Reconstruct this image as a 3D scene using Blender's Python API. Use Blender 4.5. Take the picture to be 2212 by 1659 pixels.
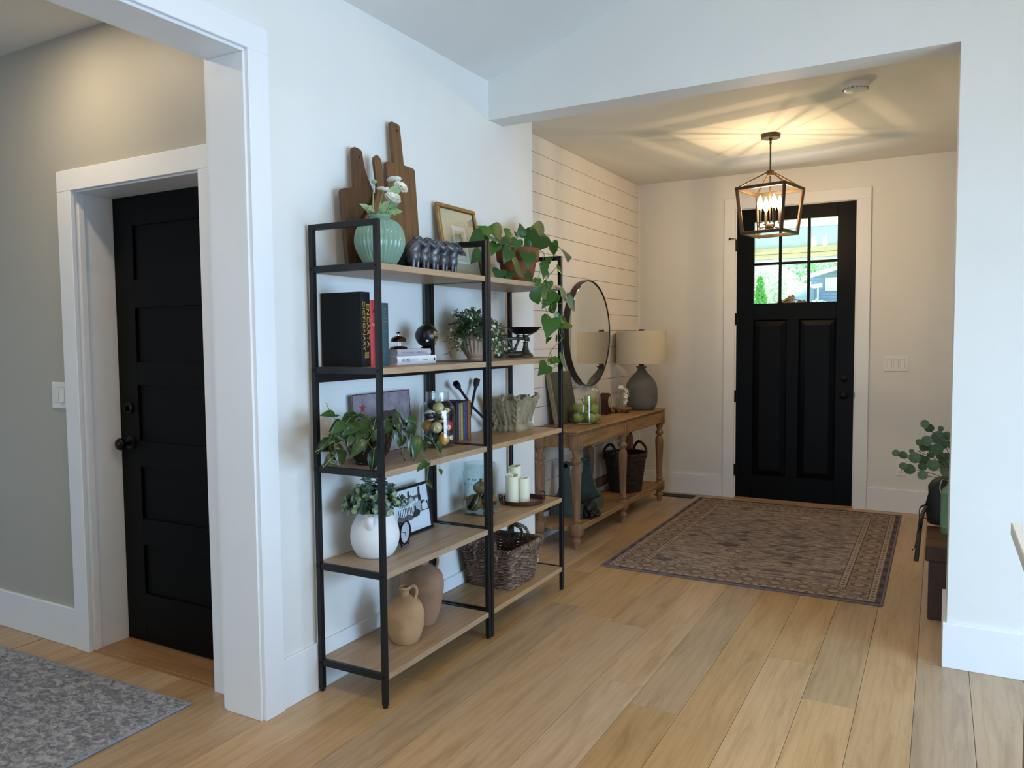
import bpy, math, random
from math import sin, cos, pi, radians, sqrt, atan2
from mathutils import Vector, Matrix, Quaternion

for _o in list(bpy.data.objects):
    bpy.data.objects.remove(_o)
scene = bpy.context.scene
COL = scene.collection
random.seed(11)

# ------------------------------------------------------------------ camera
cam_d = bpy.data.cameras.new('camera')
cam_d.sensor_fit = 'HORIZONTAL'
cam_d.sensor_width = 36.0
cam_d.lens = 1671.42 / 2212 * 36.0
cam_d.clip_start = 0.05
cam_d.clip_end = 200
cam = bpy.data.objects.new('camera', cam_d)
COL.objects.link(cam)
_yaw, _pitch, _roll = -0.50492, 0.0593149, 0.0091500
_f = Vector((sin(_yaw) * cos(_pitch), cos(_yaw) * cos(_pitch), -sin(_pitch)))
_r = Vector((cos(_yaw), -sin(_yaw), 0))
_d = _f.cross(_r)
_r2 = cos(_roll) * _r + sin(_roll) * _d
_d2 = -sin(_roll) * _r + cos(_roll) * _d
_m = Matrix((_r2, -_d2, -_f)).transposed().to_4x4()
_m.translation = Vector((0, 0, 1.388))
cam.matrix_world = _m
scene.camera = cam

# ------------------------------------------------------------------ world, exposure
world = bpy.data.worlds.new('world')
scene.world = world
world.use_nodes = True
_bg = world.node_tree.nodes['Background']
_bg.inputs[0].default_value = (0.72, 0.87, 1.0, 1)
_bg.inputs[1].default_value = 1.8
scene.view_settings.view_transform = 'Standard'
scene.view_settings.look = 'None'
scene.view_settings.gamma = 1.0
scene.view_settings.use_curve_mapping = False
scene.view_settings.exposure = 0.0

# ------------------------------------------------------------------ daylight through the great-room windows, and the sun outside
def area_light(name, loc, target, sx, sy, power, color, spread=180):
    l = bpy.data.lights.new(name, 'AREA')
    l.shape = 'RECTANGLE'
    l.size, l.size_y = sx, sy
    l.energy = power
    l.color = color
    l.spread = radians(spread)      # sky light falls, it does not rise
    o = bpy.data.objects.new(name, l)
    COL.objects.link(o)
    o.location = loc
    o.rotation_euler = (Vector(target) - Vector(loc)).to_track_quat('-Z', 'Y').to_euler()
    return o
area_light('daylight_side', (2.87, 1.80, 1.04), (0, 1.80, -0.05), 3.0, 1.95, 132, (0.42, 0.68, 1.0), 125)
area_light('daylight_rear', (-0.90, -3.46, 1.10), (-0.90, 0, 0.5), 1.7, 1.95, 26, (0.50, 0.74, 1.0), 130)
area_light('daylight_hall', (-4.30, -1.27, 1.30), (-3.9, 2.0, 0.2), 1.5, 1.5, 10, (0.55, 0.77, 1.0), 130)
sun_d = bpy.data.lights.new('sun', 'SUN')
sun_d.energy = 40.0
sun_d.angle = radians(1.0)
sun_d.color = (1.0, 0.95, 0.87)
sun = bpy.data.objects.new('sun', sun_d)
COL.objects.link(sun)
sun.rotation_euler = Vector((0.25, -0.55, -0.80)).to_track_quat('-Z', 'Y').to_euler()

CEILING_W = 13.0      # each great-room ceiling downlight
BULB_W = 4.5         # each candle bulb
HALL_W = 7.5        # hall downlight
# ------------------------------------------------------------------ helpers
def lin(h):
    h = h.lstrip('#')
    o = []
    for i in (0, 2, 4):
        c = int(h[i:i + 2], 16) / 255
        o.append(c / 12.92 if c <= 0.04045 else ((c + 0.055) / 1.055) ** 2.4)
    return (o[0], o[1], o[2], 1)

class NT:
    """small node-tree writer"""
    def __init__(s, name):
        s.m = bpy.data.materials.new(name)
        s.m.use_nodes = True
        s.t = s.m.node_tree
        s.b = s.t.nodes['Principled BSDF']
        s.out = s.t.nodes['Material Output']
    def n(s, typ, **kw):
        nd = s.t.nodes.new(typ)
        for k, v in kw.items():
            if k == 'ins':
                for kk, vv in v.items():
                    if hasattr(vv, 'node') or isinstance(vv, bpy.types.NodeSocket):
                        s.t.links.new(vv, nd.inputs[kk])
                    else:
                        nd.inputs[kk].default_value = vv
            else:
                setattr(nd, k, v)
        return nd
    def link(s, a, b): s.t.links.new(a, b)
    def coord(s, which='Object'): return s.n('ShaderNodeTexCoord').outputs[which]
    def mapping(s, vec, scale=(1, 1, 1), loc=(0, 0, 0), rot=(0, 0, 0)):
        return s.n('ShaderNodeMapping', ins={'Vector': vec, 'Scale': scale, 'Location': loc, 'Rotation': rot}).outputs[0]
    def noise(s, vec, scale=5, detail=4, rough=0.55, dist=0.0):
        return s.n('ShaderNodeTexNoise', ins={'Vector': vec, 'Scale': scale, 'Detail': detail, 'Roughness': rough, 'Distortion': dist}).outputs['Fac']
    def ramp(s, fac, stops, interp='LINEAR'):
        r = s.n('ShaderNodeValToRGB', ins={'Fac': fac})
        cr = r.color_ramp
        cr.interpolation = interp
        while len(cr.elements) < len(stops): cr.elements.new(0.5)
        for e, (p, c) in zip(cr.elements, stops):
            e.position = p
            e.color = c if len(c) == 4 else (*c, 1)
        return r.outputs[0]
    def mix(s, fac, a, b, mode='MIX'):
        nd = s.n('ShaderNodeMix', data_type='RGBA', blend_type=mode)
        for i, v in ((0, fac), (6, a), (7, b)):
            if isinstance(v, bpy.types.NodeSocket): s.t.links.new(v, nd.inputs[i])
            else: nd.inputs[i].default_value = v
        return nd.outputs[2]
    def math(s, op, a, b=0.0, c=None):
        nd = s.n('ShaderNodeMath', operation=op)
        for i, v in ((0, a), (1, b), (2, c)):
            if v is None: continue
            if isinstance(v, bpy.types.NodeSocket): s.t.links.new(v, nd.inputs[i])
            else: nd.inputs[i].default_value = v
        return nd.outputs[0]
    def xyz(s, vec):
        nd = s.n('ShaderNodeSeparateXYZ', ins={0: vec})
        return nd.outputs[0], nd.outputs[1], nd.outputs[2]
    def bump(s, h, strength=0.2, dist=0.01):
        nd = s.n('ShaderNodeBump', ins={'Height': h, 'Strength': strength, 'Distance': dist})
        s.t.links.new(nd.outputs[0], s.b.inputs['Normal'])
    def set(s, color=None, rough=None, metal=None, spec=None, **kw):
        for key, v in (('Base Color', color), ('Roughness', rough), ('Metallic', metal), ('Specular IOR Level', spec), *kw.items()):
            if v is None: continue
            if isinstance(v, bpy.types.NodeSocket): s.t.links.new(v, s.b.inputs[key])
            else: s.b.inputs[key].default_value = v
        return s.m

MATS = {}
def plain(name, hexc, rough=0.5, metal=0.0, var=0.06, nscale=6.0, bump=0.0, bscale=60.0, spec=None, **kw):
    """a colour with a little procedural unevenness"""
    k = NT(name)
    c = lin(hexc) if isinstance(hexc, str) else hexc
    co = k.coord()
    if var > 0:
        f = k.noise(co, nscale, 3)
        d = tuple(max(0, x * (1 - var * 2)) for x in c[:3]) + (1,)
        l = tuple(min(1, x * (1 + var * 2)) for x in c[:3]) + (1,)
        col = k.ramp(f, [(0.3, d), (0.7, l)])
    else:
        col = c
    if bump > 0:
        k.bump(k.noise(co, bscale, 3), bump, 0.002)
    MATS[name] = k.set(col, rough, metal, spec, **kw)
    return MATS[name]

def wood(name, light, dark, axis=1, stretch=14.0, scale=3.0, rough=0.5, rings=True, perobj=0.0, knots=False, wash=None, bump=0.12):
    k = NT(name)
    co = k.coord()
    oi = k.n('ShaderNodeObjectInfo').outputs['Random']
    off = k.n('ShaderNodeCombineXYZ', ins={0: k.math('MULTIPLY', oi, 37.0), 1: k.math('MULTIPLY', oi, 91.0), 2: k.math('MULTIPLY', oi, 13.0)}).outputs[0]
    v = k.n('ShaderNodeVectorMath', operation='ADD', ins={0: co, 1: off}).outputs[0]
    sc = [stretch, stretch, stretch]
    sc[axis] = 1.0
    mv = k.mapping(v, tuple(sc))
    g = k.noise(mv, scale, 6, 0.62, 0.6)
    L, D = lin(light), lin(dark)
    col = k.ramp(g, [(0.28, D), (0.5, tuple((a * 0.7 + b * 0.3) for a, b in zip(L, D))), (0.72, L)])
    fine = k.noise(k.mapping(v, tuple(x * 6 for x in sc)), scale * 2.2, 3, 0.6)
    col = k.mix(k.math('MULTIPLY', fine, 0.35), col, tuple(x * 0.72 for x in D[:3]) + (1,))
    if rings:
        wv = k.n('ShaderNodeTexWave', wave_type='BANDS', bands_direction='X' if axis != 0 else 'Y',
                 ins={'Vector': k.mapping(v, tuple((1.0 if i == axis else 7.0) for i in range(3))), 'Scale': 1.3, 'Distortion': 9.0, 'Detail': 3.0, 'Detail Scale': 0.7}).outputs['Fac']
        col = k.mix(k.ramp(wv, [(0.0, (0, 0, 0, 1)), (0.8, (0.04, 0.04, 0.04, 1)), (1.0, (0.30, 0.30, 0.30, 1))]), col, D)
    if knots:
        vo = k.n('ShaderNodeTexVoronoi', ins={'Vector': k.mapping(v, (2.2 if axis != 0 else 0.9, 2.2 if axis != 1 else 0.9, 1.0)), 'Scale': 1.0}).outputs['Distance']
        col = k.mix(k.ramp(vo, [(0.0, (1, 1, 1, 1)), (0.028, (0.6, 0.6, 0.6, 1)), (0.055, (0, 0, 0, 1))]), col, tuple(x * 0.28 for x in D[:3]) + (1,))
    if wash:
        w = k.noise(k.mapping(v, tuple(x * 0.5 for x in sc)), 4.0, 5, 0.65)
        col = k.mix(k.ramp(w, [(0.55, (0, 0, 0, 1)), (0.72, (0.7, 0.7, 0.7, 1))]), col, lin(wash))
    if perobj:
        f = k.math('ADD', k.math('MULTIPLY', oi, perobj * 2), 1 - perobj)
        hsv = k.n('ShaderNodeHueSaturation', ins={'Color': col, 'Value': f, 'Saturation': k.math('ADD', k.math('MULTIPLY', k.math('FRACT', k.math('MULTIPLY', oi, 7.31)), 0.36), 0.80)})
        col = hsv.outputs[0]
    if bump: k.bump(fine, bump, 0.002)
    MATS[name] = k.set(col, rough)
    return MATS[name]

class MB:
    """mesh builder: collects geometry, builds one mesh object"""
    def __init__(s): s.v, s.f, s.sm, s.mi, s.cur = [], [], [], [], 0
    def mat(s, i): s.cur = i; return s
    def add(s, vs, fs, smooth=False, M=None):
        o = len(s.v)
        for p in vs:
            p = Vector(p)
            s.v.append(tuple(M @ p) if M is not None else tuple(p))
        for f in fs:
            s.f.append(tuple(i + o for i in f)); s.sm.append(smooth); s.mi.append(s.cur)
        return s
    def box(s, a, b, ch=0.0, M=None):
        """axis box from corner a to corner b, edges chamfered by ch"""
        x0, x1 = sorted((a[0], b[0])); y0, y1 = sorted((a[1], b[1])); z0, z1 = sorted((a[2], b[2]))
        ch = min(ch, (x1 - x0) * .49, (y1 - y0) * .49, (z1 - z0) * .49)
        if ch <= 0:
            vs = [(x, y, z) for x in (x0, x1) for y in (y0, y1) for z in (z0, z1)]
            return s.add(vs, [(0, 1, 3, 2), (4, 6, 7, 5), (0, 4, 5, 1), (2, 3, 7, 6), (0, 2, 6, 4), (1, 5, 7, 3)], False, M)
        vs, idx = [], {}
        for i, x in enumerate((x0, x1)):
            for j, y in enumerate((y0, y1)):
                for k, z in enumerate((z0, z1)):
                    ix, iy, iz = (1 - 2 * i) * ch, (1 - 2 * j) * ch, (1 - 2 * k) * ch
                    for ax, p in enumerate(((x, y + iy, z + iz), (x + ix, y, z + iz), (x + ix, y + iy, z))):
                        idx[i, j, k, ax] = len(vs); vs.append(p)
        fs = []
        q = [(0, 0), (1, 0), (1, 1), (0, 1)]
        for i in (0, 1):
            fs.append([idx[i, a_, b_, 0] for a_, b_ in q]); fs.append([idx[a_, i, b_, 1] for a_, b_ in q]); fs.append([idx[a_, b_, i, 2] for a_, b_ in q])
            for j in (0, 1):
                fs.append([idx[i, j, 0, 0], idx[i, j, 1, 0], idx[i, j, 1, 1], idx[i, j, 0, 1]])
                fs.append([idx[i, 0, j, 0], idx[i, 1, j, 0], idx[i, 1, j, 2], idx[i, 0, j, 2]])
                fs.append([idx[0, i, j, 1], idx[1, i, j, 1], idx[1, i, j, 2], idx[0, i, j, 2]])
                for k in (0, 1): fs.append([idx[i, j, k, 0], idx[i, j, k, 1], idx[i, j, k, 2]])
        c = Vector(((x0 + x1) / 2, (y0 + y1) / 2, (z0 + z1) / 2))
        out = []
        for f in fs:
            a_, b_, c_ = (Vector(vs[f[t]]) for t in (0, 1, 2))
            n = (b_ - a_).cross(c_ - a_)
            m = sum((Vector(vs[t]) for t in f), Vector()) / len(f)
            out.append(tuple(f) if n.dot(m - c) > 0 else tuple(reversed(f)))
        return s.add(vs, out, False, M)
    def lathe(s, prof, n=24, M=None, ribs=0, rib=0.0, rr=None, sx=1.0, sy=1.0, smooth=True, ribpow=1, a0=0.0, cap=True):
        """profile [(r,z)...] turned about z; ribs: flutes of relative depth rib where rr(t)"""
        vs, fs = [], []
        m = len(prof)
        for j, (r, z) in enumerate(prof):
            for i in range(n):
                a = 2 * pi * i / n + a0
                k = 1.0
                if ribs:
                    w = rr(j / (m - 1)) if rr else 1.0
                    k = 1 - rib * w * (0.5 - 0.5 * cos(ribs * a)) ** ribpow
                vs.append((r * k * cos(a) * sx, r * k * sin(a) * sy, z))
        for j in range(m - 1):
            for i in range(n):
                i2 = (i + 1) % n
                fs.append((j * n + i, j * n + i2, (j + 1) * n + i2, (j + 1) * n + i))
        if cap and prof[0][0] > 1e-5: fs.append(tuple(reversed(range(n))))
        if cap and prof[-1][0] > 1e-5: fs.append(tuple((m - 1) * n + i for i in range(n)))
        return s.add(vs, fs, smooth, M)
    def cyl(s, p, q, r, r2=None, n=12, smooth=True):
        p, q = Vector(p), Vector(q)
        d = q - p
        M = Matrix.Translation(p) @ d.to_track_quat('Z', 'Y').to_matrix().to_4x4()
        r2 = r if r2 is None else r2
        L = d.length
        o = len(s.v)
        vs = [(r * cos(2 * pi * i / n), r * sin(2 * pi * i / n), 0) for i in range(n)] + [(r2 * cos(2 * pi * i / n), r2 * sin(2 * pi * i / n), L) for i in range(n)]
        s.add(vs, [(i, (i + 1) % n, n + (i + 1) % n, n + i) for i in range(n)], smooth, M)
        s.add(vs[:n], [tuple(reversed(range(n)))], False, M)
        s.add(vs[n:], [tuple(range(n))], False, M)
        return s
    def tube(s, pts, rad, n=8, closed=False, smooth=True, flat=1.0):
        pts = [Vector(p) for p in pts]
        m = len(pts)
        vs, fs = [], []
        up = None
        for i, p in enumerate(pts):
            a = pts[i - 1] if (i > 0 or closed) else p
            b = pts[(i + 1) % m] if (i < m - 1 or closed) else p
            t = (b - a)
            t = t.normalized() if t.length > 1e-9 else Vector((0, 0, 1))
            if up is None:
                up = Vector((0, 0, 1)) if abs(t.z) < 0.9 else Vector((1, 0, 0))
            x = (up - t * up.dot(t))
            x = x.normalized() if x.length > 1e-6 else t.orthogonal().normalized()
            up = x
            y = t.cross(x)
            r = rad[i] if isinstance(rad, (list, tuple)) else rad
            for k in range(n):
                an = 2 * pi * k / n
                vs.append(p + x * (r * cos(an)) + y * (r * flat * sin(an)))
        for i in range(m if closed else m - 1):
            i2 = (i + 1) % m
            for k in range(n):
                k2 = (k + 1) % n
                fs.append((i * n + k, i * n + k2, i2 * n + k2, i2 * n + k))
        if not closed:
            fs.append(tuple(reversed(range(n)))); fs.append(tuple((m - 1) * n + k for k in range(n)))
        return s.add(vs, fs, smooth)
    def prism(s, poly, d, M=None, ch=0.0, smooth=False):
        """2D outline (x,y) counter-clockwise extruded from z=0 to z=d, rims chamfered"""
        n = len(poly)
        def inset(k):
            if k <= 0: return poly
            o = []
            for i in range(n):
                a, b, c = Vector(poly[i - 1]), Vector(poly[i]), Vector(poly[(i + 1) % n])
                e1, e2 = (b - a), (c - b)
                e1 = e1.normalized() if e1.length else e1
                e2 = e2.normalized() if e2.length else e2
                nn = Vector((-e1.y - e2.y, e1.x + e2.x))
                nn = nn.normalized() if nn.length > 1e-6 else Vector((0, 0))
                o.append((b.x + nn.x * k, b.y + nn.y * k))
            return o
        rings = [(inset(ch), 0)] + ([(poly, ch), (poly, d - ch)] if ch else []) + [(inset(ch), d)]
        vs = [(x, y, z) for pl, z in rings for x, y in pl]
        fs = [tuple(reversed(range(n)))] + [(j * n + i, j * n + (i + 1) % n, (j + 1) * n + (i + 1) % n, (j + 1) * n + i) for j in range(len(rings) - 1) for i in range(n)]
        fs.append(tuple((len(rings) - 1) * n + i for i in range(n)))
        return s.add(vs, fs, smooth, M)
    def sphere(s, c, r, n=16, m=10, sc=(1, 1, 1), M=None, disp=None):
        vs = [(0, 0, -1)]
        for j in range(1, m):
            b = -pi / 2 + pi * j / m
            for i in range(n):
                a = 2 * pi * i / n
                vs.append((cos(b) * cos(a), cos(b) * sin(a), sin(b)))
        vs.append((0, 0, 1))
        out = []
        for p in vs:
            k = disp(Vector(p)) if disp else 1.0
            q = Vector((p[0] * r * sc[0] * k, p[1] * r * sc[1] * k, p[2] * r * sc[2] * k))
            out.append((M @ q if M is not None else q) + Vector(c))
        fs = [(0, 1 + (i + 1) % n, 1 + i) for i in range(n)]
        for j in range(m - 2):
            for i in range(n):
                i2 = (i + 1) % n
                fs.append((1 + j * n + i, 1 + j * n + i2, 1 + (j + 1) * n + i2, 1 + (j + 1) * n + i))
        t = len(vs) - 1
        fs += [(t, 1 + (m - 2) * n + i, 1 + (m - 2) * n + (i + 1) % n) for i in range(n)]
        return s.add(out, fs, True)
    def mesh(s, name, mats, autosmooth=True):
        me = bpy.data.meshes.new(name)
        me.from_pydata(s.v, [], s.f)
        if not isinstance(mats, (list, tuple)): mats = [mats]
        for m in mats: me.materials.append(MATS[m] if isinstance(m, str) else m)
        me.polygons.foreach_set('use_smooth', s.sm)
        me.polygons.foreach_set('material_index', s.mi)
        me.update()
        if any(s.sm): me.set_sharp_from_angle(angle=radians(48))
        return me
    def build(s, name, mats, parent=None, **kw):
        return link(name, s.mesh(name, mats), parent, **kw)

def link(name, me, parent=None, label=None, cat=None, group=None, kind=None, loc=None, rot=None, M=None):
    o = bpy.data.objects.new(name, me)
    COL.objects.link(o)
    if parent is not None: o.parent = parent
    if loc is not None: o.location = loc
    if rot is not None: o.rotation_euler = rot
    if M is not None: o.matrix_local = M
    for k, v in (('label', label), ('category', cat), ('group', group), ('kind', kind)):
        if v: o[k] = v
    return o
def thing(name, label, cat, loc=(0, 0, 0), rotz=0.0, group=None):
    o = link(name, None, None, label, cat, group)
    o.location = loc
    o.rotation_euler = (0, 0, rotz)
    o.empty_display_size = 0.05
    return o
def struct(name, mb, mats, label=None, cat=None):
    return mb.build(name, mats, None, label=label, cat=cat, kind='structure')
def text_mesh(txt, size, mat, name='lettering', extrude=0.0004, align='CENTER', space=1.0):
    cu = bpy.data.curves.new(name, 'FONT')
    cu.body = txt; cu.size = size; cu.extrude = extrude
    cu.align_x = align; cu.align_y = 'CENTER'; cu.space_character = space
    cu.resolution_u = 3
    ob = bpy.data.objects.new(name, cu)
    COL.objects.link(ob)
    dg = bpy.context.evaluated_depsgraph_get()
    me = bpy.data.meshes.new_from_object(ob.evaluated_get(dg))
    bpy.data.objects.remove(ob)
    me.materials.clear()
    me.materials.append(MATS[mat])
    return me
def frame_m(pos, xaxis, zaxis):
    """matrix whose local X runs along xaxis, local Z as near zaxis as it can"""
    x = Vector(xaxis).normalized(); z = Vector(zaxis)
    z = (z - x * z.dot(x)).normalized()
    y = z.cross(x)
    m = Matrix((x, y, z)).transposed().to_4x4()
    m.translation = Vector(pos)
    return m
def bez(pts, n=8):
    """Catmull-Rom through points"""
    P = [Vector(p) for p in pts]
    P = [2 * P[0] - P[1]] + P + [2 * P[-1] - P[-2]]
    out = []
    for i in range(1, len(P) - 2):
        for k in range(n):
            t = k / n
            a, b, c, d = P[i - 1], P[i], P[i + 1], P[i + 2]
            out.append(0.5 * ((2 * b) + (c - a) * t + (2 * a - 5 * b + 4 * c - d) * t * t + (3 * b - a - 3 * c + d) * t ** 3))
    out.append(P[-2])
    return out
def rnd(a, b): return random.uniform(a, b)

# ------------------------------------------------------------------ materials of the room
plain('wall_white', '#e6e6e2', 0.6, var=0.012, nscale=2.0, bump=0.05, bscale=220)
plain('ceiling_white', '#e4e4e1', 0.7, var=0.012, nscale=2.0, bump=0.05, bscale=200)
plain('trim_white', '#eceef0', 0.32, var=0.01, nscale=3)
plain('shiplap_white', '#eae4de', 0.42, var=0.015, nscale=4)
plain('hall_paint', '#b3b0a6', 0.5, var=0.012, nscale=2, bump=0.05, bscale=220)
plain('door_black', '#060709', 0.42, var=0.05, nscale=4, bump=0.05, bscale=40, spec=0.12)
plain('hardware_black', '#100f10', 0.38, 0.6, var=0.1)
plain('joint_dark', '#4a3a2a', 0.8, var=0.1)
plain('gap_dark', '#8a7a68', 0.8, var=0.05)
plain('plate_white', '#e8e8e6', 0.35, var=0.01)
plain('slot_dark', '#2a2a2a', 0.6, var=0.05)
plain('rubber_black', '#0c0c0d', 0.7, var=0.05)
wood('floor_oak', '#cfae86', '#a6845e', axis=1, stretch=9, scale=2.2, rough=0.38, perobj=0.15, knots=True, bump=0.06)
wood('threshold_oak', '#b58a60', '#8d6540', axis=0, stretch=12, scale=2.5, rough=0.4, bump=0.06)
def thin_glass(name, tint=(1, 1, 1, 1), rough=0.0, refl=1.0):
    k = NT(name)
    k.t.nodes.remove(k.b)
    tr = k.n('ShaderNodeBsdfTransparent', ins={'Color': tint}).outputs[0]
    gl = k.n('ShaderNodeBsdfGlossy', ins={'Roughness': rough}).outputs[0]
    fc = k.n('ShaderNodeLayerWeight', ins={'Blend': 0.5}).outputs['Facing']
    fr = k.math('MULTIPLY', k.math('ADD', k.math('MULTIPLY', k.math('POWER', fc, 5.0), 0.9), 0.045), refl)
    mx = k.n('ShaderNodeMixShader', ins={0: fr, 1: tr, 2: gl}).outputs[0]
    k.link(mx, k.out.inputs[0])
    MATS[name] = k.m
    return k.m
thin_glass('pane_glass', (0.97, 0.99, 1, 1))
thin_glass('jar_glass', (0.985, 0.99, 0.985, 1), refl=1.2)
thin_glass('aqua_glass', (0.90, 0.957, 0.965, 1), refl=1.2)

XL = -2.14      # great-room face of the left wall
YH = 3.64       # great-room face of the header wall
YE = 6.69       # entry far wall
XS = -2.385     # shiplap face
# ------------------------------------------------------------------ floor: each oak plank a piece
b = MB()
b.box((-6.2, -3.6, -0.12), (3.05, 6.9, -0.014))
floor = struct('floor', b, 'joint_dark')
random.seed(5)
_rows = [0.132 - 0.1892 * k for k in range(-26, 34)]
_known = {1: [2.64], 2: [3.06, 0.9], 3: [3.40, 1.3], 4: [2.1, 4.3], 5: [2.712, 0.7, 5.0]}
_n = 0
PW = 0.1892
for r in range(-8, 20):
    x1 = 0.132 - PW * r
    x0 = x1 - PW
    if r in _known: js = sorted(_known[r])
    else:
        st = rnd(-1.5, 0.4); js = []
        while st < 6.8: js.append(st); st += rnd(1.3, 2.3)
    ymin, ymax = (-1.2, 6.72)
    if x1 < -2.35: ymax = 2.06
    elif x0 < -2.35: ymax = 6.72
    ed = [ymin] + [j for j in js if ymin + .3 < j < ymax - .3] + [ymax]
    for a, c in zip(ed[:-1], ed[1:]):
        p = MB()
        L, W2 = c - a - 0.0012, PW / 2 - 0.0007
        p.box((-W2, -L / 2, -0.014), (W2, L / 2, 0.0), 0.0009)
        p.build('plank', 'floor_oak', floor, loc=((x0 + x1) / 2, (a + c) / 2, 0))
# the floor beyond the planks in view: plain boards of the same oak
b = MB()
b.box((-6.1, -3.5, -0.016), (3.0, -1.2, -0.0005))
b.box((-6.1, -1.2, -0.016), (-3.66, 2.06, -0.0005))
b.box((1.66, -1.2, -0.016), (3.0, 3.65, -0.0005))
b.build('plank_field', 'floor_oak', floor, kind='stuff')
# ------------------------------------------------------------------ walls
b = MB()
b.box((XS, 2.075, 0), (XL, 4.145, 2.80))                 # between hall and entry
b.box((-2.32, 1.975, 0), (XL, 2.075, 2.80))
b.box((-2.32, 0.25, 2.411), (XL, 1.975, 2.80))           # over the hall opening
b.box((-2.32, -3.6, 0), (XL, 0.25, 2.80))
struct('wall_left', b, 'wall_white')
b = MB()
b.box((-2.6, 4.145, 0), (XS - 0.012, 6.85, 2.85))
wall_entry = struct('wall_entry_left', b, 'gap_dark')
zt, k = 2.7345, 0
zg = [2.7345, 2.622 + .003] + [2.622 - 0.1312 * i for i in range(1, 22)]
zg = [2.7400, 2.622] + [2.622 - 0.1312 * i for i in range(1, 19)]
for hi, lo in zip(zg[:-1], zg[1:]):
    p = MB()
    hh = hi - lo - 0.0028
    p.box((0, 0, -hh / 2), (0.012, 2.545, hh / 2), 0.0012)
    p.build('shiplap_board', 'shiplap_white', wall_entry, loc=(XS - 0.012, 4.145, (hi + lo) / 2))
b = MB(); b.box((XS - .001, YE - 0.018, 0.18), (XS + 0.014, YE + .01, 2.74), 0.001)
struct('trim_3', b, 'trim_white')
# far entry wall with door hole
b = MB()
b.box((-2.6, YE, 0), (-1.53, YE + 0.14, 2.85)); b.box((-0.578, YE, 0), (0.6, YE + 0.14, 2.85)); b.box((-1.53, YE, 2.455), (-0.578, YE + 0.14, 2.85))
struct('wall_front', b, 'wall_white')
XE = 2.90
# header and the column wall right of it
b = MB()
b.box((XL - .01, YH, 2.554), (XE + .1, YH + 0.15, 4.1))
b.box((0.05, YH, 0), (XE + .1, 4.10, 2.554)); b.box((0.05, YH + .15, 2.554), (XE + .1, 4.10, 2.80))
struct('wall_header', b, 'wall_white')
b = MB(); b.box((0.36, 4.10, 0), (0.5, 6.85, 2.85)); struct('wall_entry_right', b, 'wall_white')
# entry ceiling
b = MB(); b.box((-2.6, YH + 0.14, 2.74), (0.5, 6.85, 2.86)); struct('ceiling', b, 'ceiling_white')
# vaulted ceiling of the great room
SL = 0.3116; XR = 0.38; ZR = 2.758 + SL * (XR - XL)
b = MB()
b.add([(XL - .2, -3.6, 2.758 - .2 * SL), (XR, -3.6, ZR), (XR, YH + .05, ZR), (XL - .2, YH + .05, 2.758 - .2 * SL),
       (XL - .2, -3.6, 2.9 - .2 * SL), (XR, -3.6, ZR + .14), (XR, YH + .05, ZR + .14), (XL - .2, YH + .05, 2.9 - .2 * SL)],
      [(0, 1, 2, 3), (7, 6, 5, 4), (0, 4, 5, 1), (3, 2, 6, 7), (0, 3, 7, 4), (1, 5, 6, 2)])
XE = 2 * XR - XL
b.add([(XR, -3.6, ZR), (XE + .2, -3.6, 2.758 - .2 * SL), (XE + .2, YH + .05, 2.758 - .2 * SL), (XR, YH + .05, ZR),
       (XR, -3.6, ZR + .14), (XE + .2, -3.6, 2.9 - .2 * SL), (XE + .2, YH + .05, 2.9 - .2 * SL), (XR, YH + .05, ZR + .14)],
      [(0, 1, 2, 3), (7, 6, 5, 4), (0, 4, 5, 1), (3, 2, 6, 7), (0, 3, 7, 4), (1, 5, 6, 2)])
struct('ceiling', b, 'ceiling_white')
def emit(name, color, strength):
    k = NT(name)
    k.t.nodes.remove(k.b)
    e = k.n('ShaderNodeEmission', ins={'Color': color, 'Strength': strength}).outputs[0]
    k.link(e, k.out.inputs[0])
    MATS[name] = k.m
emit('downlight_lit', (1.0, 0.86, 0.66, 1), 8.0)
def downlight(label, x, y, z, power, tilt=0.0):
    t = thing('recessed_light', label, 'ceiling light', (x, y, z), 0, 'recessed ceiling lights')
    t.rotation_euler = (0, tilt, 0)
    p = MB(); p.lathe([(.055, -.001), (.078, -.004), (.080, -.001), (.080, 0), (.055, 0)], 32, cap=False); p.build('trim_ring', 'trim_white', t)
    p = MB(); p.lathe([(0, -.0005), (.055, -.0005)], 24); p.build('lens', 'downlight_lit', t)
    l = bpy.data.lights.new('downlight_beam', 'AREA'); l.shape = 'DISK'; l.size = .10; l.energy = power; l.color = (1.0, 0.78, 0.52)
    lo = bpy.data.objects.new('downlight_beam', l); COL.objects.link(lo); lo.parent = t; lo.location = (0, 0, -.012)
for nm, x, y in (('nearer the hall wall', -0.9, 0.9), ('over the kitchen island', 0.75, 1.1), ('behind the viewpoint', -0.3, -1.2)):
    zc = 2.758 + SL * (x - XL) if x < XR else 2.758 + SL * (2 * XR - XL - x)
    downlight('round recessed light in the vaulted ceiling ' + nm, x, y, zc - .002, CEILING_W, -math.atan(SL) if x < XR else math.atan(SL))
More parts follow.
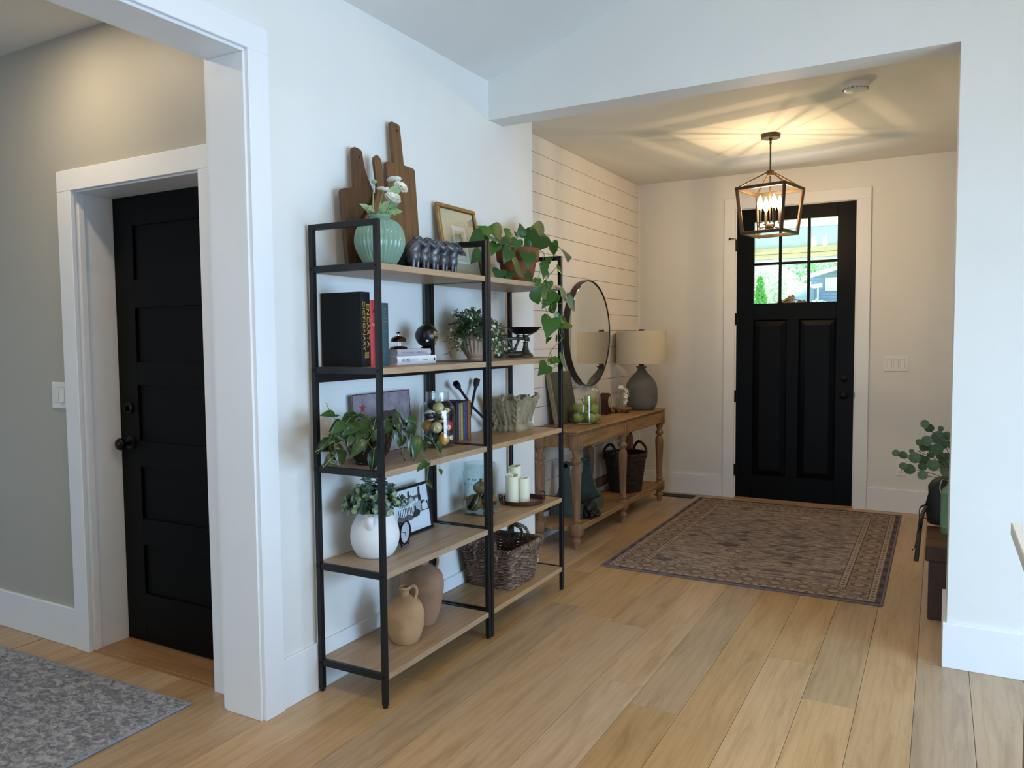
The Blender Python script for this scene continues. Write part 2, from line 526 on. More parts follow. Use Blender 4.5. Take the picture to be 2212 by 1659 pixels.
# right and rear walls of the great room with their windows
b = MB()
b.box((XE, -3.6, 0), (XE + .15, 0.25, 2.9)); b.box((XE, 3.36, 0), (XE + .15, YH, 2.9)); b.box((XE, 0.25, 0), (XE + .15, 3.36, 0.03)); b.box((XE, 0.25, 2.08), (XE + .15, 3.36, 2.9))
struct('wall_right', b, 'wall_white')
b = MB()
b.box((XL - .2, -3.65, 0), (-1.80, -3.5, 4.0)); b.box((0.0, -3.65, 0), (XE + .2, -3.5, 4.0)); b.box((-1.80, -3.65, 0), (0.0, -3.5, 0.05)); b.box((-1.80, -3.65, 2.12), (0.0, -3.5, 4.0))
struct('wall_rear', b, 'wall_white')
def window(name, a, c, horiz, n):
    """frame with mullions; a,c opposite corners on the wall plane"""
    f = MB()
    t = 0.05
    (x0, y0, z0), (x1, y1, z1) = a, c
    def bar(u0, u1, w0, w1):
        if horiz == 'y': f.box((x0, u0, w0), (x1, u1, w1), 0.004)
        else: f.box((u0, y0, w0), (u1, y1, w1), 0.004)
    u0, u1 = (y0, y1) if horiz == 'y' else (x0, x1)
    bar(u0, u1, z0, z0 + t); bar(u0, u1, z1 - t, z1)
    for i in range(n + 1):
        u = u0 + (u1 - u0 - t) * i / n
        bar(u, u + t, z0 + t, z1 - t)
    return struct(name, f, 'trim_white')
window('window_1', (XE + .04, 0.25, 0.03), (XE + .11, 3.36, 2.08), 'y', 3)
window('window_2', (-1.80, -3.61, 0.05), (0.0, -3.54, 2.12), 'x', 2)
# ------------------------------------------------------------------ hall
YW = 2.06
b = MB()
b.box((-6.2, YW, 0), (-3.32, YW + 0.18, 2.8)); b.box((-2.47, YW, 0), (-2.32, YW + 0.18, 2.8)); b.box((-3.32, YW, 2.06), (-2.47, YW + 0.18, 2.8))
struct('wall_hall_far', b, 'hall_paint')
b = MB(); b.box((-6.3, -1.3, 0), (-6.1, YW, 2.8)); struct('wall_hall_left', b, 'hall_paint')
b = MB(); b.box((-6.2, -1.4, 0), (-5.1, -1.25, 2.8)); b.box((-3.5, -1.4, 0), (-2.32, -1.25, 2.8)); b.box((-5.1, -1.4, 0), (-3.5, -1.25, .5)); b.box((-5.1, -1.4, 2.1), (-3.5, -1.25, 2.8)); struct('wall_hall_near', b, 'hall_paint')
window('window_3', (-5.1, -1.37, .5), (-3.5, -1.31, 2.1), 'x', 2)
b = MB(); b.box((-6.2, -1.3, 2.705), (-2.315, YW + .02, 2.8)); struct('ceiling', b, 'ceiling_white')
b = MB(); b.box((-3.4, YW + .30, 0), (-2.4, YW + .36, 2.3)); b.box((-3.45, YW + .18, 0), (-3.33, YW + .36, 2.3)); b.box((-3.4, YW + .18, 2.08), (-2.4, YW + .36, 2.3)); struct('wall_door_light_block', b, 'hall_paint')  # added unseen box behind the hall door, keeps outdoor light from leaking past
# cased opening to the hall
b = MB()
b.box((-2.322, 1.955, 0), (XL + 0.004, 1.976, 2.391), 0.0015)
b.box((-2.322, 0.25, 2.391), (XL + 0.004, 1.976, 2.412), 0.0015)
b.box((-2.322, 0.24, 0), (XL + 0.004, 0.262, 2.391), 0.0015)
b.box((XL, 1.964, 0), (XL + 0.021, 2.057, 2.4005), 0.002)
b.box((XL, 0.16, 2.4005), (XL + 0.021, 2.057, 2.492), 0.002)
b.box((XL, 0.16, 0), (XL + 0.021, 0.253, 2.4005), 0.002)
b.box((-2.342, 1.962, 0), (-2.322, 2.058, 2.400), 0.002)
b.box((-2.342, 0.16, 2.400), (-2.322, 2.058, 2.492), 0.002)
struct('trim_1', b, 'trim_white')
# hall door casing and jambs
b = MB()
b.box((-3.395, YW - 0.02, 0), (-3.297, YW, 2.040), 0.002)
b.box((-3.395, YW - 0.02, 2.040), (-2.345, YW, 2.130), 0.002)
b.box((-2.488, YW - 0.02, 0), (-2.392, YW, 2.040), 0.002)
b.box((-3.322, YW, 0), (-3.303, YW + 0.18, 2.05), 0.0015); b.box((-3.303, YW, 2.034), (-2.488, YW + 0.18, 2.055), 0.0015); b.box((-2.488, YW, 0), (-2.469, YW + 0.18, 2.05), 0.0015)
b.box((-3.303, YW + .015, 0), (-3.295, YW + 0.04, 2.034), 0.001)
struct('trim_2', b, 'trim_white')
b = MB()
b.box((-3.303, YW + 0.02, -0.01), (-2.488, YW + 0.19, 0.004), 0.002); b.box((-3.303, YW - 0.002, -0.01), (-2.488, YW + 0.022, 0.0025), 0.001)
struct('trim_4', b, 'threshold_oak')
def knob_parts(parent, x, y, z, ny, r=0.028):
    """round door knob with rosette; ny the side it faces along y"""
    f = MB()
    M = Matrix.Translation((x, y, z)) @ Matrix.Rotation(radians(90) * (1 if ny < 0 else -1), 4, 'X')
    f.lathe([(0.0, 0.0), (r * 1.1, 0.0), (r * 1.1, 0.004), (r * 0.9, 0.008), (r * 0.4, 0.010), (r * 0.36, 0.030), (r * 0.6, 0.036), (r * 0.95, 0.046), (r, 0.056), (r * 0.85, 0.066), (r * 0.4, 0.071), (0.0, 0.072)], 20, M)
    return f.build('knob', 'hardware_black', parent)
def bolt_parts(parent, x, y, z, ny, r=0.026):
    f = MB()
    M = Matrix.Translation((x, y, z)) @ Matrix.Rotation(radians(90) * (1 if ny < 0 else -1), 4, 'X')
    f.lathe([(0.0, 0.0), (r, 0.0), (r, 0.006), (r * 0.8, 0.010), (0.0, 0.011)], 18, M)
    f.box((x - 0.004, y + ny * 0.010, z - 0.014), (x + 0.004, y + ny * 0.028, z + 0.014), 0.002)
    return f.build('deadbolt', 'hardware_black', parent)
# hall door: five recessed panels
d2 = link('door_2', None, kind='structure', label='black five-panel door with round knob in the hall beside the bookcase wall', cat='door')
YD = YW + 0.178
zs = [(0.23, 0.46), (0.58, 0.82), (0.935, 1.19), (1.295, 1.54), (1.665, 1.905)]
x0, x1 = -3.300, -2.491
f = MB()
f.box((x0, YD, 0.008), (x0 + 0.13, YD + .04, 2.031), 0.001); f.box((x1 - 0.13, YD, 0.008), (x1, YD + .04, 2.031), 0.001)
zz = [0.008] + [v for p_ in zs for v in p_] + [2.031]
for i in range(0, len(zz), 2): f.box((x0 + 0.13, YD, zz[i]), (x1 - 0.13, YD + .04, zz[i + 1]), 0.001)
f.build('door_frame', 'door_black', d2)
for lo, hi in zs:
    p = MB(); p.box((x0 + 0.12, YD + 0.012, lo - .01), (x1 - 0.12, YD + 0.03, hi + .01)); p.build('panel', 'door_black', d2)
knob_parts(d2, x0 + 0.068, YD, 0.925, -1)
bolt_parts(d2, x0 + 0.068, YD, 1.085, -1)
# ------------------------------------------------------------------ baseboards
b = MB()
b.box((XL, 2.057, 0), (XL + 0.015, 4.16, 0.19), 0.0025); b.box((XS, 4.145, 0), (XL, 4.16, 0.19))
struct('baseboard_left', b, 'trim_white')
b = MB(); b.box((XS, 4.16, 0), (XS + 0.015, YE, 0.18), 0.0025); struct('baseboard_entry_left', b, 'trim_white')
b = MB()
b.box((XS, YE - 0.015, 0), (-1.618, YE, 0.18), 0.0025); b.box((-0.486, YE - 0.015, 0), (0.36, YE, 0.18), 0.0025)
struct('baseboard_front', b, 'trim_white')
b = MB()
b.box((0.034, YH - 0.016, 0), (XE, YH, 0.189), 0.0025); b.box((0.034, YH, 0), (0.05, 4.10, 0.189)); b.box((0.034, 4.10, 0), (0.36, 4.116, 0.189), 0.0025)
struct('baseboard_header', b, 'trim_white')
b = MB(); b.box((-6.1, YW - 0.016, 0), (-3.395, YW, 0.18), 0.0025); struct('baseboard_hall', b, 'trim_white')
# ------------------------------------------------------------------ front door
b = MB()
b.box((-1.618, YE - 0.022, 0), (-1.526, YE, 2.448), 0.002); b.box((-0.582, YE - 0.022, 0), (-0.486, YE, 2.448), 0.002); b.box((-1.618, YE - 0.022, 2.448), (-0.486, YE, 2.540), 0.002)
b.box((-1.534, YE - .004, 0), (-1.5155, YE + 0.14, 2.446), 0.001); b.box((-0.5925, YE - .004, 0), (-0.575, YE + 0.14, 2.446), 0.001); b.box((-1.534, YE - .004, 2.443), (-0.575, YE + 0.14, 2.456), 0.001)
struct('trim_5', b, 'trim_white')
b = MB(); b.box((-1.52, YE - 0.012, -0.01), (-0.588, YE + 0.14, 0.012), 0.003); struct('trim_6', b, 'threshold_oak')
d1 = link('door_1', None, kind='structure', label='black front door with six glass panes above two tall raised panels', cat='door')
X0, X1 = -1.516, -0.592
gx0, gx1, gz0, gz1 = -1.376, -0.729, 1.648, 2.334
ya, yb_ = YE + 0.002, YE + 0.046
f = MB()
f.box((X0, ya, 0.014), (gx0, yb_, 2.440), 0.0015); f.box((gx1, ya, 0.014), (X1, yb_, 2.440), 0.0015)
f.box((gx0, ya, gz1), (gx1, yb_, 2.440), 0.0015); f.box((gx0, ya, 1.520), (gx1, yb_, gz0), 0.0015)
f.box((gx0, ya, 0.014), (gx1, yb_, 0.208), 0.0015); f.box((-1.108, ya, 0.208), (-1.012, yb_, 1.520), 0.0015)
f.build('door_frame', 'door_black', d1)
for px0, px1 in ((gx0, -1.108), (-1.012, gx1)):
    p = MB()
    w = 0.05
    a_ = [(px0, 0.208), (px1, 0.208), (px1, 1.52), (px0, 1.52)]
    i_ = [(px0 + .008, .216), (px1 - .008, .216), (px1 - .008, 1.512), (px0 + .008, 1.512)]
    j_ = [(px0 + w, .208 + w), (px1 - w, .208 + w), (px1 - w, 1.52 - w), (px0 + w, 1.52 - w)]
    vs = [(x, ya + .004, z) for x, z in a_] + [(x, ya + .018, z) for x, z in i_] + [(x, ya + .006, z) for x, z in j_]
    p.add(vs, [(q, (q + 1) % 4, 4 + (q + 1) % 4, 4 + q) for q in range(4)] + [(4 + q, 4 + (q + 1) % 4, 8 + (q + 1) % 4, 8 + q) for q in range(4)] + [(8, 9, 10, 11)])
    p.box((px0 - .01, ya + .02, .2), (px1 + .01, yb_ - .004, 1.53))
    p.build('panel', 'door_black', d1)
xm = [gx0, -1.166, -0.944, gx1]
zm = [gz0, 1.984, gz1]
for x in xm[1:3]:
    p = MB(); p.box((x - .011, ya + .003, gz0), (x + .011, yb_ - .003, gz1), 0.005); p.build('mullion', 'door_black', d1)
p = MB(); p.box((gx0, ya + .004, 1.984 - .011), (gx1, yb_ - .004, 1.984 + .011), 0.005); p.build('mullion', 'door_black', d1)
p = MB()
p.box((gx0, ya + .001, gz0 - .002), (gx1, ya + .016, gz0 + .008), 0.003); p.build('glazing_bead', 'door_black', d1)
for i in range(3):
    for j in range(2):
        p = MB()
        p.add([(xm[i], ya + .024, zm[j]), (xm[i + 1], ya + .024, zm[j]), (xm[i + 1], ya + .024, zm[j + 1]), (xm[i], ya + .024, zm[j + 1])], [(0, 1, 2, 3)])
        p.build('pane', 'pane_glass', d1)
for z in (0.243, 0.876, 1.53, 2.15):
    p = MB(); p.cyl((X0 - 0.006, ya - .006, z - .05), (X0 - 0.006, ya - .006, z + .05), 0.008, n=10); p.box((X0 - .018, ya - .004, z - .048), (X0 + .012, ya + .002, z + .048)); p.build('hinge', 'hardware_black', d1)
p = MB(); p.cyl((X0 - 0.008, ya - .01, 2.205), (X0 - 0.045, ya - .055, 2.203), 0.0035, n=8); p.sphere((X0 - 0.047, ya - .058, 2.203), 0.009, 10, 6); p.build('hinge_stop', 'hardware_black', d1)
knob_parts(d1, -0.664, ya, 0.906, -1)
bolt_parts(d1, -0.664, ya, 1.037, -1)
p = MB(); p.box((X1 + .001, ya - .006, 0.88), (X1 + .01, ya + .01, 0.935), 0.002); p.build('strike_plate', 'hardware_black', d1)
# ------------------------------------------------------------------ switches, outlet, smoke alarm, floor register
def plate(name, label, x, z, y, w, h, rockers, cat='light switch'):
    t = thing(name, label, cat, (x, y, z))
    p = MB(); p.box((-w / 2, -0.006, -h / 2), (w / 2, 0, h / 2), 0.002); p.build('cover_plate', 'plate_white', t)
    n = len(rockers)
    for i, up in enumerate(rockers):
        cx = (i - (n - 1) / 2) * 0.046
        p = MB()
        s_ = 0.003 * (1 if up else -1)
        p.add([(cx - .0165, -.0065, -.033), (cx + .0165, -.0065, -.033), (cx + .0165, -.0065, .033), (cx - .0165, -.0065, .033),
               (cx - .0155, -.009 + s_ * .8, -.032), (cx + .0155, -.009 + s_ * .8, -.032), (cx + .0155, -.009 - s_ * .8, .032), (cx - .0155, -.009 - s_ * .8, .032)],
              [(4, 5, 6, 7), (0, 1, 5, 4), (1, 2, 6, 5), (2, 3, 7, 6), (3, 0, 4, 7)])
        p.build('rocker', 'plate_white', t)
        p = MB(); p.box((cx - .0175, -.0064, -.034), (cx + .0175, -.0058, .034)); p.build('rocker_gap', 'gap_dark', t)
        for sz in (-1, 1):
            p = MB(); p.lathe([(0.003, 0), (0.003, 0.001), (0, 0.0014)], 8, Matrix.Translation((cx, -.006, sz * h * 0.42)) @ Matrix.Rotation(radians(90), 4, 'X')); p.build('screw', 'plate_white', t)
    return t
plate('light_switch', 'white double switch plate on the hall wall left of the door casing', -3.462, 1.150, YW, 0.116, 0.118, [True, False])
plate('light_switch', 'white triple switch plate on the wall right of the front door', -0.294, 1.163, YE, 0.165, 0.118, [False, True, False])
t = thing('wall_outlet', 'white power outlet low on the wall behind the eucalyptus leaves', 'outlet', (-0.246, YE, 0.349))
p = MB(); p.box((-.036, -.006, -.06), (.036, 0, .06), 0.002); p.build('cover_plate', 'plate_white', t)
for sz in (-1, 1):
    p = MB(); p.lathe([(0.0165, 0), (0.0165, 0.002), (0.0155, 0.003), (0, 0.003)], 16, Matrix.Translation((0, -.006, sz * .02)) @ Matrix.Rotation(radians(90), 4, 'X')); s_ = p.build('socket', 'plate_white', t)
    p = MB()
    for dx in (-.006, .006): p.box((dx - .0012, -.0095, sz * .02 + .000), (dx + .0012, -.0088, sz * .02 + .008))
    p.cyl((0, -.0088, sz * .02 - .007), (0, -.0096, sz * .02 - .007), .0025, n=8); p.build('slots', 'slot_dark', s_)
t = thing('smoke_alarm', 'round white smoke alarm on the entry ceiling near the header', 'smoke alarm', (-0.425, 4.63, 2.74))
plain('alarm_white', '#e2e0dd', 0.3, var=0.01)
p = MB(); p.lathe([(0.0, -0.012), (0.071, -0.012), (0.073, -0.008), (0.073, 0.0), (0, 0)], 36); p.build('mounting_ring', 'alarm_white', t)
p = MB(); p.lathe([(0.0, -0.043), (0.045, -0.042), (0.058, -0.038), (0.064, -0.030), (0.066, -0.012), (0, -0.012)], 36); p.build('alarm_body', 'alarm_white', t)
p = MB()
for i in range(18):
    a = 2 * pi * i / 18
    p.box((0.0600, -0.005, -0.034), (0.0660, 0.005, -0.0315), M=Matrix.Rotation(a, 4, 'Z'))
p.build('vent_slots', 'slot_dark', t)
p = MB(); p.lathe([(0, -0.0455), (0.014, -0.045), (0.015, -0.042), (0, -0.042)], 16); p.build('test_button', 'alarm_white', t)
t = thing('floor_register', 'dark metal floor register beside the far baseboard', 'floor vent', (-1.99, 6.545, 0.0))
p = MB(); p.box((-.18, -.066, 0), (.16, .066, 0.004), 0.0015); p.build('frame', 'rubber_black', t)
plain('vent_brown', '#1e1a17', 0.4, 0.5)
for i in range(13):
    p = MB(); p.box((-.165 + i * .0245, -.05, 0.0035), (-.155 + i * .0245, .05, 0.0062), 0.001); p.build('louver', 'vent_brown', t)

# ------------------------------------------------------------------ bookcases
plain('steel_black', '#131416', 0.42, 0.3, var=0.05, nscale=5, bump=0.03, bscale=300)
wood('shelf_oak', '#bb9c78', '#927455', axis=1, stretch=11, scale=2.6, rough=0.45, knots=True, perobj=0.05, bump=0.05)
SZ = [1.667, 1.282, 0.898, 0.515, 0.130]      # shelf tops
XB, XF = -2.122, -1.789
def bookcase(y0, y1, label):
    t = thing('bookcase', label, 'bookcase', (XB, y0, 0), 0, 'black steel bookcases side by side')
    D, W, T = XF - XB, y1 - y0, 0.0205
    for x in (0, D - T):
        for y in (0, W - T):
            p = MB(); p.box((x, y, 0.012), (x + T, y + T, 1.826 - (0 if x else 0)), 0.0012); o = p.build('post', 'steel_black', t)
            p = MB(); p.box((x + .001, y + .001, 0.0), (x + T - .001, y + T - .001, 0.014), 0.004); p.build('foot_cap', 'rubber_black', o)
    for y in (0, W - T):
        p = MB(); p.box((T, y, 1.826 - 0.022), (D - T, y + T, 1.826), 0.0012); p.build('top_rail', 'steel_black', t)
        for z in SZ:
            p = MB(); p.box((T, y + .003, z - 0.0245), (D - T, y + T - .003, z + 0.002), 0.0012); r = p.build('side_rail', 'steel_black', t)
            for x in (T / 2, D - T / 2):
                q = MB()
                s_ = -1 if y == 0 else 1
                yy = y if y == 0 else y + T
                q.lathe([(0.0055, 0), (0.005, 0.0015), (0.002, 0.0015), (0.0015, 0.0003), (0, 0.0003)], 10, Matrix.Translation((x, yy, z - 0.011)) @ Matrix.Rotation(radians(90) * -s_, 4, 'X'))
                q.build('bolt', 'hardware_black', r)
    for z in SZ:
        p = MB(); p.box((0.004, T + .001, z - 0.024), (D - 0.001, W - T - .001, z), 0.0012)
        o = p.mesh('shelf_board', 'shelf_oak')
        link('shelf_board', o, t)
    p = MB(); p.box((0.002, T, 1.222), (0.018, W - T, 1.257), 0.001); p.build('back_rail', 'steel_black', t)
    return t
bookcase(2.238, 3.020, 'black steel and oak bookcase next to the hall doorway')
bookcase(3.0265, 3.812, 'black steel and oak bookcase next to the shiplap entry')

# ------------------------------------------------------------------ top shelf
Z = SZ[0]
wood('board_walnut', '#694628', '#3a2514', axis=1, stretch=7, scale=5, rough=0.55, bump=0.15)
wood('board_brown', '#7f5832', '#51361c', axis=1, stretch=6, scale=5, rough=0.55, bump=0.15)
plain('hole_dark', '#1a0f08', 0.9, var=0.05)
def round_poly(pts, rs, n=5):
    """outline with rounded corners: rs radius per point"""
    out = []
    m = len(pts)
    for i in range(m):
        a, b_, c = Vector(pts[i - 1]), Vector(pts[i]), Vector(pts[(i + 1) % m])
        r = rs[i] if isinstance(rs, (list, tuple)) else rs
        if r <= 0: out.append(tuple(b_)); continue
        d1, d2 = (a - b_), (c - b_)
        r = min(r, d1.length * .49, d2.length * .49)
        p, q = b_ + d1.normalized() * r, b_ + d2.normalized() * r
        for k in range(n + 1):
            t_ = k / n
            out.append(tuple(p * (1 - t_) ** 2 + b_ * 2 * t_ * (1 - t_) + q * t_ ** 2))
    return out
def cutting_board(label, poly, x_base, x_top, hgt, y0, thick, mat, hole=None):
    """outline in (along wall y, up) metres from its lower left; leans on the wall"""
    t = thing('cutting_board', label, 'cutting board', (x_base, y0, Z), 0, 'wooden cutting boards leaning on the wall')
    ang = atan2(x_top - x_base, hgt)
    M = Matrix.Rotation(ang, 4, 'Y') @ Matrix(((0, 0, 1, 0), (1, 0, 0, 0), (0, 1, 0, 0), (0, 0, 0, 1)))
    me = MB().prism(poly, thick, None, 0.003).mesh('board', mat)
    link('board', me, t, M=M)
    if hole:
        p = MB(); p.lathe([(0.0055, 0), (0.0055, 0.0006), (0, 0.0006)], 12, M @ Matrix.Translation((hole[0], hole[1], thick - .0001))); p.build('hanging_hole', 'hole_dark', t)
    return t
# right board: long thin handle (stands furthest back)
cutting_board('brown rectangular cutting board with a long narrow handle', round_poly([(0, 0), (.205, 0), (.205, .487), (.125, .489), (.115, .663), (.052, .667), (.057, .487), (0.0, .482)], [.01, .01, .015, .006, .014, .014, .006, .012]), -2.078, -2.122, .66, 2.690, .02, 'board_brown', (.089, .632))
# left board: wide handle with a curved shoulder
cutting_board('dark walnut cutting board with a curved shoulder, leftmost of three', round_poly([(0.0, 0), (.24, 0), (.26, .20), (.240, .295), (.208, .335), (.172, .39), (.156, .44), (.151, .502), (.094, .506), (.092, .43), (.086, .335), (0.0, .318)], [.01, .02, .08, .05, .06, .06, .04, .020, .020, .05, .012, .018]), -2.075, -2.119, .50, 2.390, .02, 'board_walnut', (.128, .466))
# middle board: round body with a short rounded handle, in front
_c, _r = .152, .150
_o = [(.085, 0.0), (.22, 0.0)] + [(_c + _r * cos(radians(a)), .135 + _r * .9 * sin(radians(a))) for a in range(-50, 56, 9)] + [(.205, .292), (.182, .325), (.175, .36), (.176, .42), (.177, .462), (.170, .483), (.152, .494), (.134, .483), (.128, .462), (.129, .42), (.130, .36), (.122, .325), (.099, .292)] + [(_c + _r * cos(radians(a)), .135 + _r * .9 * sin(radians(a))) for a in range(127, 232, 9)]
cutting_board('paddle shaped cutting board with round body and stubby handle', _o, -2.036, -2.094, .494, 2.460, .018, 'board_brown')

# green ribbed vase with ranunculus
plain('vase_green', '#7d9c89', 0.16, var=0.04, nscale=8)
plain('stem_green', '#8aa06a', 0.5)
plain('petal_white', '#f0eee2', 0.55, var=0.05, nscale=60)
plain('leaf_sage', '#8fae7c', 0.5, var=0.12, nscale=50)
plain('flower_heart', '#7d8d4a', 0.6)
def prof_curve(pts, n=4): return [(v.x, v.y) for v in bez([(a, b_, 0) for a, b_ in pts], n)]
VX, VY = -1.925, 2.425
t = thing('ribbed_vase', 'round ribbed celadon green vase holding white ranunculus', 'vase', (VX, VY, Z))
p = MB()
pr = prof_curve([(0.046, 0.0), (0.052, 0.002), (0.070, 0.025), (0.093, 0.070), (0.099, 0.105), (0.092, 0.145), (0.070, 0.176), (0.042, 0.189)], 4)
p.lathe(pr, 108, None, 36, 0.045, lambda u: min(1, 6 * u) * min(1, 5 * (1 - u)))
p.lathe([(0.042, 0.188), (0.0405, 0.1925), (0.045, 0.196), (0.0465, 0.201), (0.043, 0.205), (0.038, 0.203), (0.036, 0.18), (0.034, 0.15), (0, 0.148)], 48)
p.build('vase_body', 'vase_green', t)
def petal_cluster(n, r, cup, seed, layers=4):
    """ranunculus: layers of cupped petals about z"""
    rr = random.Random(seed)
    f = MB()
    for L in range(layers):
        k = n - L
        R = r * (1 - L * 0.19)
        for i in range(k):
            a = 2 * pi * (i + 0.5 * L) / k + rr.uniform(-.12, .12)
            w = 0.62 * R
            lift = cup * (0.25 + 0.28 * L) + rr.uniform(-.05, .05)
            vs = []
            for u in range(4):
                tt = u / 3
                rad = R * (0.12 + 0.88 * sin(tt * 1.35) / sin(1.35))
                zz = R * lift * 1.5 * tt ** 1.7 + 0.05 * R * L
                ww = w * sin(pi * (0.12 + 0.74 * tt)) 
                for s_ in (-1, 0, 1):
                    vs.append((rad * cos(a) - s_ * ww * sin(a), rad * sin(a) + s_ * ww * cos(a), zz + (0.10 * R * abs(s_))))
            fs = [(u * 3 + q, u * 3 + q + 1, u * 3 + q + 4, u * 3 + q + 3) for u in range(3) for q in range(2)]
            f.add(vs, fs, True)
    return f
def lobed_leaf(L=0.07, W=0.05):
    o = [(0, 0), (.15, .10), (.22, .34), (.36, .28), (.46, .52), (.60, .30), (.74, .30), (1.0, 0.0)]
    pts = [(x * L, y * W) for x, y in o] + [(x * L, -y * W) for x, y in reversed(o[1:-1])]
    n = len(pts)
    vs = [(x, y, -0.25 * x * x / L + 0.3 * abs(y)) for x, y in pts] + [(L * .5, 0, -0.06 * L)]
    return MB().add(vs, [(i, (i + 1) % n, n) for i in range(n)], True)
fl = [((-.012, -.02), (-0.005, -0.022, .330), 'bud'), ((.010, .02), (.0, .098, .352), 'flower'), ((.015, .015), (.02, .112, .325), 'flower'), ((-.008, -.008), (.005, .022, .300), 'flower'), ((.010, .008), (.04, .028, .262), 'flower')]
for i, ((ax, ay), hd, kind) in enumerate(fl):
    p = MB()
    p.tube(bez([(ax, ay, .15), ((ax + hd[0]) / 2, (ay + hd[1]) / 2 - .006, (0.15 + hd[2]) / 2), hd], 5), 0.0026, 6)
    s_ = p.build('stem', 'stem_green', t)
    if kind == 'flower':
        tilt = Matrix.Translation(hd) @ Matrix.Rotation(radians([0, -10, 55, 12, 40][i]), 4, Vector((0.3, 1, 0)).normalized())
        me = petal_cluster(7, 0.030 if i != 4 else .034, [0, .5, .55, .6, .85][i], i).mesh('flower', 'petal_white')
        fo = link('flower', me, s_, M=tilt)
        p = MB(); p.sphere((0, 0, 0.006), 0.007, 10, 6, (1, 1, .7)); link('flower_heart', p.mesh('flower_heart', 'flower_heart'), s_, M=tilt)
    else:
        p = MB(); p.sphere(hd, 0.011, 12, 8, (1, 1, .8)); p.build('bud', 'leaf_sage', s_)
lm = lobed_leaf().mesh('leaf', 'leaf_sage')
for (bx, by, bz), dr, sc_ in [((-.01, -.02, .20), (-.3, -.9, .9), 1.0), ((-.005, -.015, .205), (.3, -.7, .25), .9), ((.0, .02, .205), (.3, .6, .6), 1.1), ((.01, .03, .22), (.5, .9, 1.0), 1.0), ((.02, .035, .25), (.4, .5, 1.4), 1.3), ((.01, -.01, .21), (.8, -.2, .7), .9), ((.02, .02, .21), (.8, .5, .3), .9)]:
    link('leaf', lm, t, M=frame_m((bx, by, bz), dr, (0.7, -0.4, 0.6)) @ Matrix.Scale(sc_, 4))

# five cast sheep in a row
plain('pewter', '#57585e', 0.36, 0.55, var=0.25, nscale=28, bump=0.25, bscale=90)
plain('wreath_green', '#1e4434', 0.55, var=0.2, nscale=80)
t = thing('sheep_figurine', 'dark pewter figurine of five sheep standing side by side', 'figurine', (-1.872, 2.535, Z))
def sheep(i):
    """one sheep: body along -x, head up front and turned along the shelf"""
    f = MB()
    a = radians(-4 + 2 * i)
    M = Matrix.Translation((0.0, 0.040 + i * 0.070, 0)) @ Matrix.Rotation(a, 4, 'Z')
    R3 = M.to_3x3().to_4x4()
    d = lambda v: 1 + 0.035 * sin(17 * v.x + i) * sin(15 * v.y) + 0.025 * sin(23 * v.z)
    f.sphere(M @ Vector((-0.062, 0, 0.061)), 0.040, 22, 14, (1.72, 0.84, 1.02), R3, d)
    f.sphere(M @ Vector((-0.010, 0, 0.062)), 0.037, 18, 12, (0.95, 0.90, 1.15), R3, d)
    f.tube([M @ Vector(v) for v in ((-0.012, 0, 0.076), (-0.002, 0.004, 0.092), (0.005, 0.010, 0.106), (0.009, 0.014, 0.114))], [0.034, 0.030, 0.025, 0.021], 14)
    h = M @ Vector((0.010, 0.016, 0.1165))
    q = Matrix.Rotation(a + radians((40, 36, 30, 40, 58)[i]), 4, 'Z') @ Matrix.Rotation(radians(26), 4, 'Y')
    f.sphere(h, 0.0235, 16, 12, (1.05, .88, .95), q)
    f.tube([h + q @ Vector(v) for v in ((0, 0, 0), (0.014, 0, .000), (0.026, 0, -.002), (0.035, 0, -.004), (0.039, 0, -.006))], [0.0210, 0.0190, 0.0155, 0.0115, 0.005], 14)
    for s_ in (-1, 1):
        f.tube([h + q @ Vector(v) for v in ((-.004, s_ * .015, .010), (-.009, s_ * .025, .010), (-.013, s_ * .031, .002))], [.007, .0085, .004], 8, flat=.6)
        f.sphere(h + q @ Vector((.015, s_ * .0150, .008)), 0.0032, 8, 5)
    for lx, ly in ((0.008, .012), (0.008, -.014), (-0.105, .012), (-0.105, -.014)):
        f.cyl(M @ Vector((lx, ly, 0)), M @ Vector((lx, ly, .045)), 0.0070, 0.0095, 10)
    return f
for i in range(5): sheep(i).build('sheep', 'pewter', t)
f = MB()
rr = random.Random(4)
cy = 0.040 + 2 * 0.070
for k in range(70):
    a = rr.uniform(0, 2 * pi)
    c = Vector((0.022 + 0.010 * cos(a), cy + 0.014 + 0.026 * cos(a), 0.100 + 0.020 * sin(a)))
    dv = Vector((rr.uniform(-.2, 1), rr.uniform(-1, 1), rr.uniform(-1, 1))).normalized() * 0.014
    s_ = dv.orthogonal().normalized() * 0.002
    f.add([c - s_, c + s_, c + dv], [(0, 1, 2)])
f.tube([(0.018 + 0.012 * cos(a_ * pi / 8), cy + 0.014 + 0.027 * cos(a_ * pi / 8), 0.100 + 0.021 * sin(a_ * pi / 8)) for a_ in range(16)], 0.004, 6, True)
f.build('neck_wreath', 'wreath_green', t)

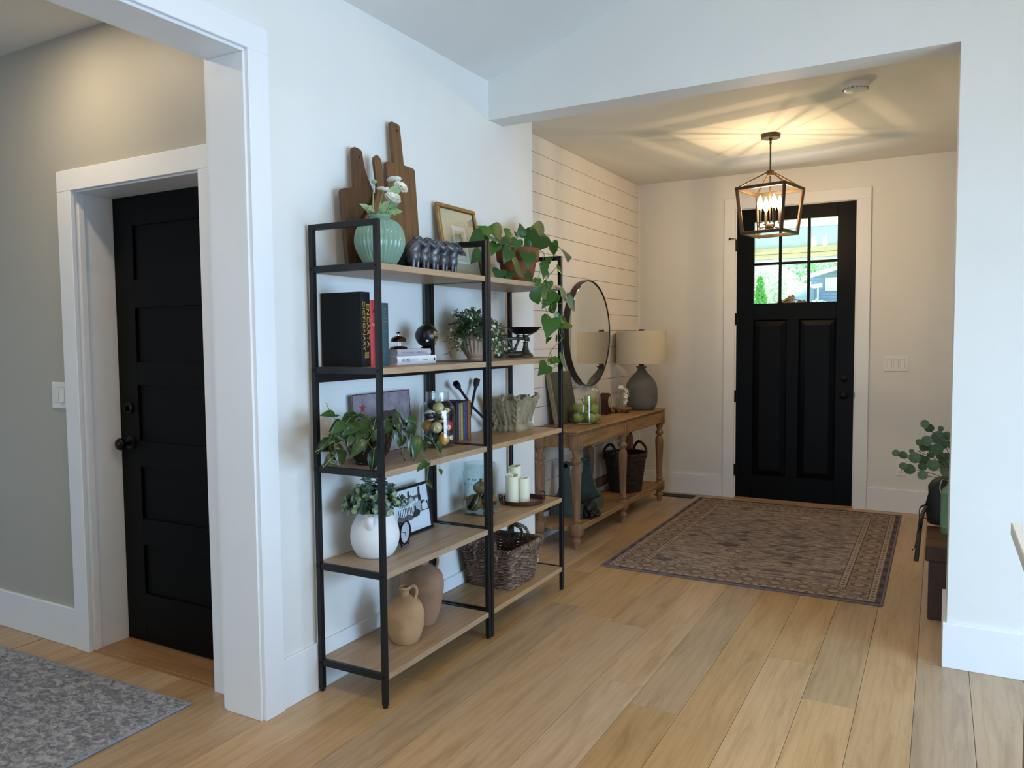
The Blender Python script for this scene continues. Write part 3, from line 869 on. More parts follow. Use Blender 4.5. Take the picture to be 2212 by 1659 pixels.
# gold framed print
plain('gilt', '#9a7a48', 0.38, 0.45, var=0.15, nscale=40)
plain('gilt_dark', '#5a3a1c', 0.5, 0.2, var=0.2, nscale=40)
plain('mat_linen', '#c4b898', 0.6, var=0.03, nscale=90)
plain('print_cream', '#d9d2bb', 0.6, var=0.03)
plain('ink_grey', '#5d5c56', 0.7, var=0.1, nscale=60)
plain('ink_black', '#141414', 0.7, var=0.1)
plain('paper_white', '#e9edf2', 0.6, var=0.01)
def framed(name, label, y0, w, h, xb, xt, z0, bar, depth, fm, fm2, mat_m, cat='picture frame'):
    """frame facing +x leaning back on the wall: local x to the right (+y), local y up, local z out"""
    ang = atan2(xb - xt, h)
    t = thing(name, label, cat, (xb, y0, z0))
    B = Matrix(((0, -sin(ang), cos(ang), 0), (1, 0, 0, 0), (0, cos(ang), sin(ang), 0), (0, 0, 0, 1)))
    for a, c in (((0, 0), (w, bar)), ((0, h - bar), (w, h)), ((0, bar), (bar, h - bar)), ((w - bar, bar), (w, h - bar))):
        link('frame_bar', MB().box((a[0], a[1], 0), (c[0], c[1], depth), 0.0025).mesh('frame_bar', fm), t, M=B)
    if fm2:
        i = bar
        for a, c in (((i - .004, i - .004), (w - i + .004, i + .003)), ((i - .004, h - i - .003), (w - i + .004, h - i + .004)), ((i - .004, i), (i + .003, h - i)), ((w - i - .003, i), (w - i + .004, h - i))):
            link('inner_lip', MB().box((a[0], a[1], 0.001), (c[0], c[1], depth - .004), 0.001).mesh('inner_lip', fm2), t, M=B)
    link('backing', MB().box((bar * .5, bar * .5, 0.002), (w - bar * .5, h - bar * .5, 0.006)).mesh('backing', mat_m), t, M=B)
    return t, B
t, B = framed('picture_frame', 'gilt framed small etching with a wide linen mat behind the sheep', 3.085, .345, .375, -2.060, -2.122, Z, .019, .017, 'gilt', 'gilt_dark', 'mat_linen')
def flat(poly, z, mat, parent, name, B, thick=0.0004):
    if sum(a[0] * b_[1] - b_[0] * a[1] for a, b_ in zip(poly, poly[1:] + poly[:1])) < 0: poly = poly[::-1]
    return link(name, MB().prism(poly, thick).mesh(name, mat), parent, M=B @ Matrix.Translation((0, 0, z)))
flat([(.115, .09), (.235, .09), (.235, .275), (.115, .275)], .0062, 'paper_white', t, 'print_border', B)
flat([(.129, .10), (.222, .10), (.222, .255), (.129, .255)], .0067, 'print_cream', t, 'etching', B)
for dx in (.172, .186): flat([(dx, .165), (dx + .0022, .165), (dx + .0022, .238), (dx, .238)], .0072, 'ink_grey', t, 'ink_line', B)
for zz in (.236, .218, .200, .182): flat([(.172, zz), (.188, zz), (.188, zz + .0025), (.172, zz + .0025)], .0072, 'ink_grey', t, 'ink_line', B)
flat([(.15, .13), (.165, .15), (.178, .168), (.19, .155), (.205, .15), (.21, .13)], .0072, 'ink_grey', t, 'ink_shape', B)
link('glass', MB().box((.017, .017, .0095), (.328, .358, .0105)).mesh('glass', 'pane_glass'), t, M=B)

# ------------------------------------------------------------------ second shelf
Z = SZ[1]
plain('cloth_black', '#0c0d0f', 0.6, var=0.05, nscale=60, bump=0.1, bscale=400, spec=0.25)
plain('cloth_red', '#b11f28', 0.5, var=0.05, nscale=60, bump=0.08, bscale=400)
plain('cloth_teal', '#2c4a55', 0.55, var=0.05, nscale=60, bump=0.08, bscale=400)
plain('cloth_rose', '#b77f76', 0.6)
plain('jacket_grey', '#a9a9b0', 0.35, var=0.02)
plain('jacket_white', '#dfe6ee', 0.28, var=0.01)
def pages_mat(name, c1, c2, axis):
    k = NT(name)
    x, y, z = k.xyz(k.coord())
    w = k.noise(k.n('ShaderNodeCombineXYZ', ins={axis: k.math('MULTIPLY', (x, y, z)[axis], 900.0)}).outputs[0], 1.0, 2)
    MATS[name] = k.set(k.ramp(w, [(0.3, lin(c1)), (0.7, lin(c2))]), 0.8)
pages_mat('pages_v', '#cfc8ba', '#a89f8f', 1)
pages_mat('pages_h', '#b9bcc4', '#8b8f9a', 2)
plain('foil_gold', '#d8c06a', 0.3, 0.7, var=0.05)
plain('foil_dull', '#8b8d80', 0.5)
def std_book(name, label, y0, w, d, h, xs, cover, pages='pages_v', zb=None, round_=0.004, group='books on the second shelf', hinge=True):
    """book standing upright, spine towards +x at x=xs, thickness w along y"""
    t = thing(name, label, 'book', (xs, y0, Z if zb is None else zb), 0, group)
    c = 0.0028
    p = MB()
    p.box((-d, 0, 0), (-.008, c, h), 0.0008); p.box((-d, w - c, 0), (-.008, w, h), 0.0008)
    n = 8
    vs = []
    for z in (0, h):
        for i in range(n + 1):
            u = i / n
            vs.append((-.006 + round_ * sin(pi * u), u * w, z))
        for i in range(n + 1):
            u = 1 - i / n
            vs.append((-.009 + round_ * sin(pi * u), c + u * (w - 2 * c), z))
    m = 2 * (n + 1)
    p.add(vs, [(i, (i + 1) % m, m + (i + 1) % m, m + i) for i in range(m)] + [tuple(reversed(range(m))), tuple(range(m, 2 * m))])
    if hinge:
        for yy in (-.0006, w - .0009): p.box((-.020, yy, .002), (-.012, yy + .0015, h - .002), 0.0006)
    p.build('cover', cover, t)
    p = MB(); p.box((-d + .003, c, .003), (-.009, w - c, h - .003)); p.build('page_block', pages, t)
    return t
SP = Matrix(((0, 0, 1, 0), (0, 1, 0, 0), (-1, 0, 0, 0), (0, 0, 0, 1)))   # text running down a spine that faces +x
t = std_book('dictionary', 'thick black dictionary with gold lettering on its spine', 2.312, .056, .205, .288, -1.929, 'cloth_black', hinge=True)
link('title', text_mesh('ENCARTA', .037, 'foil_gold', space=1.02), t, M=Matrix.Translation((-.0018, .0385, .160)) @ SP @ Matrix.Scale(.62, 4, Vector((0, 1, 0))))
link('title', text_mesh('DICTIONARY', .0315, 'foil_gold', space=1.0), t, M=Matrix.Translation((-.0018, .0145, .157)) @ SP @ Matrix.Scale(.62, 4, Vector((0, 1, 0))))
p = MB()
for k in range(3):
    for s_ in (-1, 1): p.tube([(0, .028 + s_ * .006 - .005, .034 + k * .008), (0.0004, .028 + s_ * .006 - .002, .039 + k * .008), (.0004, .028 + s_ * .006 + .002, .036 + k * .008), (0, .028 + s_ * .006 + .005, .041 + k * .008)], .0016, 6)
link('emblem', p.mesh('emblem', 'foil_gold'), t, loc=(-.0014, 0, 0))
t = std_book('red_book', 'red cloth hardback standing beside the black dictionary', 2.371, .036, .17, .258, -1.931, 'cloth_red')
p = MB(); p.sphere((0, .018, .163), .007, 10, 6, (.1, .7, 1)); p.sphere((0, .010, .163), .004, 8, 5, (.1, .7, 1)); link('emblem', p.mesh('emblem', 'foil_gold'), t, loc=(-.0018, 0, 0))
link('title', text_mesh('A', .022, 'cloth_black'), t, M=Matrix.Translation((-.0018, .018, .215)) @ Matrix(((0, 0, 1, 0), (1, 0, 0, 0), (0, 1, 0, 0), (0, 0, 0, 1))))
t = std_book('rose_book', 'thin dusty rose book squeezed between red and teal books', 2.409, .030, .16, .250, -1.934, 'cloth_rose')
t = std_book('teal_book', 'dark teal cloth hardback, rightmost of the upright books', 2.4405, .045, .165, .250, -1.932, 'cloth_teal')
def print_row(cx, cy, w, hgt, n, seed, mat, name, parent, M):
    """a line of print too small to read: short upright strokes"""
    r_ = random.Random(seed)
    p = MB()
    st = w / n
    for i in range(n):
        if r_.random() < .12: continue
        x = cx - w / 2 + st * (i + .15)
        hh = hgt * r_.choice((1, 1, .8))
        p.box((x, cy - hgt / 2, 0), (x + st * .28, cy - hgt / 2 + hh, .0005))
        if r_.random() < .6: p.box((x, cy - hgt / 2 + hh * r_.choice((0, .45, .85)), 0), (x + st * .72, cy - hgt / 2 + hh * r_.choice((0, .45, .85)) + hgt * .16, .0005))
    return link(name, p.mesh(name, mat), parent, M=M)
UP = Matrix(((0, 0, 1, 0), (1, 0, 0, 0), (0, 1, 0, 0), (0, 0, 0, 1)))
for k, wd in enumerate((.026, .020, .010, .024, .028)):
    print_row(0, 0, wd, .006, max(3, int(wd / .005)), k, 'foil_dull', 'title', t, Matrix.Translation((-.0018, .0225, .226 - .0125 * k)) @ UP)
print_row(0, 0, .018, .004, 5, 9, 'foil_dull', 'author', t, Matrix.Translation((-.0018, .0225, .140)) @ UP)
def flat_book(name, label, x, y, z, L, D, T, rz, cover, pages):
    """book lying flat, spine along +y facing +x"""
    t = thing(name, label, 'book', (x, y, z), rz, 'books stacked under the globe')
    c = .0025
    p = MB(); p.box((-D, 0, 0), (-.004, L, c), .0008); p.box((-D, 0, T - c), (-.004, L, T), .0008)
    n = 8
    vs = []
    for yy in (0, L):
        for i in range(n + 1):
            u = i / n; vs.append((-.004 + .004 * sin(pi * u), yy, u * T))
        for i in range(n + 1):
            u = 1 - i / n; vs.append((-.007 + .004 * sin(pi * u), yy, c + u * (T - 2 * c)))
    m = 2 * (n + 1)
    p.add(vs, [(i, m + i, m + (i + 1) % m, (i + 1) % m) for i in range(m)] + [tuple(range(m)), tuple(reversed(range(m, 2 * m)))])
    p.build('cover', cover, t)
    p = MB(); p.box((-D + .003, .003, c), (-.007, L - .003, T - c)); p.build('page_block', pages, t)
    return t
FS = Matrix(((0, 0, 1, 0), (1, 0, 0, 0), (0, 1, 0, 0), (0, 0, 0, 1)))
plain('ink_light', '#b9bdc6', 0.6); plain('ink_mid', '#8d8d94', 0.6); plain('ink_soft', '#4b5566', 0.6)
t = flat_book('white_book', 'white book lying flat, bottom of the stack under the globe', -1.929, 2.531, Z, .300, .22, .035, radians(3), 'jacket_white', 'pages_h')
link('title', text_mesh('HOME', .019, 'ink_soft', space=1.25), t, M=Matrix.Translation((.0003, .061, .0175)) @ FS)
link('title', text_mesh('BODY', .019, 'ink_light', space=1.25), t, M=Matrix.Translation((.0003, .122, .0175)) @ FS)
print_row(0, 0, .045, .004, 12, 3, 'ink_mid', 'author', t, Matrix.Translation((.0003, .212, .0175)) @ FS)
p = MB(); p.lathe([(.0065, 0), (.0065, .0005), (0, .0005)], 14); link('publisher_mark', p.mesh('publisher_mark', 'slot_dark'), t, M=Matrix.Translation((.0000, .283, .0175)) @ FS)
t = flat_book('grey_book', 'grey book lying flat on top of the white book', -1.931, 2.534, Z + .0352, .250, .20, .029, radians(2), 'jacket_grey', 'pages_h')
print_row(0, 0, .085, .005, 18, 4, 'ink_mid', 'title', t, Matrix.Translation((.0003, .075, .0145)) @ FS)
print_row(0, 0, .065, .005, 14, 5, 'ink_mid', 'author', t, Matrix.Translation((.0003, .168, .0145)) @ FS)
p = MB(); p.box((0, .222, .010), (.0006, .232, .018)); p.build('publisher_mark', 'jacket_white', t)
# service bell
plain('bell_bronze', '#4a352a', 0.14, 0.9, var=0.05)
plain('chrome', '#b9b9bd', 0.12, 1.0, var=0.02)
t = thing('service_bell', 'bronze desk bell standing on the stacked books', 'bell', (-1.985, 2.612, Z + .0645))
p = MB(); p.lathe([(0, 0), (.036, 0), (.037, .003), (.034, .008), (.022, .012), (0, .012)], 32); p.build('base', 'bell_bronze', t)
p = MB(); p.lathe([(.004, .012), (.004, .06), (0, .06)], 10); p.cyl((0.0, .012, .012), (0, .008, .034), .004, n=8); p.build('post', 'chrome', t)
p = MB(); p.lathe([(.031, .0305), (.0325, .032), (.031, .042), (.023, .0505), (.008, .055), (0, .0555), (0, .0545), (.022, .049), (.029, .041), (.030, .0315), (.031, .0305)], 32); p.build('dome', 'bell_bronze', t)
p = MB(); p.lathe([(.0022, .055), (.0022, .064), (.009, .066), (.0095, .068), (.007, .070), (0, .0705)], 16); p.build('button', 'bell_bronze', t)
# globe
k = NT('globe_map')
co = k.coord()
land = k.noise(co, 17.0, 5, 0.6, 0.4)
sp = k.xyz(co)
side = k.math('ADD', k.math('MULTIPLY', sp[0], 12.0), k.math('MULTIPLY', sp[1], 22.0))
msk = k.ramp(k.math('ADD', land, k.math('MULTIPLY', side, 0.22)), [(0.60, (0, 0, 0, 1)), (0.615, (1, 1, 1, 1))])
landc = k.ramp(k.noise(co, 26, 2), [(0.4, lin('#a5962f')), (0.55, lin('#8c7c58')), (0.7, lin('#6a5a3a'))])
st_ = k.ramp(k.noise(co, 90, 3), [(0.62, lin('#0c0d10')), (0.75, lin('#3c3f45'))])
MATS['globe_map'] = k.set(k.mix(msk, st_, landc), 0.32)
t = thing('desk_globe', 'small black desk globe on the stacked books', 'globe', (-2.005, 2.845, Z + .0645))
q = MB(); q.sphere((0, 0, .0), .0515, 28, 18)
link('globe_ball', q.mesh('globe_ball', 'globe_map'), t, loc=(0, 0, .0555), rot=(radians(12), radians(10), 0))
p = MB(); p.tube([(0.040 * sin(a) * .35, .0585 * sin(a) + .0, .0555 + .0585 * cos(a)) for a in [radians(-12 + 200 * i / 20) for i in range(21)]], .0022, 6, flat=2.0); p.build('meridian_arm', 'hardware_black', t)
p = MB(); p.lathe([(0, 0), (.026, 0), (.027, .003), (.02, .006), (.006, .008), (.004, .012), (0, .012)], 20); p.build('base', 'hardware_black', t)
p = MB(); p.box((.037, -.020, .0295), (.0392, -.008, .0375)); link('title_patch', p.mesh('title_patch', 'print_cream'), t, M=Matrix.Translation((0.0065, -.019, .0005)) @ Matrix.Rotation(radians(-28), 4, 'Z') @ Matrix.Translation((-.006, .006, 0)))

# fluted planter with jasmine
plain('clay_tan', '#a28a76', 0.7, var=0.1, nscale=14, bump=0.12, bscale=120)
plain('leaf_jasmine', '#4b5f3a', 0.5, var=0.2, nscale=60)
plain('bloom_cream', '#e6e6c4', 0.55, var=0.06, nscale=80)
Z = SZ[1]
t = thing('fluted_planter', 'fluted tan clay planter of white jasmine between the bookcases', 'potted plant', (-1.985, 3.225, Z))
p = MB()
p.lathe([(0.0, 0.0), (0.040, 0.0), (0.043, 0.006), (0.041, 0.011), (0.043, 0.015)] + prof_curve([(0.044, 0.016), (0.062, 0.045), (0.079, 0.085), (0.083, 0.108), (0.078, 0.125), (0.071, 0.132)], 4), 96, None, 24, 0.075, lambda u: 1.0 if u > .3 and u < .93 else 0.0)
p.lathe([(.069, .131), (.070, .134), (.074, .137), (.075, .146), (.072, .150), (.066, .149), (.064, .135), (.060, .120), (0, .118)], 48)
p.build('pot', 'clay_tan', t)
def spray(seed, n, origin, spread, hgt, leaf, bloom, droop, bias=(0, 0, 0), limx=None):
    """arching stems with narrow curled leaves and little star blooms"""
    rr = random.Random(seed)
    L, S, F = MB(), MB(), MB()
    for i in range(n):
        a = rr.uniform(0, 2 * pi)
        r = spread * sqrt(rr.random())
        tip = Vector((r * cos(a), r * sin(a) * 1.0, hgt * rr.uniform(.45, 1.0) - droop * (r / spread) ** 2)) + Vector(bias)
        if limx and tip.x < limx: tip.x = limx + rr.uniform(0, .03)
        o = Vector(origin) + Vector((cos(a), sin(a), 0)) * .035 * rr.random()
        mid = (o + tip) / 2 + Vector((0, 0, .03))
        pts = bez([o, mid, tip], 6)
        S.tube(pts, .0009, 4)
        for j in range(3, len(pts)):
            for q in range(leaf):
                d = Vector((rr.uniform(-1, 1), rr.uniform(-1, 1), rr.uniform(-.3, 1))).normalized()
                d = (d + (pts[j] - pts[j - 1]).normalized() * .8).normalized()
                ln = rr.uniform(.016, .03)
                s_ = d.orthogonal().normalized() * .0026
                up = Vector((0, 0, 1)) * ln * rr.uniform(-.25, .3)
                b0 = pts[j]
                m_ = b0 + d * ln * .55 + up * .8
                L.add([b0, m_ - s_, m_ + s_, b0 + d * ln + up * 0.2 - Vector((0, 0, ln * .25))], [(0, 1, 2), (1, 3, 2)], True)
        if rr.random() < bloom:
            for q in range(rr.choice((1, 2, 3))):
                c = tip + Vector((rr.uniform(-.012, .012), rr.uniform(-.012, .012), rr.uniform(-.01, .012)))
                nrm = Vector((rr.uniform(.2, 1), rr.uniform(-1, .3), rr.uniform(-.2, .8))).normalized()
                u = nrm.orthogonal().normalized(); w = nrm.cross(u)
                for k_ in range(5):
                    an = 2 * pi * k_ / 5
                    e = u * cos(an) + w * sin(an)
                    e2 = u * cos(an + .55) + w * sin(an + .55); e3 = u * cos(an - .55) + w * sin(an - .55)
                    F.add([c, c + e3 * .0045 + nrm * .001, c + e * .0085 + nrm * .003, c + e2 * .0045 + nrm * .001], [(0, 1, 2, 3)])
    return L, S, F
L, S, F = spray(3, 105, (0, 0, .14), .150, .250, 3, .5, .09, bias=(.0, -.015, .0), limx=-.10)
L3, S3, F3 = spray(17, 16, (0, 0, .14), .175, .315, 2, .55, .12, bias=(.01, -.02, .0), limx=-.10)
L2, S2, F2 = spray(8, 16, (0, 0, .14), .155, .16, 3, .9, .03, bias=(.02, -.01, -.02), limx=-.09)
for X, Y in ((L, L2), (S, S2), (F, F2), (L, L3), (S, S3), (F, F3)): X.add(Y.v, Y.f, False)
S.build('stems', 'leaf_jasmine', t, kind='stuff'); L.build('leaves', 'leaf_jasmine', t, kind='stuff'); F.build('blooms', 'bloom_cream', t, kind='stuff')
# antique balance scale
plain('iron_brown', '#4f463f', 0.5, 0.5, var=0.2, nscale=30, bump=0.1, bscale=120)
plain('iron_black', '#17171a', 0.4, 0.5, var=0.1)
plain('brass_dark', '#6b4a33', 0.4, 0.6, var=0.15)
t = thing('balance_scale', 'antique iron balance scale with a black pan', 'scale', (-2.025, 3.685, Z), atan2(.80, .60))
def bell_prof(r): return prof_curve([(r, 0.0), (r, .006), (r * .92, .016), (r * .55, .032), (r * .36, .055), (r * .30, .078), (r * .36, .082), (r * .36, .086)], 3) + [(0, .086)]
p = MB()
p.lathe(bell_prof(.042), 28, Matrix.Translation((-.072, 0, 0))); p.lathe(bell_prof(.042), 28, Matrix.Translation((.072, 0, 0)))
p.box((-.075, -.019, .0), (.075, .019, .034), .012); p.build('base', 'iron_brown', t)
p = MB()
for s_ in (-1, 1): p.tube([(0, 0, .028), (s_ * .010, 0, .05), (s_ * .022, 0, .075), (s_ * .034, 0, .098)], [.010, .0085, .0075, .0075], 8)
p.build('yoke', 'iron_brown', t)
p = MB()
p.box((-.095, -.008, .094), (.095, .008, .112), .004); p.box((.060, -.013, .090), (.084, .013, .122), .006); p.box((.018, -.012, .092), (.034, .012, .122), .006)
p.cyl((.072, 0, .084), (.072, 0, .1), .005, n=8); p.cyl((-.072, 0, .084), (-.072, 0, .1), .005, n=8); p.cyl((.09, -.012, .092), (.09, .012, .092), .005, n=8)
p.build('beam', 'iron_brown', t)
p = MB()
p.lathe([(0, .126), (.045, .127), (.070, .138), (.088, .158), (.099, .163), (.1, .165), (.097, .165), (.086, .160), (.068, .141), (.044, .130), (0, .129)], 40, Matrix.Translation((.062, 0, 0)))
p.build('pan', 'iron_black', t)
p = MB(); p.cyl((.062, 0, .108), (.062, 0, .128), .006, n=8); p.tube([(.062 - .05, 0, .128), (.062 - .02, 0, .118), (.062 + .02, 0, .118), (.062 + .05, 0, .128)], .003, 6); p.build('pan_holder', 'iron_black', t)
p = MB(); p.lathe([(0, .113), (.034, .113), (.036, .118), (.028, .124), (0, .124)], 24, Matrix.Translation((-.07, 0, 0))); p.lathe([(0, .124), (.016, .124), (.019, .143), (.016, .147), (0, .146)], 6, Matrix.Translation((-.07, 0, 0)), smooth=False); p.build('weight_cup', 'brass_dark', t)

# ------------------------------------------------------------------ third shelf
Z = SZ[2]
# tin sign with the star and bear
k = NT('tin_grey')
co = k.coord()
w = k.noise(co, 14, 6, 0.65)
MATS['tin_grey'] = k.set(k.ramp(w, [(0.3, lin('#6a6068')), (0.55, lin('#8f8790')), (0.75, lin('#9e979c'))]), 0.55)
plain('rust_red', '#5a2a2c', 0.6, var=0.2, nscale=40)
plain('star_red', '#9a3436', 0.6, var=0.12, nscale=60)
plain('bear_brown', '#3f332d', 0.6, var=0.2, nscale=40)
t = thing('tin_sign', 'grey tin flag sign with a red star behind the trailing plant', 'sign', (-2.100, 2.475, Z))
ang = atan2(.012, .26)
B = Matrix.Translation((0, 0, 0)) @ Matrix(((0, -sin(ang), cos(ang), 0), (1, 0, 0, 0), (0, cos(ang), sin(ang), 0), (0, 0, 0, 1)))
link('tin_plate', MB().prism(round_poly([(-.02, 0), (.375, 0), (.375, .262), (-.02, .262)], .006, 3), .0025).mesh('tin_plate', 'tin_grey'), t, M=B)
rr = random.Random(2)
rim = []
for (ax, ay), (cx, cy_) in (((-.02, .0), (.375, 0)), ((.375, 0), (.375, .262)), ((.375, .262), (-.02, .262)), ((-.02, .262), (-.02, 0))):
    n = 40 if abs(cx - ax) > .1 else 26
    rim += [(ax + (cx - ax) * i / n, ay + (cy_ - ay) * i / n) for i in range(n)]
inn = [(min(max(x, -.02 + rr.uniform(.0015, .006)), .375 - rr.uniform(.0015, .006)), min(max(y, rr.uniform(.0015, .006)), .262 - rr.uniform(.0015, .006))) for x, y in rim]
n = len(rim)
p = MB(); p.add([(x, y, .0028) for x, y in rim] + [(x, y, .0028) for x, y in inn], [(i, (i + 1) % n, n + (i + 1) % n, n + i) for i in range(n)])
link('rusted_rim', p.mesh('rusted_rim', 'rust_red'), t, M=B)
star = [((.0235 if i % 2 == 0 else .0095) * cos(pi / 2 + i * pi / 5) + .043, (.0235 if i % 2 == 0 else .0095) * sin(pi / 2 + i * pi / 5) + .203) for i in range(10)]
flat(star, .0025, 'star_red', t, 'star', B)
bear = [(.10, .05), (.115, .09), (.105, .115), (.115, .135), (.15, .165), (.19, .182), (.225, .178), (.26, .182), (.285, .165), (.30, .14), (.305, .10), (.295, .05), (.275, .05), (.27, .09), (.22, .085), (.17, .09), (.155, .05)]
flat(bear, .0025, 'bear_brown', t, 'bear', B)
# big glass jar of pool balls
JX, JY = -1.985, 2.893
t = thing('glass_jar', 'large clear glass jar filled with pool balls', 'jar', (JX, JY, Z))
p = MB()
out = prof_curve([(.060, .001), (.074, .006), (.078, .02), (.079, .10), (.078, .165), (.070, .190), (.056, .204), (.052, .212)], 4)
p.lathe([(0, .0)] + out + [(.0525, .218), (.0540, .222), (.0525, .228), (.0540, .234), (.0525, .240), (.0535, .248), (.0520, .252), (.0495, .251), (.0490, .21)] + [(r - .0035, z + .002) for r, z in reversed(out[2:-2])] + [(.055, .010), (0, .010)], 48)
p.build('glass', 'jar_glass', t)
BALL = .0262
def ball_mat(name, c, stripe=False):
    k = NT(name)
    co = k.coord()
    x, y, z = k.xyz(co)
    ivory = lin('#e3d6ae')
    col = lin(c)
    if stripe:
        band = k.ramp(k.math('ABSOLUTE', k.math('DIVIDE', z, BALL)), [(0.52, (1, 1, 1, 1)), (0.55, (0, 0, 0, 1))])
        colr = k.mix(band, ivory, col)
    else:
        colr = k.mix(k.math('MULTIPLY', k.noise(co, 60, 2), .12), col, (0, 0, 0, 1))
    cap = k.ramp(k.math('DIVIDE', x, BALL), [(0.885, (0, 0, 0, 1)), (0.90, (1, 1, 1, 1))])
    MATS[name] = k.set(k.mix(cap, colr, ivory), 0.12)
for nm, c, s_ in (('navy', '#1a2138', 0), ('cream', '#d9c98a', 0), ('red', '#b02536', 0), ('yellow', '#d69a1e', 0), ('green', '#17352f', 0), ('navy_stripe', '#1a2138', 1), ('black', '#131417', 0), ('purple_stripe', '#3a2340', 1), ('yellow_stripe', '#d69a1e', 1), ('maroon', '#4a1722', 0), ('purple', '#3f2a4c', 0)):
    ball_mat('ball_' + nm, c, s_)
BM = MB().sphere((0, 0, 0), BALL, 24, 16)
# local positions: (x, y, z), facing of the number, colour, number
_vr, _vf = Vector((.825, .566, 0)), Vector((.566, -.825, 0))
def _vw(r, f_, z): v = _vr * r + _vf * f_; return (v.x, v.y, z)
def _dv(r, f_, z): v = _vr * r + _vf * f_; return (v.x, v.y, z)
balls = [(*_vw(-.036, .022, .040), 'green', '6', _dv(-.2, .6, -.7)), (*_vw(.024, .037, .038), 'yellow', '1', _dv(.6, -.4, .6)), (*_vw(-.016, -.040, .040), 'black', '8', _dv(-.8, .4, .1)), (*_vw(.045, -.012, .042), 'purple', '4', _dv(.65, .75, -.05)), (*_vw(.004, -.003, .078), 'black', '8', _dv(.5, .3, -.6)),
         (*_vw(-.046, .004, .096), 'yellow', '1', _dv(.3, 1, -.1)), (*_vw(-.006, .045, .094), 'cream', '12', _dv(-.02, 1, -.05)), (*_vw(.044, .014, .096), 'red', '3', _dv(.12, 1, -.2)), (*_vw(.0, -.044, .104), 'maroon', '7', _dv(.5, -.8, 0)), (*_vw(.030, -.038, .145), 'green', '14', _dv(.3, -1, 0)),
         (*_vw(-.036, .022, .145), 'navy_stripe', '10', _dv(-.9, .1, -.2)), (*_vw(.019, .032, .140), 'purple_stripe', '12', _dv(.35, 1, .1)), (*_vw(-.030, -.034, .150), 'maroon', '7', _dv(-.5, -.8, 0)), (*_vw(.044, -.006, .168), 'black', '8', _dv(-.1, .9, .0)), (*_vw(.004, .002, .178), 'cream', '9', _dv(-.6, -.6, .6))]
plain('ball_ink', '#1b1b1b', 0.3, var=0)
numtxt = {}
for (x, y, z, c, num, dv) in balls:
    s_ = 1.0
    me = BM.mesh('pool_ball', 'ball_' + c)
    o = thing('pool_ball', {'navy_stripe': 'navy striped pool ball near the top of the jar', 'yellow_stripe': 'cream and yellow striped pool ball topmost in the jar', 'purple_stripe': 'purple striped pool ball with a ringed number'}.get(c, '%s pool ball' % c), 'pool ball', (JX + x, JY + y, Z + z), 0, 'pool balls in the glass jar')
    R = frame_m((0, 0, 0), dv, (0, 0, 1))
    link('ball', me, o, M=R)
    tm = text_mesh(num, .013, 'ball_ink', 'number')
    link('number', tm, o, M=R @ Matrix.Translation((BALL - .0002, 0, 0)) @ FS)
    o['_c'] = c
_pos = {0: 'dark green pool ball at the bottom left of the jar', 1: 'chipped yellow pool ball low at the front of the jar', 2: 'black pool ball low at the back left of the jar', 3: 'purple pool ball at the bottom right of the jar', 4: 'black pool ball in the lower middle of the jar', 5: 'orange yellow pool ball against the left side of the jar', 6: 'cream pool ball with its number facing out in mid jar', 7: 'red pool ball on the right side of the jar', 8: 'maroon pool ball at the back in mid jar', 9: 'dark green pool ball high at the back right of the jar', 12: 'maroon pool ball high at the back left of the jar', 13: 'black pool ball at the upper right of the jar', 14: 'cream pool ball topmost in the jar'}
_bl = [o for o in COL.objects if o.name.startswith('pool_ball')]
for i, o in enumerate(_bl):
    if i in _pos: o['label'] = _pos[i]
    del o['_c']
# small old books
plain('cloth_navy', '#1d2032', 0.6, var=0.1, nscale=60); plain('cloth_ochre', '#b39a3e', 0.6, var=0.12, nscale=60); plain('cloth_tan', '#9a8478', 0.7, var=0.12, nscale=60)
plain('cloth_blue', '#2b3f74', 0.55, var=0.1, nscale=60); plain('cloth_wine', '#5a1420', 0.55, var=0.08); plain('leather_brown', '#7e4622', 0.45, var=0.12, nscale=50)
G3 = 'small old books on the third shelf'
std_book('old_book', 'old navy cloth book next to the pool ball jar', 3.086, .020, .12, .187, -2.006, 'cloth_navy', zb=Z, round_=.003, group=G3)
std_book('old_book', 'worn tan covered old book with frayed pages', 3.1065, .017, .12, .178, -2.004, 'cloth_tan', zb=Z, round_=.002, group=G3)
std_book('old_book', 'yellow ochre old book between tan and blue books', 3.124, .018, .12, .181, -2.003, 'cloth_ochre', zb=Z, round_=.003, group=G3)
std_book('old_book', 'royal blue old book with a wine edge', 3.146, .026, .12, .186, -2.003, 'cloth_blue', zb=Z, round_=.004, group=G3)
std_book('old_book', 'thin wine red book beside the brown leather one', 3.1725, .010, .12, .184, -2.003, 'cloth_wine', zb=Z, round_=.002, group=G3)
t = std_book('old_book', 'brown leather book with gilt marks, rightmost of the small old books', 3.183, .026, .12, .188, -2.000, 'leather_brown', zb=Z, round_=.004, group=G3)
for zz in (.150, .112): 
    p = MB(); p.box((-.004, .006, zz), (.0008, .020, zz + .0012)); p.box((-.004, .009, zz - .012), (.0008, .0105, zz - .003)); p.box((-.004, .015, zz - .012), (.0008, .0165, zz - .003)); p.build('gilt_mark', 'foil_gold', t)
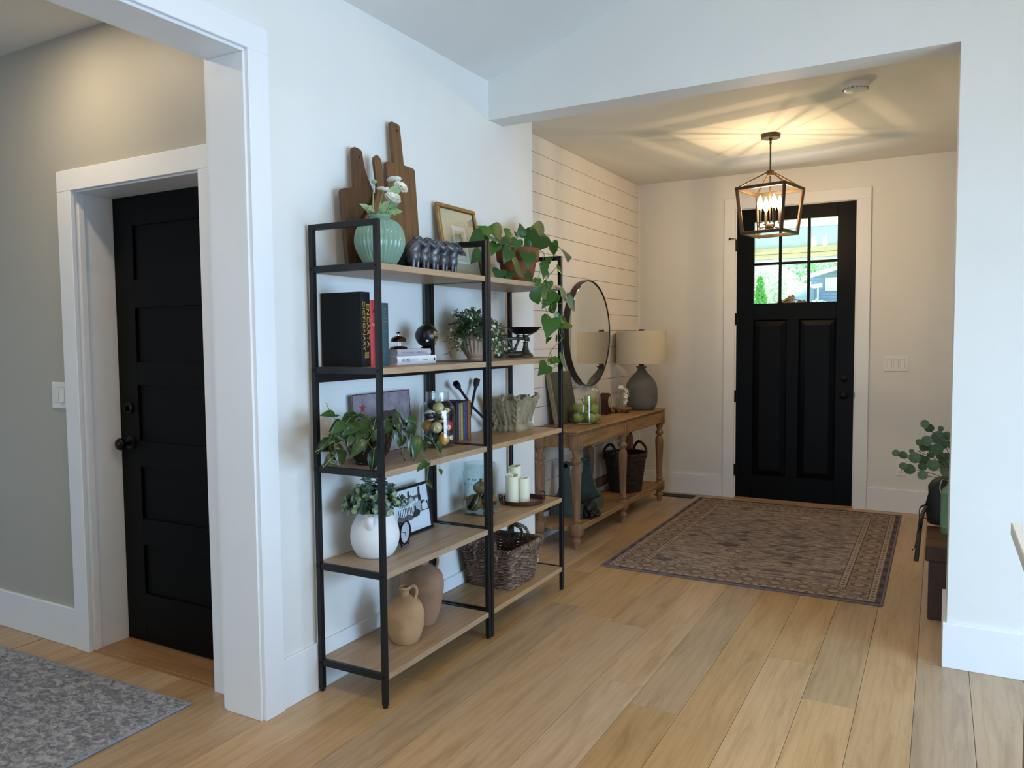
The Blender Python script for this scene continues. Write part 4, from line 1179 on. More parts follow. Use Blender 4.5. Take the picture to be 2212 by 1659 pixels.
# lug wrench
plain('iron_rust', '#2e2320', 0.6, 0.4, var=0.2, nscale=40)
t = thing('lug_wrench', 'rusty four way lug wrench leaning on the wall behind the books', 'wrench', (-2.085, 3.345, Z))
def arm(p0, p1, hole=True):
    p0, p1 = Vector(p0), Vector(p1)
    d = (p1 - p0).normalized()
    f = MB()
    L = (p1 - p0).length
    M = Matrix.Translation(p0) @ d.to_track_quat('Z', 'Y').to_matrix().to_4x4()
    f.lathe([(0, 0), (.0068, 0), (.0068, L - .055), (.009, L - .045), (.0155, L - .028), (.0165, L), (.0125, L), (.0115, L - .02), (0, L - .02)], 14, M)
    return f
C0 = Vector((.0, 0, .145))
for q in ((.012 - .0, -.165, .272), (-.014, .078, .277), (.022, .160, .030), (.026, -.088, .018)):
    arm(C0, q).build('arm', 'iron_rust', t)
p = MB(); p.sphere(C0, .011, 12, 8); p.build('hub', 'iron_rust', t)
# carved stone planter
k = NT('stone_carved')
co = k.coord()
w = k.noise(co, 9, 6, 0.65)
k.bump(k.noise(co, 55, 5, 0.6), 0.5, 0.004)
MATS['stone_carved'] = k.set(k.ramp(w, [(0.3, lin('#74684f')), (0.5, lin('#94876a')), (0.7, lin('#aa9d80'))]), 0.85)
t = thing('stone_planter', 'weathered stone planter carved with acanthus leaves', 'planter', (-1.995, 3.615, Z), radians(3))
def sq_ring(hx, hy, z, n=9, wav=0.0, ph=0, bul=0.0):
    out = []
    cs = [(-hx, -hy), (hx, -hy), (hx, hy), (-hx, hy)]
    for i in range(4):
        a, c = Vector(cs[i]), Vector(cs[(i + 1) % 4])
        nrm = Vector(((c - a).y, -(c - a).x)).normalized()
        for j in range(n):
            u = j / n
            q = a.lerp(c, u) + nrm * (bul * sin(pi * u) + .0035 * sin(9 * pi * u + ph))
            out.append((q.x, q.y, z + wav * (abs(cos(2 * pi * u)) ** .7 - .55) * (1 if u else 1.2)))
    return out
p = MB()
rings = [sq_ring(.073, .098, .0, 16), sq_ring(.077, .104, .012, 16, .006), sq_ring(.072, .098, .026, 16, .004), sq_ring(.062, .086, .036, 16), sq_ring(.068, .094, .065, 16, 0, 1, .004), sq_ring(.076, .106, .10, 16, 0, 2, .006), sq_ring(.085, .122, .135, 16, 0, 3, .005), sq_ring(.091, .134, .158, 16, .006, 2, .0), sq_ring(.094, .140, .170, 16, .014, 1, -.004), sq_ring(.088, .133, .174, 16, .014, 1, -.004), sq_ring(.080, .122, .160, 16, .004), sq_ring(.062, .095, .07, 16)]
n = 64
vs = [v for r_ in rings for v in r_]
fs = [(j * n + i, j * n + (i + 1) % n, (j + 1) * n + (i + 1) % n, (j + 1) * n + i) for j in range(len(rings) - 1) for i in range(n)]
fs += [tuple(reversed(range(n))), tuple((len(rings) - 1) * n + i for i in range(n))]
p.add(vs, fs, True); p.build('body', 'stone_carved', t)
def acanthus(corner, out, up_pts, w):
    """leaf up a corner or face: ribbed lobes proud of the wall"""
    f = MB()
    pts = bez(up_pts, 6)
    o = Vector(out).normalized()
    side = Vector((0, 0, 1)).cross(o).normalized()
    m = len(pts)
    f.tube([q - o * .001 for q in pts], [.0085 * (1 - .5 * i / m) for i in range(m)], 8)
    for i in range(2, m, 4):
        u = i / m
        for s_ in (-1, 1):
            ln = w * (1 - .6 * abs(u - .45))
            tip = pts[i] + side * s_ * ln * .85 + Vector((0, 0, .026)) - o * (.016 if corner else .005)
            f.tube([pts[i] - o * .002, (pts[i] + tip) / 2 - o * (.002 if corner else .001) + Vector((0, 0, -.003)), tip], [.009, .0115, .004], 8)
    return f
for sx, sy in ((1, -1), (1, 1), (-1, -1)):
    acanthus(True, (sx, sy, 0), [(sx * .064, sy * .088, .036), (sx * .070, sy * .096, .075), (sx * .082, sy * .118, .128), (sx * .093, sy * .138, .168)], .028).build('acanthus_leaf', 'stone_carved', t)
acanthus(False, (1, 0, 0), [(.064, 0, .036), (.074, .0, .075), (.086, .0, .125), (.092, .0, .165)], .032).build('acanthus_leaf', 'stone_carved', t)
acanthus(False, (0, -1, 0), [(0, -.088, .036), (0, -.098, .075), (0, -.120, .125), (0, -.136, .165)], .026).build('acanthus_leaf', 'stone_carved', t)

# ------------------------------------------------------------------ fourth shelf
Z = SZ[3]
plain('ceramic_white', '#e4e5e6', 0.75, var=0.015, bump=0.25, bscale=260)
plain('leaf_eucalyptus', '#6f8a80', 0.6, var=0.18, nscale=70)
plain('leaf_eucalyptus_young', '#93a678', 0.6, var=0.12, nscale=70)
t = thing('white_pitcher', 'matte white ceramic pitcher filled with small leaved eucalyptus', 'pitcher', (-1.990, 2.440, Z))
p = MB()
o_ = prof_curve([(.060, .0), (.072, .004), (.090, .035), (.0985, .075), (.094, .115), (.080, .150), (.069, .170), (.067, .178)], 4)
p.lathe([(0, 0)] + o_ + [(.063, .180), (.060, .176), (.064, .15), (0, .14)], 48); p.build('body', 'ceramic_white', t)
p = MB()
for an in (radians(-62), radians(118)):
    e = Vector((cos(an), sin(an), 0))
    p.tube(bez([e * .064 + Vector((0, 0, .168)), e * .093 + Vector((0, 0, .172)), e * .098 + Vector((0, 0, .150)), e * .086 + Vector((0, 0, .122))], 5), .0075, 10, flat=1.9)
p.build('handle', 'ceramic_white', t)
def eucalyptus(seed, n, spread, hgt, leaf_r, base_z, limx, pairs=9):
    rr = random.Random(seed)
    A, Bm, S = MB(), MB(), MB()
    for i in range(n):
        a = rr.uniform(0, 2 * pi); r = spread * (rr.random() ** .5)
        tip = Vector((r * cos(a), r * sin(a), base_z + hgt * (1 - .75 * (r / spread) ** 2) * rr.uniform(.65, 1.0)))
        tip.x = max(tip.x, limx + rr.uniform(0, .02))
        o = Vector((cos(a) * .04 * rr.random(), sin(a) * .04 * rr.random(), base_z - .03))
        pts = bez([o, (o + tip) / 2 + Vector((.0, 0, .03)), tip], 7)
        S.tube(pts, .0011, 4)
        for j in range(3, len(pts)):
            tg = (pts[j] - pts[j - 1]).normalized()
            for q in range(2):
                d = (tg.orthogonal().normalized())
                d.rotate(Quaternion(tg, rr.uniform(0, 2 * pi)))
                d = (d + tg * .5).normalized()
                nr = (tg + Vector((rr.uniform(-.4, .4), rr.uniform(-.4, .4), rr.uniform(0, .5)))).normalized()
                w_ = d.cross(nr).normalized()
                R = leaf_r * rr.uniform(.7, 1.15)
                c = pts[j] + d * R
                vs = [c + d * R * cos(k_ * pi / 4) + w_ * R * .95 * sin(k_ * pi / 4) + nr * R * .25 * abs(sin(k_ * pi / 4)) for k_ in range(8)] + [c]
                tgt = Bm if (j == len(pts) - 1 or rr.random() < .15) else A
                tgt.add(vs, [(k_, (k_ + 1) % 8, 8) for k_ in range(8)], True)
    return A, Bm, S
A, Bm, S = eucalyptus(5, 90, .128, .160, .0100, .165, -.115)
A.build('leaves', 'leaf_eucalyptus', t, kind='stuff'); Bm.build('young_leaves', 'leaf_eucalyptus_young', t, kind='stuff'); S.build('stems', 'stem_green', t, kind='stuff')
# house drawing in a black frame
plain('frame_black', '#101114', 0.35, var=0.05)
t, B = framed('picture_frame', 'black framed ink drawing of a house behind the white pitcher', 2.635, .29, .218, -2.050, -2.079, Z, .012, .014, 'frame_black', None, 'paper_white')
Zi = .0062
def ink(poly, mat='ink_black', z=Zi, name='ink_shape'): flat([(x * .266 + .012, y * .194 + .012) for x, y in poly], z, mat, t, name, B)
rr = random.Random(9)
for cx, top, wd in ((.47, .93, .055), (.76, .98, .06)):
    pl, pr_ = [], []
    for i in range(9):
        zz = .50 + (top - .50) * i / 8
        ww = wd * (1.05 - .55 * i / 8)
        pl.append((cx - ww * rr.uniform(.6, 1.1), zz)); pr_.append((cx + ww * rr.uniform(.6, 1.1), zz + .01))
    ink(pl + list(reversed(pr_)), 'ink_black')
ink([(.78, .40), (.80, .62), (.86, .66), (.93, .58), (.98, .62), (1.0, .40)], 'ink_black')
ink([(.10, .66), (.30, .84), (.38, .80), (.72, .80), (.74, .76), (.36, .62)], 'ink_grey', Zi + .0004)
ink([(.10, .40), (.10, .66), (.32, .82), (.55, .60), (.55, .36)], 'paper_white', Zi + .0008)
ink([(.16, .60), (.32, .78), (.48, .60)], 'ink_light', Zi + .0012)
ink([(.36, .66), (.52, .84), (.66, .68)], 'ink_grey', Zi + .0012)
ink([(.40, .67), (.52, .80), (.62, .68)], 'ink_light', Zi + .0016)
for k_ in range(9): ink([(.14 + .045 * k_, .40), (.155 + .045 * k_, .40), (.155 + .045 * k_, .57), (.14 + .045 * k_, .57)], 'ink_black', Zi + .0016, 'ink_line')
ink([(.55, .36), (.55, .62), (.78, .66), (.78, .38)], 'ink_light', Zi + .0006)
ink([(.58, .40), (.58, .56), (.63, .57), (.63, .40)], 'ink_black', Zi + .0012)
ink([(.80, .42), (.80, .56), (.88, .62), (.96, .54), (.96, .42)], 'paper_white', Zi + .001)
ink([(.08, .30), (.12, .42), (.28, .38), (.40, .42), (.52, .36), (.50, .28), (.30, .26)], 'ink_grey', Zi + .0018)
ink([(.50, .30), (.55, .44), (.66, .48), (.74, .42), (.70, .32)], 'ink_black', Zi + .0018)
link('glass', MB().box((.011, .011, .0095), (.279, .207, .0105)).mesh('glass', 'pane_glass'), t, M=B)
# small alarm clock
plain('clock_brown', '#2c2220', 0.25, 0.6, var=0.1)
k = NT('clock_face')
MATS['clock_face'] = k.set(k.ramp(k.noise(k.coord(), 30, 2), [(0.3, lin('#aeb6c2')), (0.7, lin('#c8d0da'))]), 0.4)
t = thing('alarm_clock', 'small dark round alarm clock beside the white pitcher', 'clock', (-1.968, 2.598, Z), radians(10))
CZ = .0585
MX = Matrix.Translation((0, 0, CZ)) @ Matrix.Rotation(radians(90), 4, 'Y')
p = MB(); p.lathe([(0, -.03), (.030, -.03), (.040, -.024), (.047, -.008), (.048, .006), (.050, .009), (.049, .013), (.044, .013), (.043, .008), (0, .008)], 36, MX); p.build('case', 'clock_brown', t)
p = MB(); p.lathe([(.043, .0082), (0, .0086)], 32, MX); p.build('dial', 'clock_face', t)
p = MB()
for an, ln in ((radians(75), .030), (radians(200), .022)):
    p.box((.0095, -.0015, 0), (.0102, .0015, ln), M=Matrix.Translation((0, 0, CZ)) @ Matrix.Rotation(an, 4, 'X'))
for i in range(12): p.box((.0090, -.0008, .035), (.0096, .0008, .040), M=Matrix.Translation((0, 0, CZ)) @ Matrix.Rotation(2 * pi * i / 12, 4, 'X'))
p.build('hands', 'ink_black', t)
p = MB()
for s_ in (-1, 1): p.cyl((.0, s_ * .022, .016), (.008, s_ * .032, 0), .003, .002, 8)
p.cyl((-.024, 0, .02), (-.036, 0, 0), .0028, .002, 8)
p.tube([(.012, .034 * sin(a), .010 + .0 * cos(a)) for a in [radians(-90 + 180 * i / 8) for i in range(9)]], .002, 6)
p.build('feet', 'clock_brown', t)
# square aqua jar with wooden tops inside
plain('glass_letter', '#8fb0b5', 0.2, var=0.02)
JX, JY = -1.995, 3.268
t = thing('square_jar', 'square aqua glass jar with wooden spinning tops inside', 'jar', (JX, JY, Z))
def chq(h, c): return [(-h + c, -h), (h - c, -h), (h, -h + c), (h, h - c), (h - c, h), (-h + c, h), (-h, h - c), (-h, -h + c)]
p = MB()
prof = [(.066, 0.0), (.073, .004), (.075, .012), (.075, .215), (.071, .224), (.068, .228), (.068, .232), (.070, .234), (.070, .241), (.067, .243), (.067, .250), (.069, .253), (.066, .256), (.063, .254), (.063, .226), (.070, .210), (.070, .014), (.064, .009)]
vs, m = [], 8
for h_, z in prof: vs += [(x, y, z) for x, y in chq(h_, h_ * .36)]
fs = [(j * m + i, j * m + (i + 1) % m, (j + 1) * m + (i + 1) % m, (j + 1) * m + i) for j in range(len(prof) - 1) for i in range(m)] + [tuple(reversed(range(m))), tuple((len(prof) - 1) * m + i for i in range(m))]
p.add(vs, fs); p.build('glass', 'aqua_glass', t)
print_row(0, 0, .085, .016, 9, 6, 'glass_letter', 'embossed_lettering', t, Matrix.Translation((0, -.0752, .160)) @ Matrix.Rotation(radians(90), 4, 'X'))
print_row(0, 0, .055, .009, 8, 7, 'glass_letter', 'embossed_lettering', t, Matrix.Translation((0, -.0752, .182)) @ Matrix.Rotation(radians(90), 4, 'X'))
wood('top_wood', '#a5804f', '#6b4b28', axis=2, stretch=6, scale=8, rough=0.45)
k = NT('top_striped')
co = k.coord(); x, y, z = k.xyz(co)
bands = k.ramp(k.math('ADD', k.math('MULTIPLY', z, 9.0), .5), [(0.0, lin('#8f6a3c')), (0.44, lin('#8f6a3c')), (0.45, lin('#15130f')), (0.50, lin('#15130f')), (0.51, lin('#b0854a')), (0.56, lin('#b0854a')), (0.57, lin('#15130f')), (0.74, lin('#15130f')), (0.75, lin('#9b7443'))], 'CONSTANT')
MATS['top_striped'] = k.set(k.mix(k.math('MULTIPLY', k.noise(k.mapping(co, (40, 40, 6)), 3, 3), .3), bands, lin('#3a2815')), 0.4)
def top_mesh(mat):
    p = MB(); p.lathe(prof_curve([(.0, -.052), (.006, -.05), (.012, -.038), (.034, -.022), (.046, 0), (.043, .020), (.026, .038), (.012, .046), (.010, .056), (.013, .062)], 4) + [(0, .063)], 28)
    return p.mesh('top_body', mat)
_jr, _jf = Vector((.854, .521, 0)), Vector((.521, -.854, 0))
def _jv(r, f_, z): v = _jr * r + _jf * f_; return (v.x, v.y, z)
for lab, lc, dirv, mat, sc_ in (('striped wooden spinning top lying at the left inside the square jar', _jv(-.026, .012, .055), _jv(-.8, .1, .5), 'top_striped', .98), ('striped wooden spinning top at the right inside the square jar', _jv(.040, -.006, .058), _jv(.45, .2, .85), 'top_striped', .92), ('plain wooden spinning top standing in the middle of the square jar', _jv(.002, -.034, .118), _jv(.1, -.1, 1), 'top_wood', .8)):
    o = thing('spinning_top', lab, 'spinning top', (JX + lc[0], JY + lc[1], Z + lc[2]), 0, 'wooden tops in the square jar')
    link('top_body', top_mesh(mat), o, M=Vector(dirv).to_track_quat('Z', 'Y').to_matrix().to_4x4() @ Matrix.Scale(sc_, 4))
    link('metal_tip', MB().cyl((0, 0, -.06), (0, 0, -.05), .001, .0035, 8).mesh('metal_tip', 'hardware_black'), o, M=Vector(dirv).to_track_quat('Z', 'Y').to_matrix().to_4x4() @ Matrix.Scale(sc_, 4))
# tray with candles
plain('tray_copper', '#5c3d30', 0.35, 0.6, var=0.15, nscale=20)
plain('candle_wax', '#ece6c8', 0.5, var=0.02)
plain('flame_plastic', '#f3efe0', 0.4)
MATS['candle_wax'].node_tree.nodes['Principled BSDF'].inputs['Subsurface Weight'].default_value = 0.15
TX, TY = -1.932, 3.594
t = thing('round_tray', 'round copper toned metal tray with two loop handles', 'tray', (TX, TY, Z))
p = MB(); p.lathe([(0, 0), (.108, 0), (.116, .004), (.119, .022), (.117, .0225), (.1135, .006), (.106, .0035), (0, .0035)], 48); p.build('dish', 'tray_copper', t)
for s_ in (-1, 1):
    an = radians(52 if s_ > 0 else 232)
    e = Vector((cos(an), sin(an), 0)); w_ = Vector((-e.y, e.x, 0))
    p = MB(); p.tube([e * .116 + w_ * .032 + Vector((0, 0, .008)), e * .119 + w_ * .031 + Vector((0, 0, .044)), e * .120 + w_ * .027 + Vector((0, 0, .048)), e * .120 - w_ * .027 + Vector((0, 0, .048)), e * .119 - w_ * .031 + Vector((0, 0, .044)), e * .116 - w_ * .032 + Vector((0, 0, .008))], .0028, 8, flat=1.8); p.build('handle', 'tray_copper', t)
for lab, cx, cy, r, hh, sd in (('tallest of three ivory pillar candles on the tray', -1.990, 3.622, .0345, .182, 1), ('medium ivory pillar candle half hidden by the aqua jar', -1.958, 3.532, .034, .150, 2), ('shortest ivory pillar candle at the front of the tray', -1.934, 3.610, .036, .122, 3)):
    t = thing('pillar_candle', lab, 'candle', (cx, cy, Z + .0036), 0, 'ivory pillar candles on the tray')
    rr = random.Random(sd)
    n = 28
    ph = rr.uniform(0, 6)
    top = [hh + .006 * sin(2 * pi * i / n + ph) + .002 * sin(6 * pi * i / n) for i in range(n)]
    vs = []
    for lev in range(7):
        for i in range(n):
            a = 2 * pi * i / n
            if lev == 0: q = (r * .98, 0)
            elif lev == 1: q = (r, .002)
            elif lev == 2: q = (r, top[i] - .003)
            elif lev == 3: q = (r * .95, top[i])
            elif lev == 4: q = (r * .84, top[i] - .004)
            elif lev == 5: q = (r * .75, hh - .016)
            else: q = (r * .12, hh - .018)
            vs.append((q[0] * cos(a), q[0] * sin(a), q[1]))
    p = MB(); p.add(vs, [(j * n + i, j * n + (i + 1) % n, (j + 1) * n + (i + 1) % n, (j + 1) * n + i) for j in range(6) for i in range(n)] + [tuple(reversed(range(n))), tuple(6 * n + i for i in range(n))], True); p.build('wax', 'candle_wax', t)
    p = MB(); p.lathe([(.003, hh - .019), (.005, hh - .008), (.003, hh + .002), (0, hh + .008)], 8); p.build('flame_tip', 'flame_plastic', t)

# ------------------------------------------------------------------ bottom shelf
Z = SZ[4]
k = NT('terracotta_jug')
co = k.coord()
w = k.noise(co, 7, 5, 0.6)
k.bump(k.noise(co, 70, 4), 0.12, 0.003)
MATS['terracotta_jug'] = k.set(k.ramp(w, [(0.28, lin('#94704e')), (0.5, lin('#b08a63')), (0.75, lin('#bf9a72'))]), 0.8)
k = NT('terracotta_jug_dark')
co = k.coord()
k.bump(k.noise(co, 70, 4), 0.12, 0.003)
MATS['terracotta_jug_dark'] = k.set(k.ramp(k.noise(co, 6, 5), [(0.28, lin('#7a5c46')), (0.5, lin('#97745a')), (0.75, lin('#a7846a'))]), 0.8)
def jug(label, x, y, prof, neck, hang, mat, rz):
    t = thing('clay_jug', label, 'jug', (x, y, Z), rz, 'clay jugs on the bottom shelf')
    p = MB(); p.lathe([(0, 0)] + prof_curve(prof, 5) + neck, 44); p.build('body', mat, t)
    for pts in hang:
        p = MB(); p.tube(bez(pts, 6), [.0085] + [.0075] * (6 * (len(pts) - 1) - 1) + [.0085], 10, flat=1.25); p.build('handle', mat, t)
    return t
jug('small terracotta jug with one ear handle in front of the larger jug', -1.928, 2.548, [(.042, 0.0), (.054, .004), (.073, .045), (.081, .095), (.079, .130), (.064, .165), (.036, .188), (.019, .198)], [(.0175, .204), (.0185, .214), (.023, .219), (.0265, .226), (.025, .232), (.020, .232), (.016, .222), (.013, .20)], [[(.016, 0, .222), (.034, 0, .233), (.047, 0, .224), (.049, 0, .203), (.043, 0, .182)]], 'terracotta_jug', radians(32))
jug('larger brown clay jug with shoulder handle behind the small jug', -1.985, 2.757, [(.046, 0.0), (.056, .004), (.076, .06), (.091, .14), (.093, .185), (.083, .222), (.052, .253), (.026, .265)], [(.0235, .272), (.0235, .285), (.031, .292), (.031, .300), (.025, .300), (.019, .285), (.017, .26)], [[(.022, 0, .287), (.046, 0, .300), (.064, 0, .290), (.066, 0, .266), (.058, 0, .243)]], 'terracotta_jug_dark', radians(35))
# rectangular wicker basket
k = NT('wicker_brown')
co = k.coord()
oi = k.n('ShaderNodeObjectInfo').outputs['Random']
w = k.noise(k.n('ShaderNodeVectorMath', operation='ADD', ins={0: co, 1: k.n('ShaderNodeCombineXYZ', ins={0: oi, 1: k.math('MULTIPLY', oi, 9.0)}).outputs[0]}).outputs[0], 26, 3, .7)
MATS['wicker_brown'] = k.set(k.ramp(w, [(0.30, lin('#35241c')), (0.48, lin('#60483a')), (0.60, lin('#88705a')), (0.72, lin('#a18a68'))]), 0.55)
k = NT('wicker_dark')
co = k.coord()
MATS['wicker_dark'] = k.set(k.ramp(k.noise(co, 30, 3, .7), [(0.3, lin('#1c1210')), (0.6, lin('#3c2a22')), (0.8, lin('#5a4234'))]), 0.5)
def rect_path(hx, hy, z, r, n=6):
    pts = []
    for cx, cy, a0 in ((hx - r, -hy + r, -90), (hx - r, hy - r, 0), (-hx + r, hy - r, 90), (-hx + r, -hy + r, 180)):
        for i in range(n + 1):
            a = radians(a0 + 90 * i / n); pts.append(Vector((cx + r * cos(a), cy + r * sin(a), z)))
    return pts
def resample(pts, n):
    P = pts + [pts[0]]
    L = [0]
    for a, c in zip(P[:-1], P[1:]): L.append(L[-1] + (c - a).length)
    out, j = [], 0
    for i in range(n):
        s_ = L[-1] * i / n
        while L[j + 1] < s_: j += 1
        u = (s_ - L[j]) / max(1e-9, L[j + 1] - L[j])
        out.append(P[j].lerp(P[j + 1], u))
    return out
t = thing('wicker_basket', 'rectangular brown wicker basket with double loop handles on the bottom shelf', 'basket', (-1.9635, 3.435, Z), radians(0))
HB, H_ = (.118, .128), .205      # half sizes at the base
HT = (.142, .172)
NS = 44
rr = random.Random(3)
rows = 25
for j in range(rows):
    u = j / (rows - 1)
    z = .006 + u * (H_ - .020)
    hx = HB[0] + (HT[0] - HB[0]) * u; hy = HB[1] + (HT[1] - HB[1]) * u
    n = NS * 3
    P = resample(rect_path(hx, hy, z, .018), n)
    pts = []
    c = Vector((0, 0, z))
    for i, q in enumerate(P):
        o = (q - c).normalized()
        ph = pi * (i * NS / n + j)
        pts.append(q + o * .0042 * sin(ph) + Vector((0, 0, .0014 * sin(ph * .5 + j * 1.7) + rr.uniform(-.0008, .0008))))
    p = MB(); p.tube(pts, .0058, 6, True); p.build('woven_rod', 'wicker_brown', t)
for i in range(NS):
    a, c = resample(rect_path(HB[0], HB[1], 0, .018), NS)[i], resample(rect_path(HT[0], HT[1], H_ - .006, .018), NS)[i]
    p = MB(); p.tube([a, (a + c) / 2, c], .0036, 6); p.build('stake', 'wicker_dark', t)
# plaited border
for ph in range(3):
    n = 150
    P = resample(rect_path(HT[0] + .003, HT[1] + .003, H_ - .004, .02), n)
    pts = []
    for i, q in enumerate(P):
        o = Vector((q.x, q.y, 0)).normalized()
        a = 2 * pi * 25 * i / n + ph * 2 * pi / 3
        pts.append(q + o * .0085 * cos(a) + Vector((0, 0, .0095 * sin(a))))
    p = MB(); p.tube(pts, .0062, 6, True); p.build('border_plait', 'wicker_brown', t)
p = MB(); p.box((-HB[0] + .006, -HB[1] + .006, .003), (HB[0] - .006, HB[1] - .006, .008)); p.build('basket_floor', 'wicker_dark', t)
def twisted(pts, R, r, turns, mat, parent, n=3, name='handle'):
    pts = bez(pts, 10)
    m = len(pts)
    f = MB()
    for ph in range(n):
        q = []
        up = Vector((1, .3, .2)).normalized()
        for i, c in enumerate(pts):
            tg = (pts[min(i + 1, m - 1)] - pts[max(i - 1, 0)]).normalized()
            x = (up - tg * up.dot(tg)).normalized(); y = tg.cross(x)
            a = 2 * pi * turns * i / m + ph * 2 * pi / n
            q.append(c + x * R * cos(a) + y * R * sin(a))
        f.tube(q, r, 6)
    return f.build(name, mat, parent)
for s_ in (-1, 1):
    for off in (-.0, ):
        y_ = s_ * HT[1]
        twisted([(-.062, y_, H_ - .055), (-.060, y_ * 1.03, H_ + .0), (-.045, y_ * .96, H_ + .042), (0, y_ * .86, H_ + .062), (.045, y_ * .96, H_ + .042), (.060, y_ * 1.03, H_ + .0), (.062, y_, H_ - .055)], .0048, .0048, 7, 'wicker_brown', t)
twisted([(-.040, .132, H_ - .02), (-.034, .140, H_ + .035), (-.0, .128, H_ + .058), (.036, .140, H_ + .035), (.044, .132, H_ - .02)], .004, .004, 6, 'wicker_dark', t)

# ------------------------------------------------------------------ console table
wood('console_pine', '#b08a5c', '#7c5834', axis=1, stretch=8, scale=3, rough=0.6, wash='#b59a7c', bump=0.15)
wood('console_leg', '#a27b58', '#704f34', axis=2, stretch=8, scale=4, rough=0.65, wash='#b8a08a', bump=0.2)
TZ = 0.785
t = thing('console_table', 'weathered pine console table with turned legs and a lower shelf', 'console table', (0, 0, 0))
cx0, cx1, cy0, cy1 = -2.366, -2.016, 4.520, 6.350
pb = MB()
pl = round_poly([(cx0, cy0), (cx1 - .0, cy0), (cx1, cy1), (cx0, cy1)], [.004, .022, .022, .004], 4)
pb.prism(pl, .013, Matrix.Translation((0, 0, TZ - .013)), .004)
pl2 = round_poly([(cx0, cy0 + .009), (cx1 - .009, cy0 + .009), (cx1 - .009, cy1 - .009), (cx0, cy1 - .009)], [.004, .02, .02, .004], 4)
pb.prism(pl2, .014, Matrix.Translation((0, 0, TZ - .027)), .005)
pb.build('tabletop', 'console_pine', t)
legx = (-2.322, -2.056); legy = (4.577, 5.420, 6.283)
for x in legx:
    for i, y in enumerate(legy):
        if x == legx[0] and i == 1: pass
        p = MB()
        h_ = .036
        p.box((x - h_, y - h_, .656), (x + h_, y + h_, TZ - .027), .003)
        p.box((x - h_, y - h_, .092), (x + h_, y + h_, .168), .007)
        M = Matrix.Translation((x, y, 0))
        lp = prof_curve([(.015, 0.0), (.018, .004), (.022, .03), (.031, .052), (.032, .062), (.022, .078), (.023, .083), (.030, .092)], 3)
        p.lathe(lp, 20, M)
        up = [(.030, .166), (.022, .176), (.030, .186), (.031, .192), (.022, .200)]
        p.lathe(up, 20, M)
        p.lathe([(.0225, .200), (.026, .30), (.031, .42), (.0345, .50), (.0345, .525), (.028, .545)], 36, M, 9, .10, lambda u: 1.0 if .02 < u < .9 else 0)
        p.lathe([(.028, .545), (.020, .556), (.021, .562), (.031, .574), (.034, .584), (.031, .594), (.021, .606), (.020, .612), (.028, .634), (.030, .657)], 20, M)
        p.build('leg', 'console_leg', t)
for y0, y1 in zip(legy[:-1], legy[1:]):
    for x in (legx[0] + .018, legx[1] + .018):
        p = MB(); p.box((x - .012, y0 + .036, .668), (x + .008, y1 - .036, TZ - .028), .002); p.box((x + .006, y0 + .060, .672), (x + .0105, y1 - .060, .752), .002); p.build('apron', 'console_pine', t)
for y in (legy[0], legy[2]):
    p = MB(); p.box((legx[0] + .036, y - .012, .668), (legx[1] - .036, y + .010, TZ - .028), .002); p.build('apron', 'console_pine', t)
p = MB(); p.box((cx0 + .02, legy[0] - .02, .118), (legx[1] + .022, legy[2] + .02, .155), .004); p.build('lower_shelf', 'console_pine', t)
# round mirror on the shiplap
k = NT('mirror_silver')
MATS['mirror_silver'] = k.set((0.86, 0.87, 0.82, 1), 0.02, 1.0)
plain('frame_walnut', '#2c201a', 0.4, 0.2, var=0.1)
t = thing('round_mirror', 'large round mirror in a thin dark frame on the shiplap wall', 'mirror', (XS, 5.475, 1.417))
MX = Matrix.Rotation(radians(90), 4, 'Y')
RMR = .402
p = MB(); p.lathe([(RMR - .004, .001), (RMR + .002, .001), (RMR + .003, .048), (RMR - .004, .050), (RMR - .006, .046), (RMR - .006, .040)], 72, MX, cap=False); p.build('frame', 'frame_walnut', t)
p = MB(); p.lathe([(0, .0), (RMR - .004, .0), (RMR - .004, .042), (RMR - .016, .0445), (0, .0445)], 72, MX, smooth=False); p.build('mirror_glass', 'mirror_silver', t)
# table lamp (unlit)
plain('lamp_grey', '#6a6a68', 0.72, var=0.06, nscale=20, bump=0.15, bscale=150)
k = NT('linen_shade')
co = k.coord()
wv = k.noise(k.mapping(co, (60, 60, 400)), 3, 2); wv2 = k.noise(k.mapping(co, (400, 400, 60)), 3, 2)
MATS['linen_shade'] = k.set(k.ramp(k.math('ADD', k.math('MULTIPLY', wv, .5), k.math('MULTIPLY', wv2, .5)), [(0.35, lin('#c4b8a2')), (0.65, lin('#ded3be'))]), 0.9)
plain('lamp_wood', '#4a2c1c', 0.45, var=0.15, nscale=30)
t = thing('table_lamp', 'grey ceramic table lamp with a linen drum shade on the console', 'lamp', (-2.163, 6.135, TZ))
p = MB(); p.lathe([(0, 0)] + prof_curve([(.085, .0), (.100, .004), (.124, .04), (.1325, .10), (.130, .175), (.118, .222), (.088, .268), (.052, .305), (.034, .330), (.030, .345)], 4) + [(.044, .352), (.045, .357), (.036, .360), (0, .360)], 48); p.build('base', 'lamp_grey', t)
p = MB(); p.lathe([(0, .358), (.022, .358), (.022, .395), (0, .395)], 16); p.build('neck', 'lamp_wood', t)
p = MB(); p.lathe([(.207, .385), (.2085, .385), (.206, .650), (.2045, .650), (.207, .385)], 56, cap=False); p.build('shade', 'linen_shade', t)
p = MB(); p.cyl((0, 0, .39), (0, 0, .65), .004, n=8)
for a in (0, 2.094, 4.189): p.cyl((0, 0, .642), (.205 * cos(a), .205 * sin(a), .642), .002, n=6)
p.build('harp', 'brass_dark', t)
p = MB(); p.box((-.022, -.010, .648), (.022, .010, .666), .003); p.build('finial', 'lamp_wood', t)
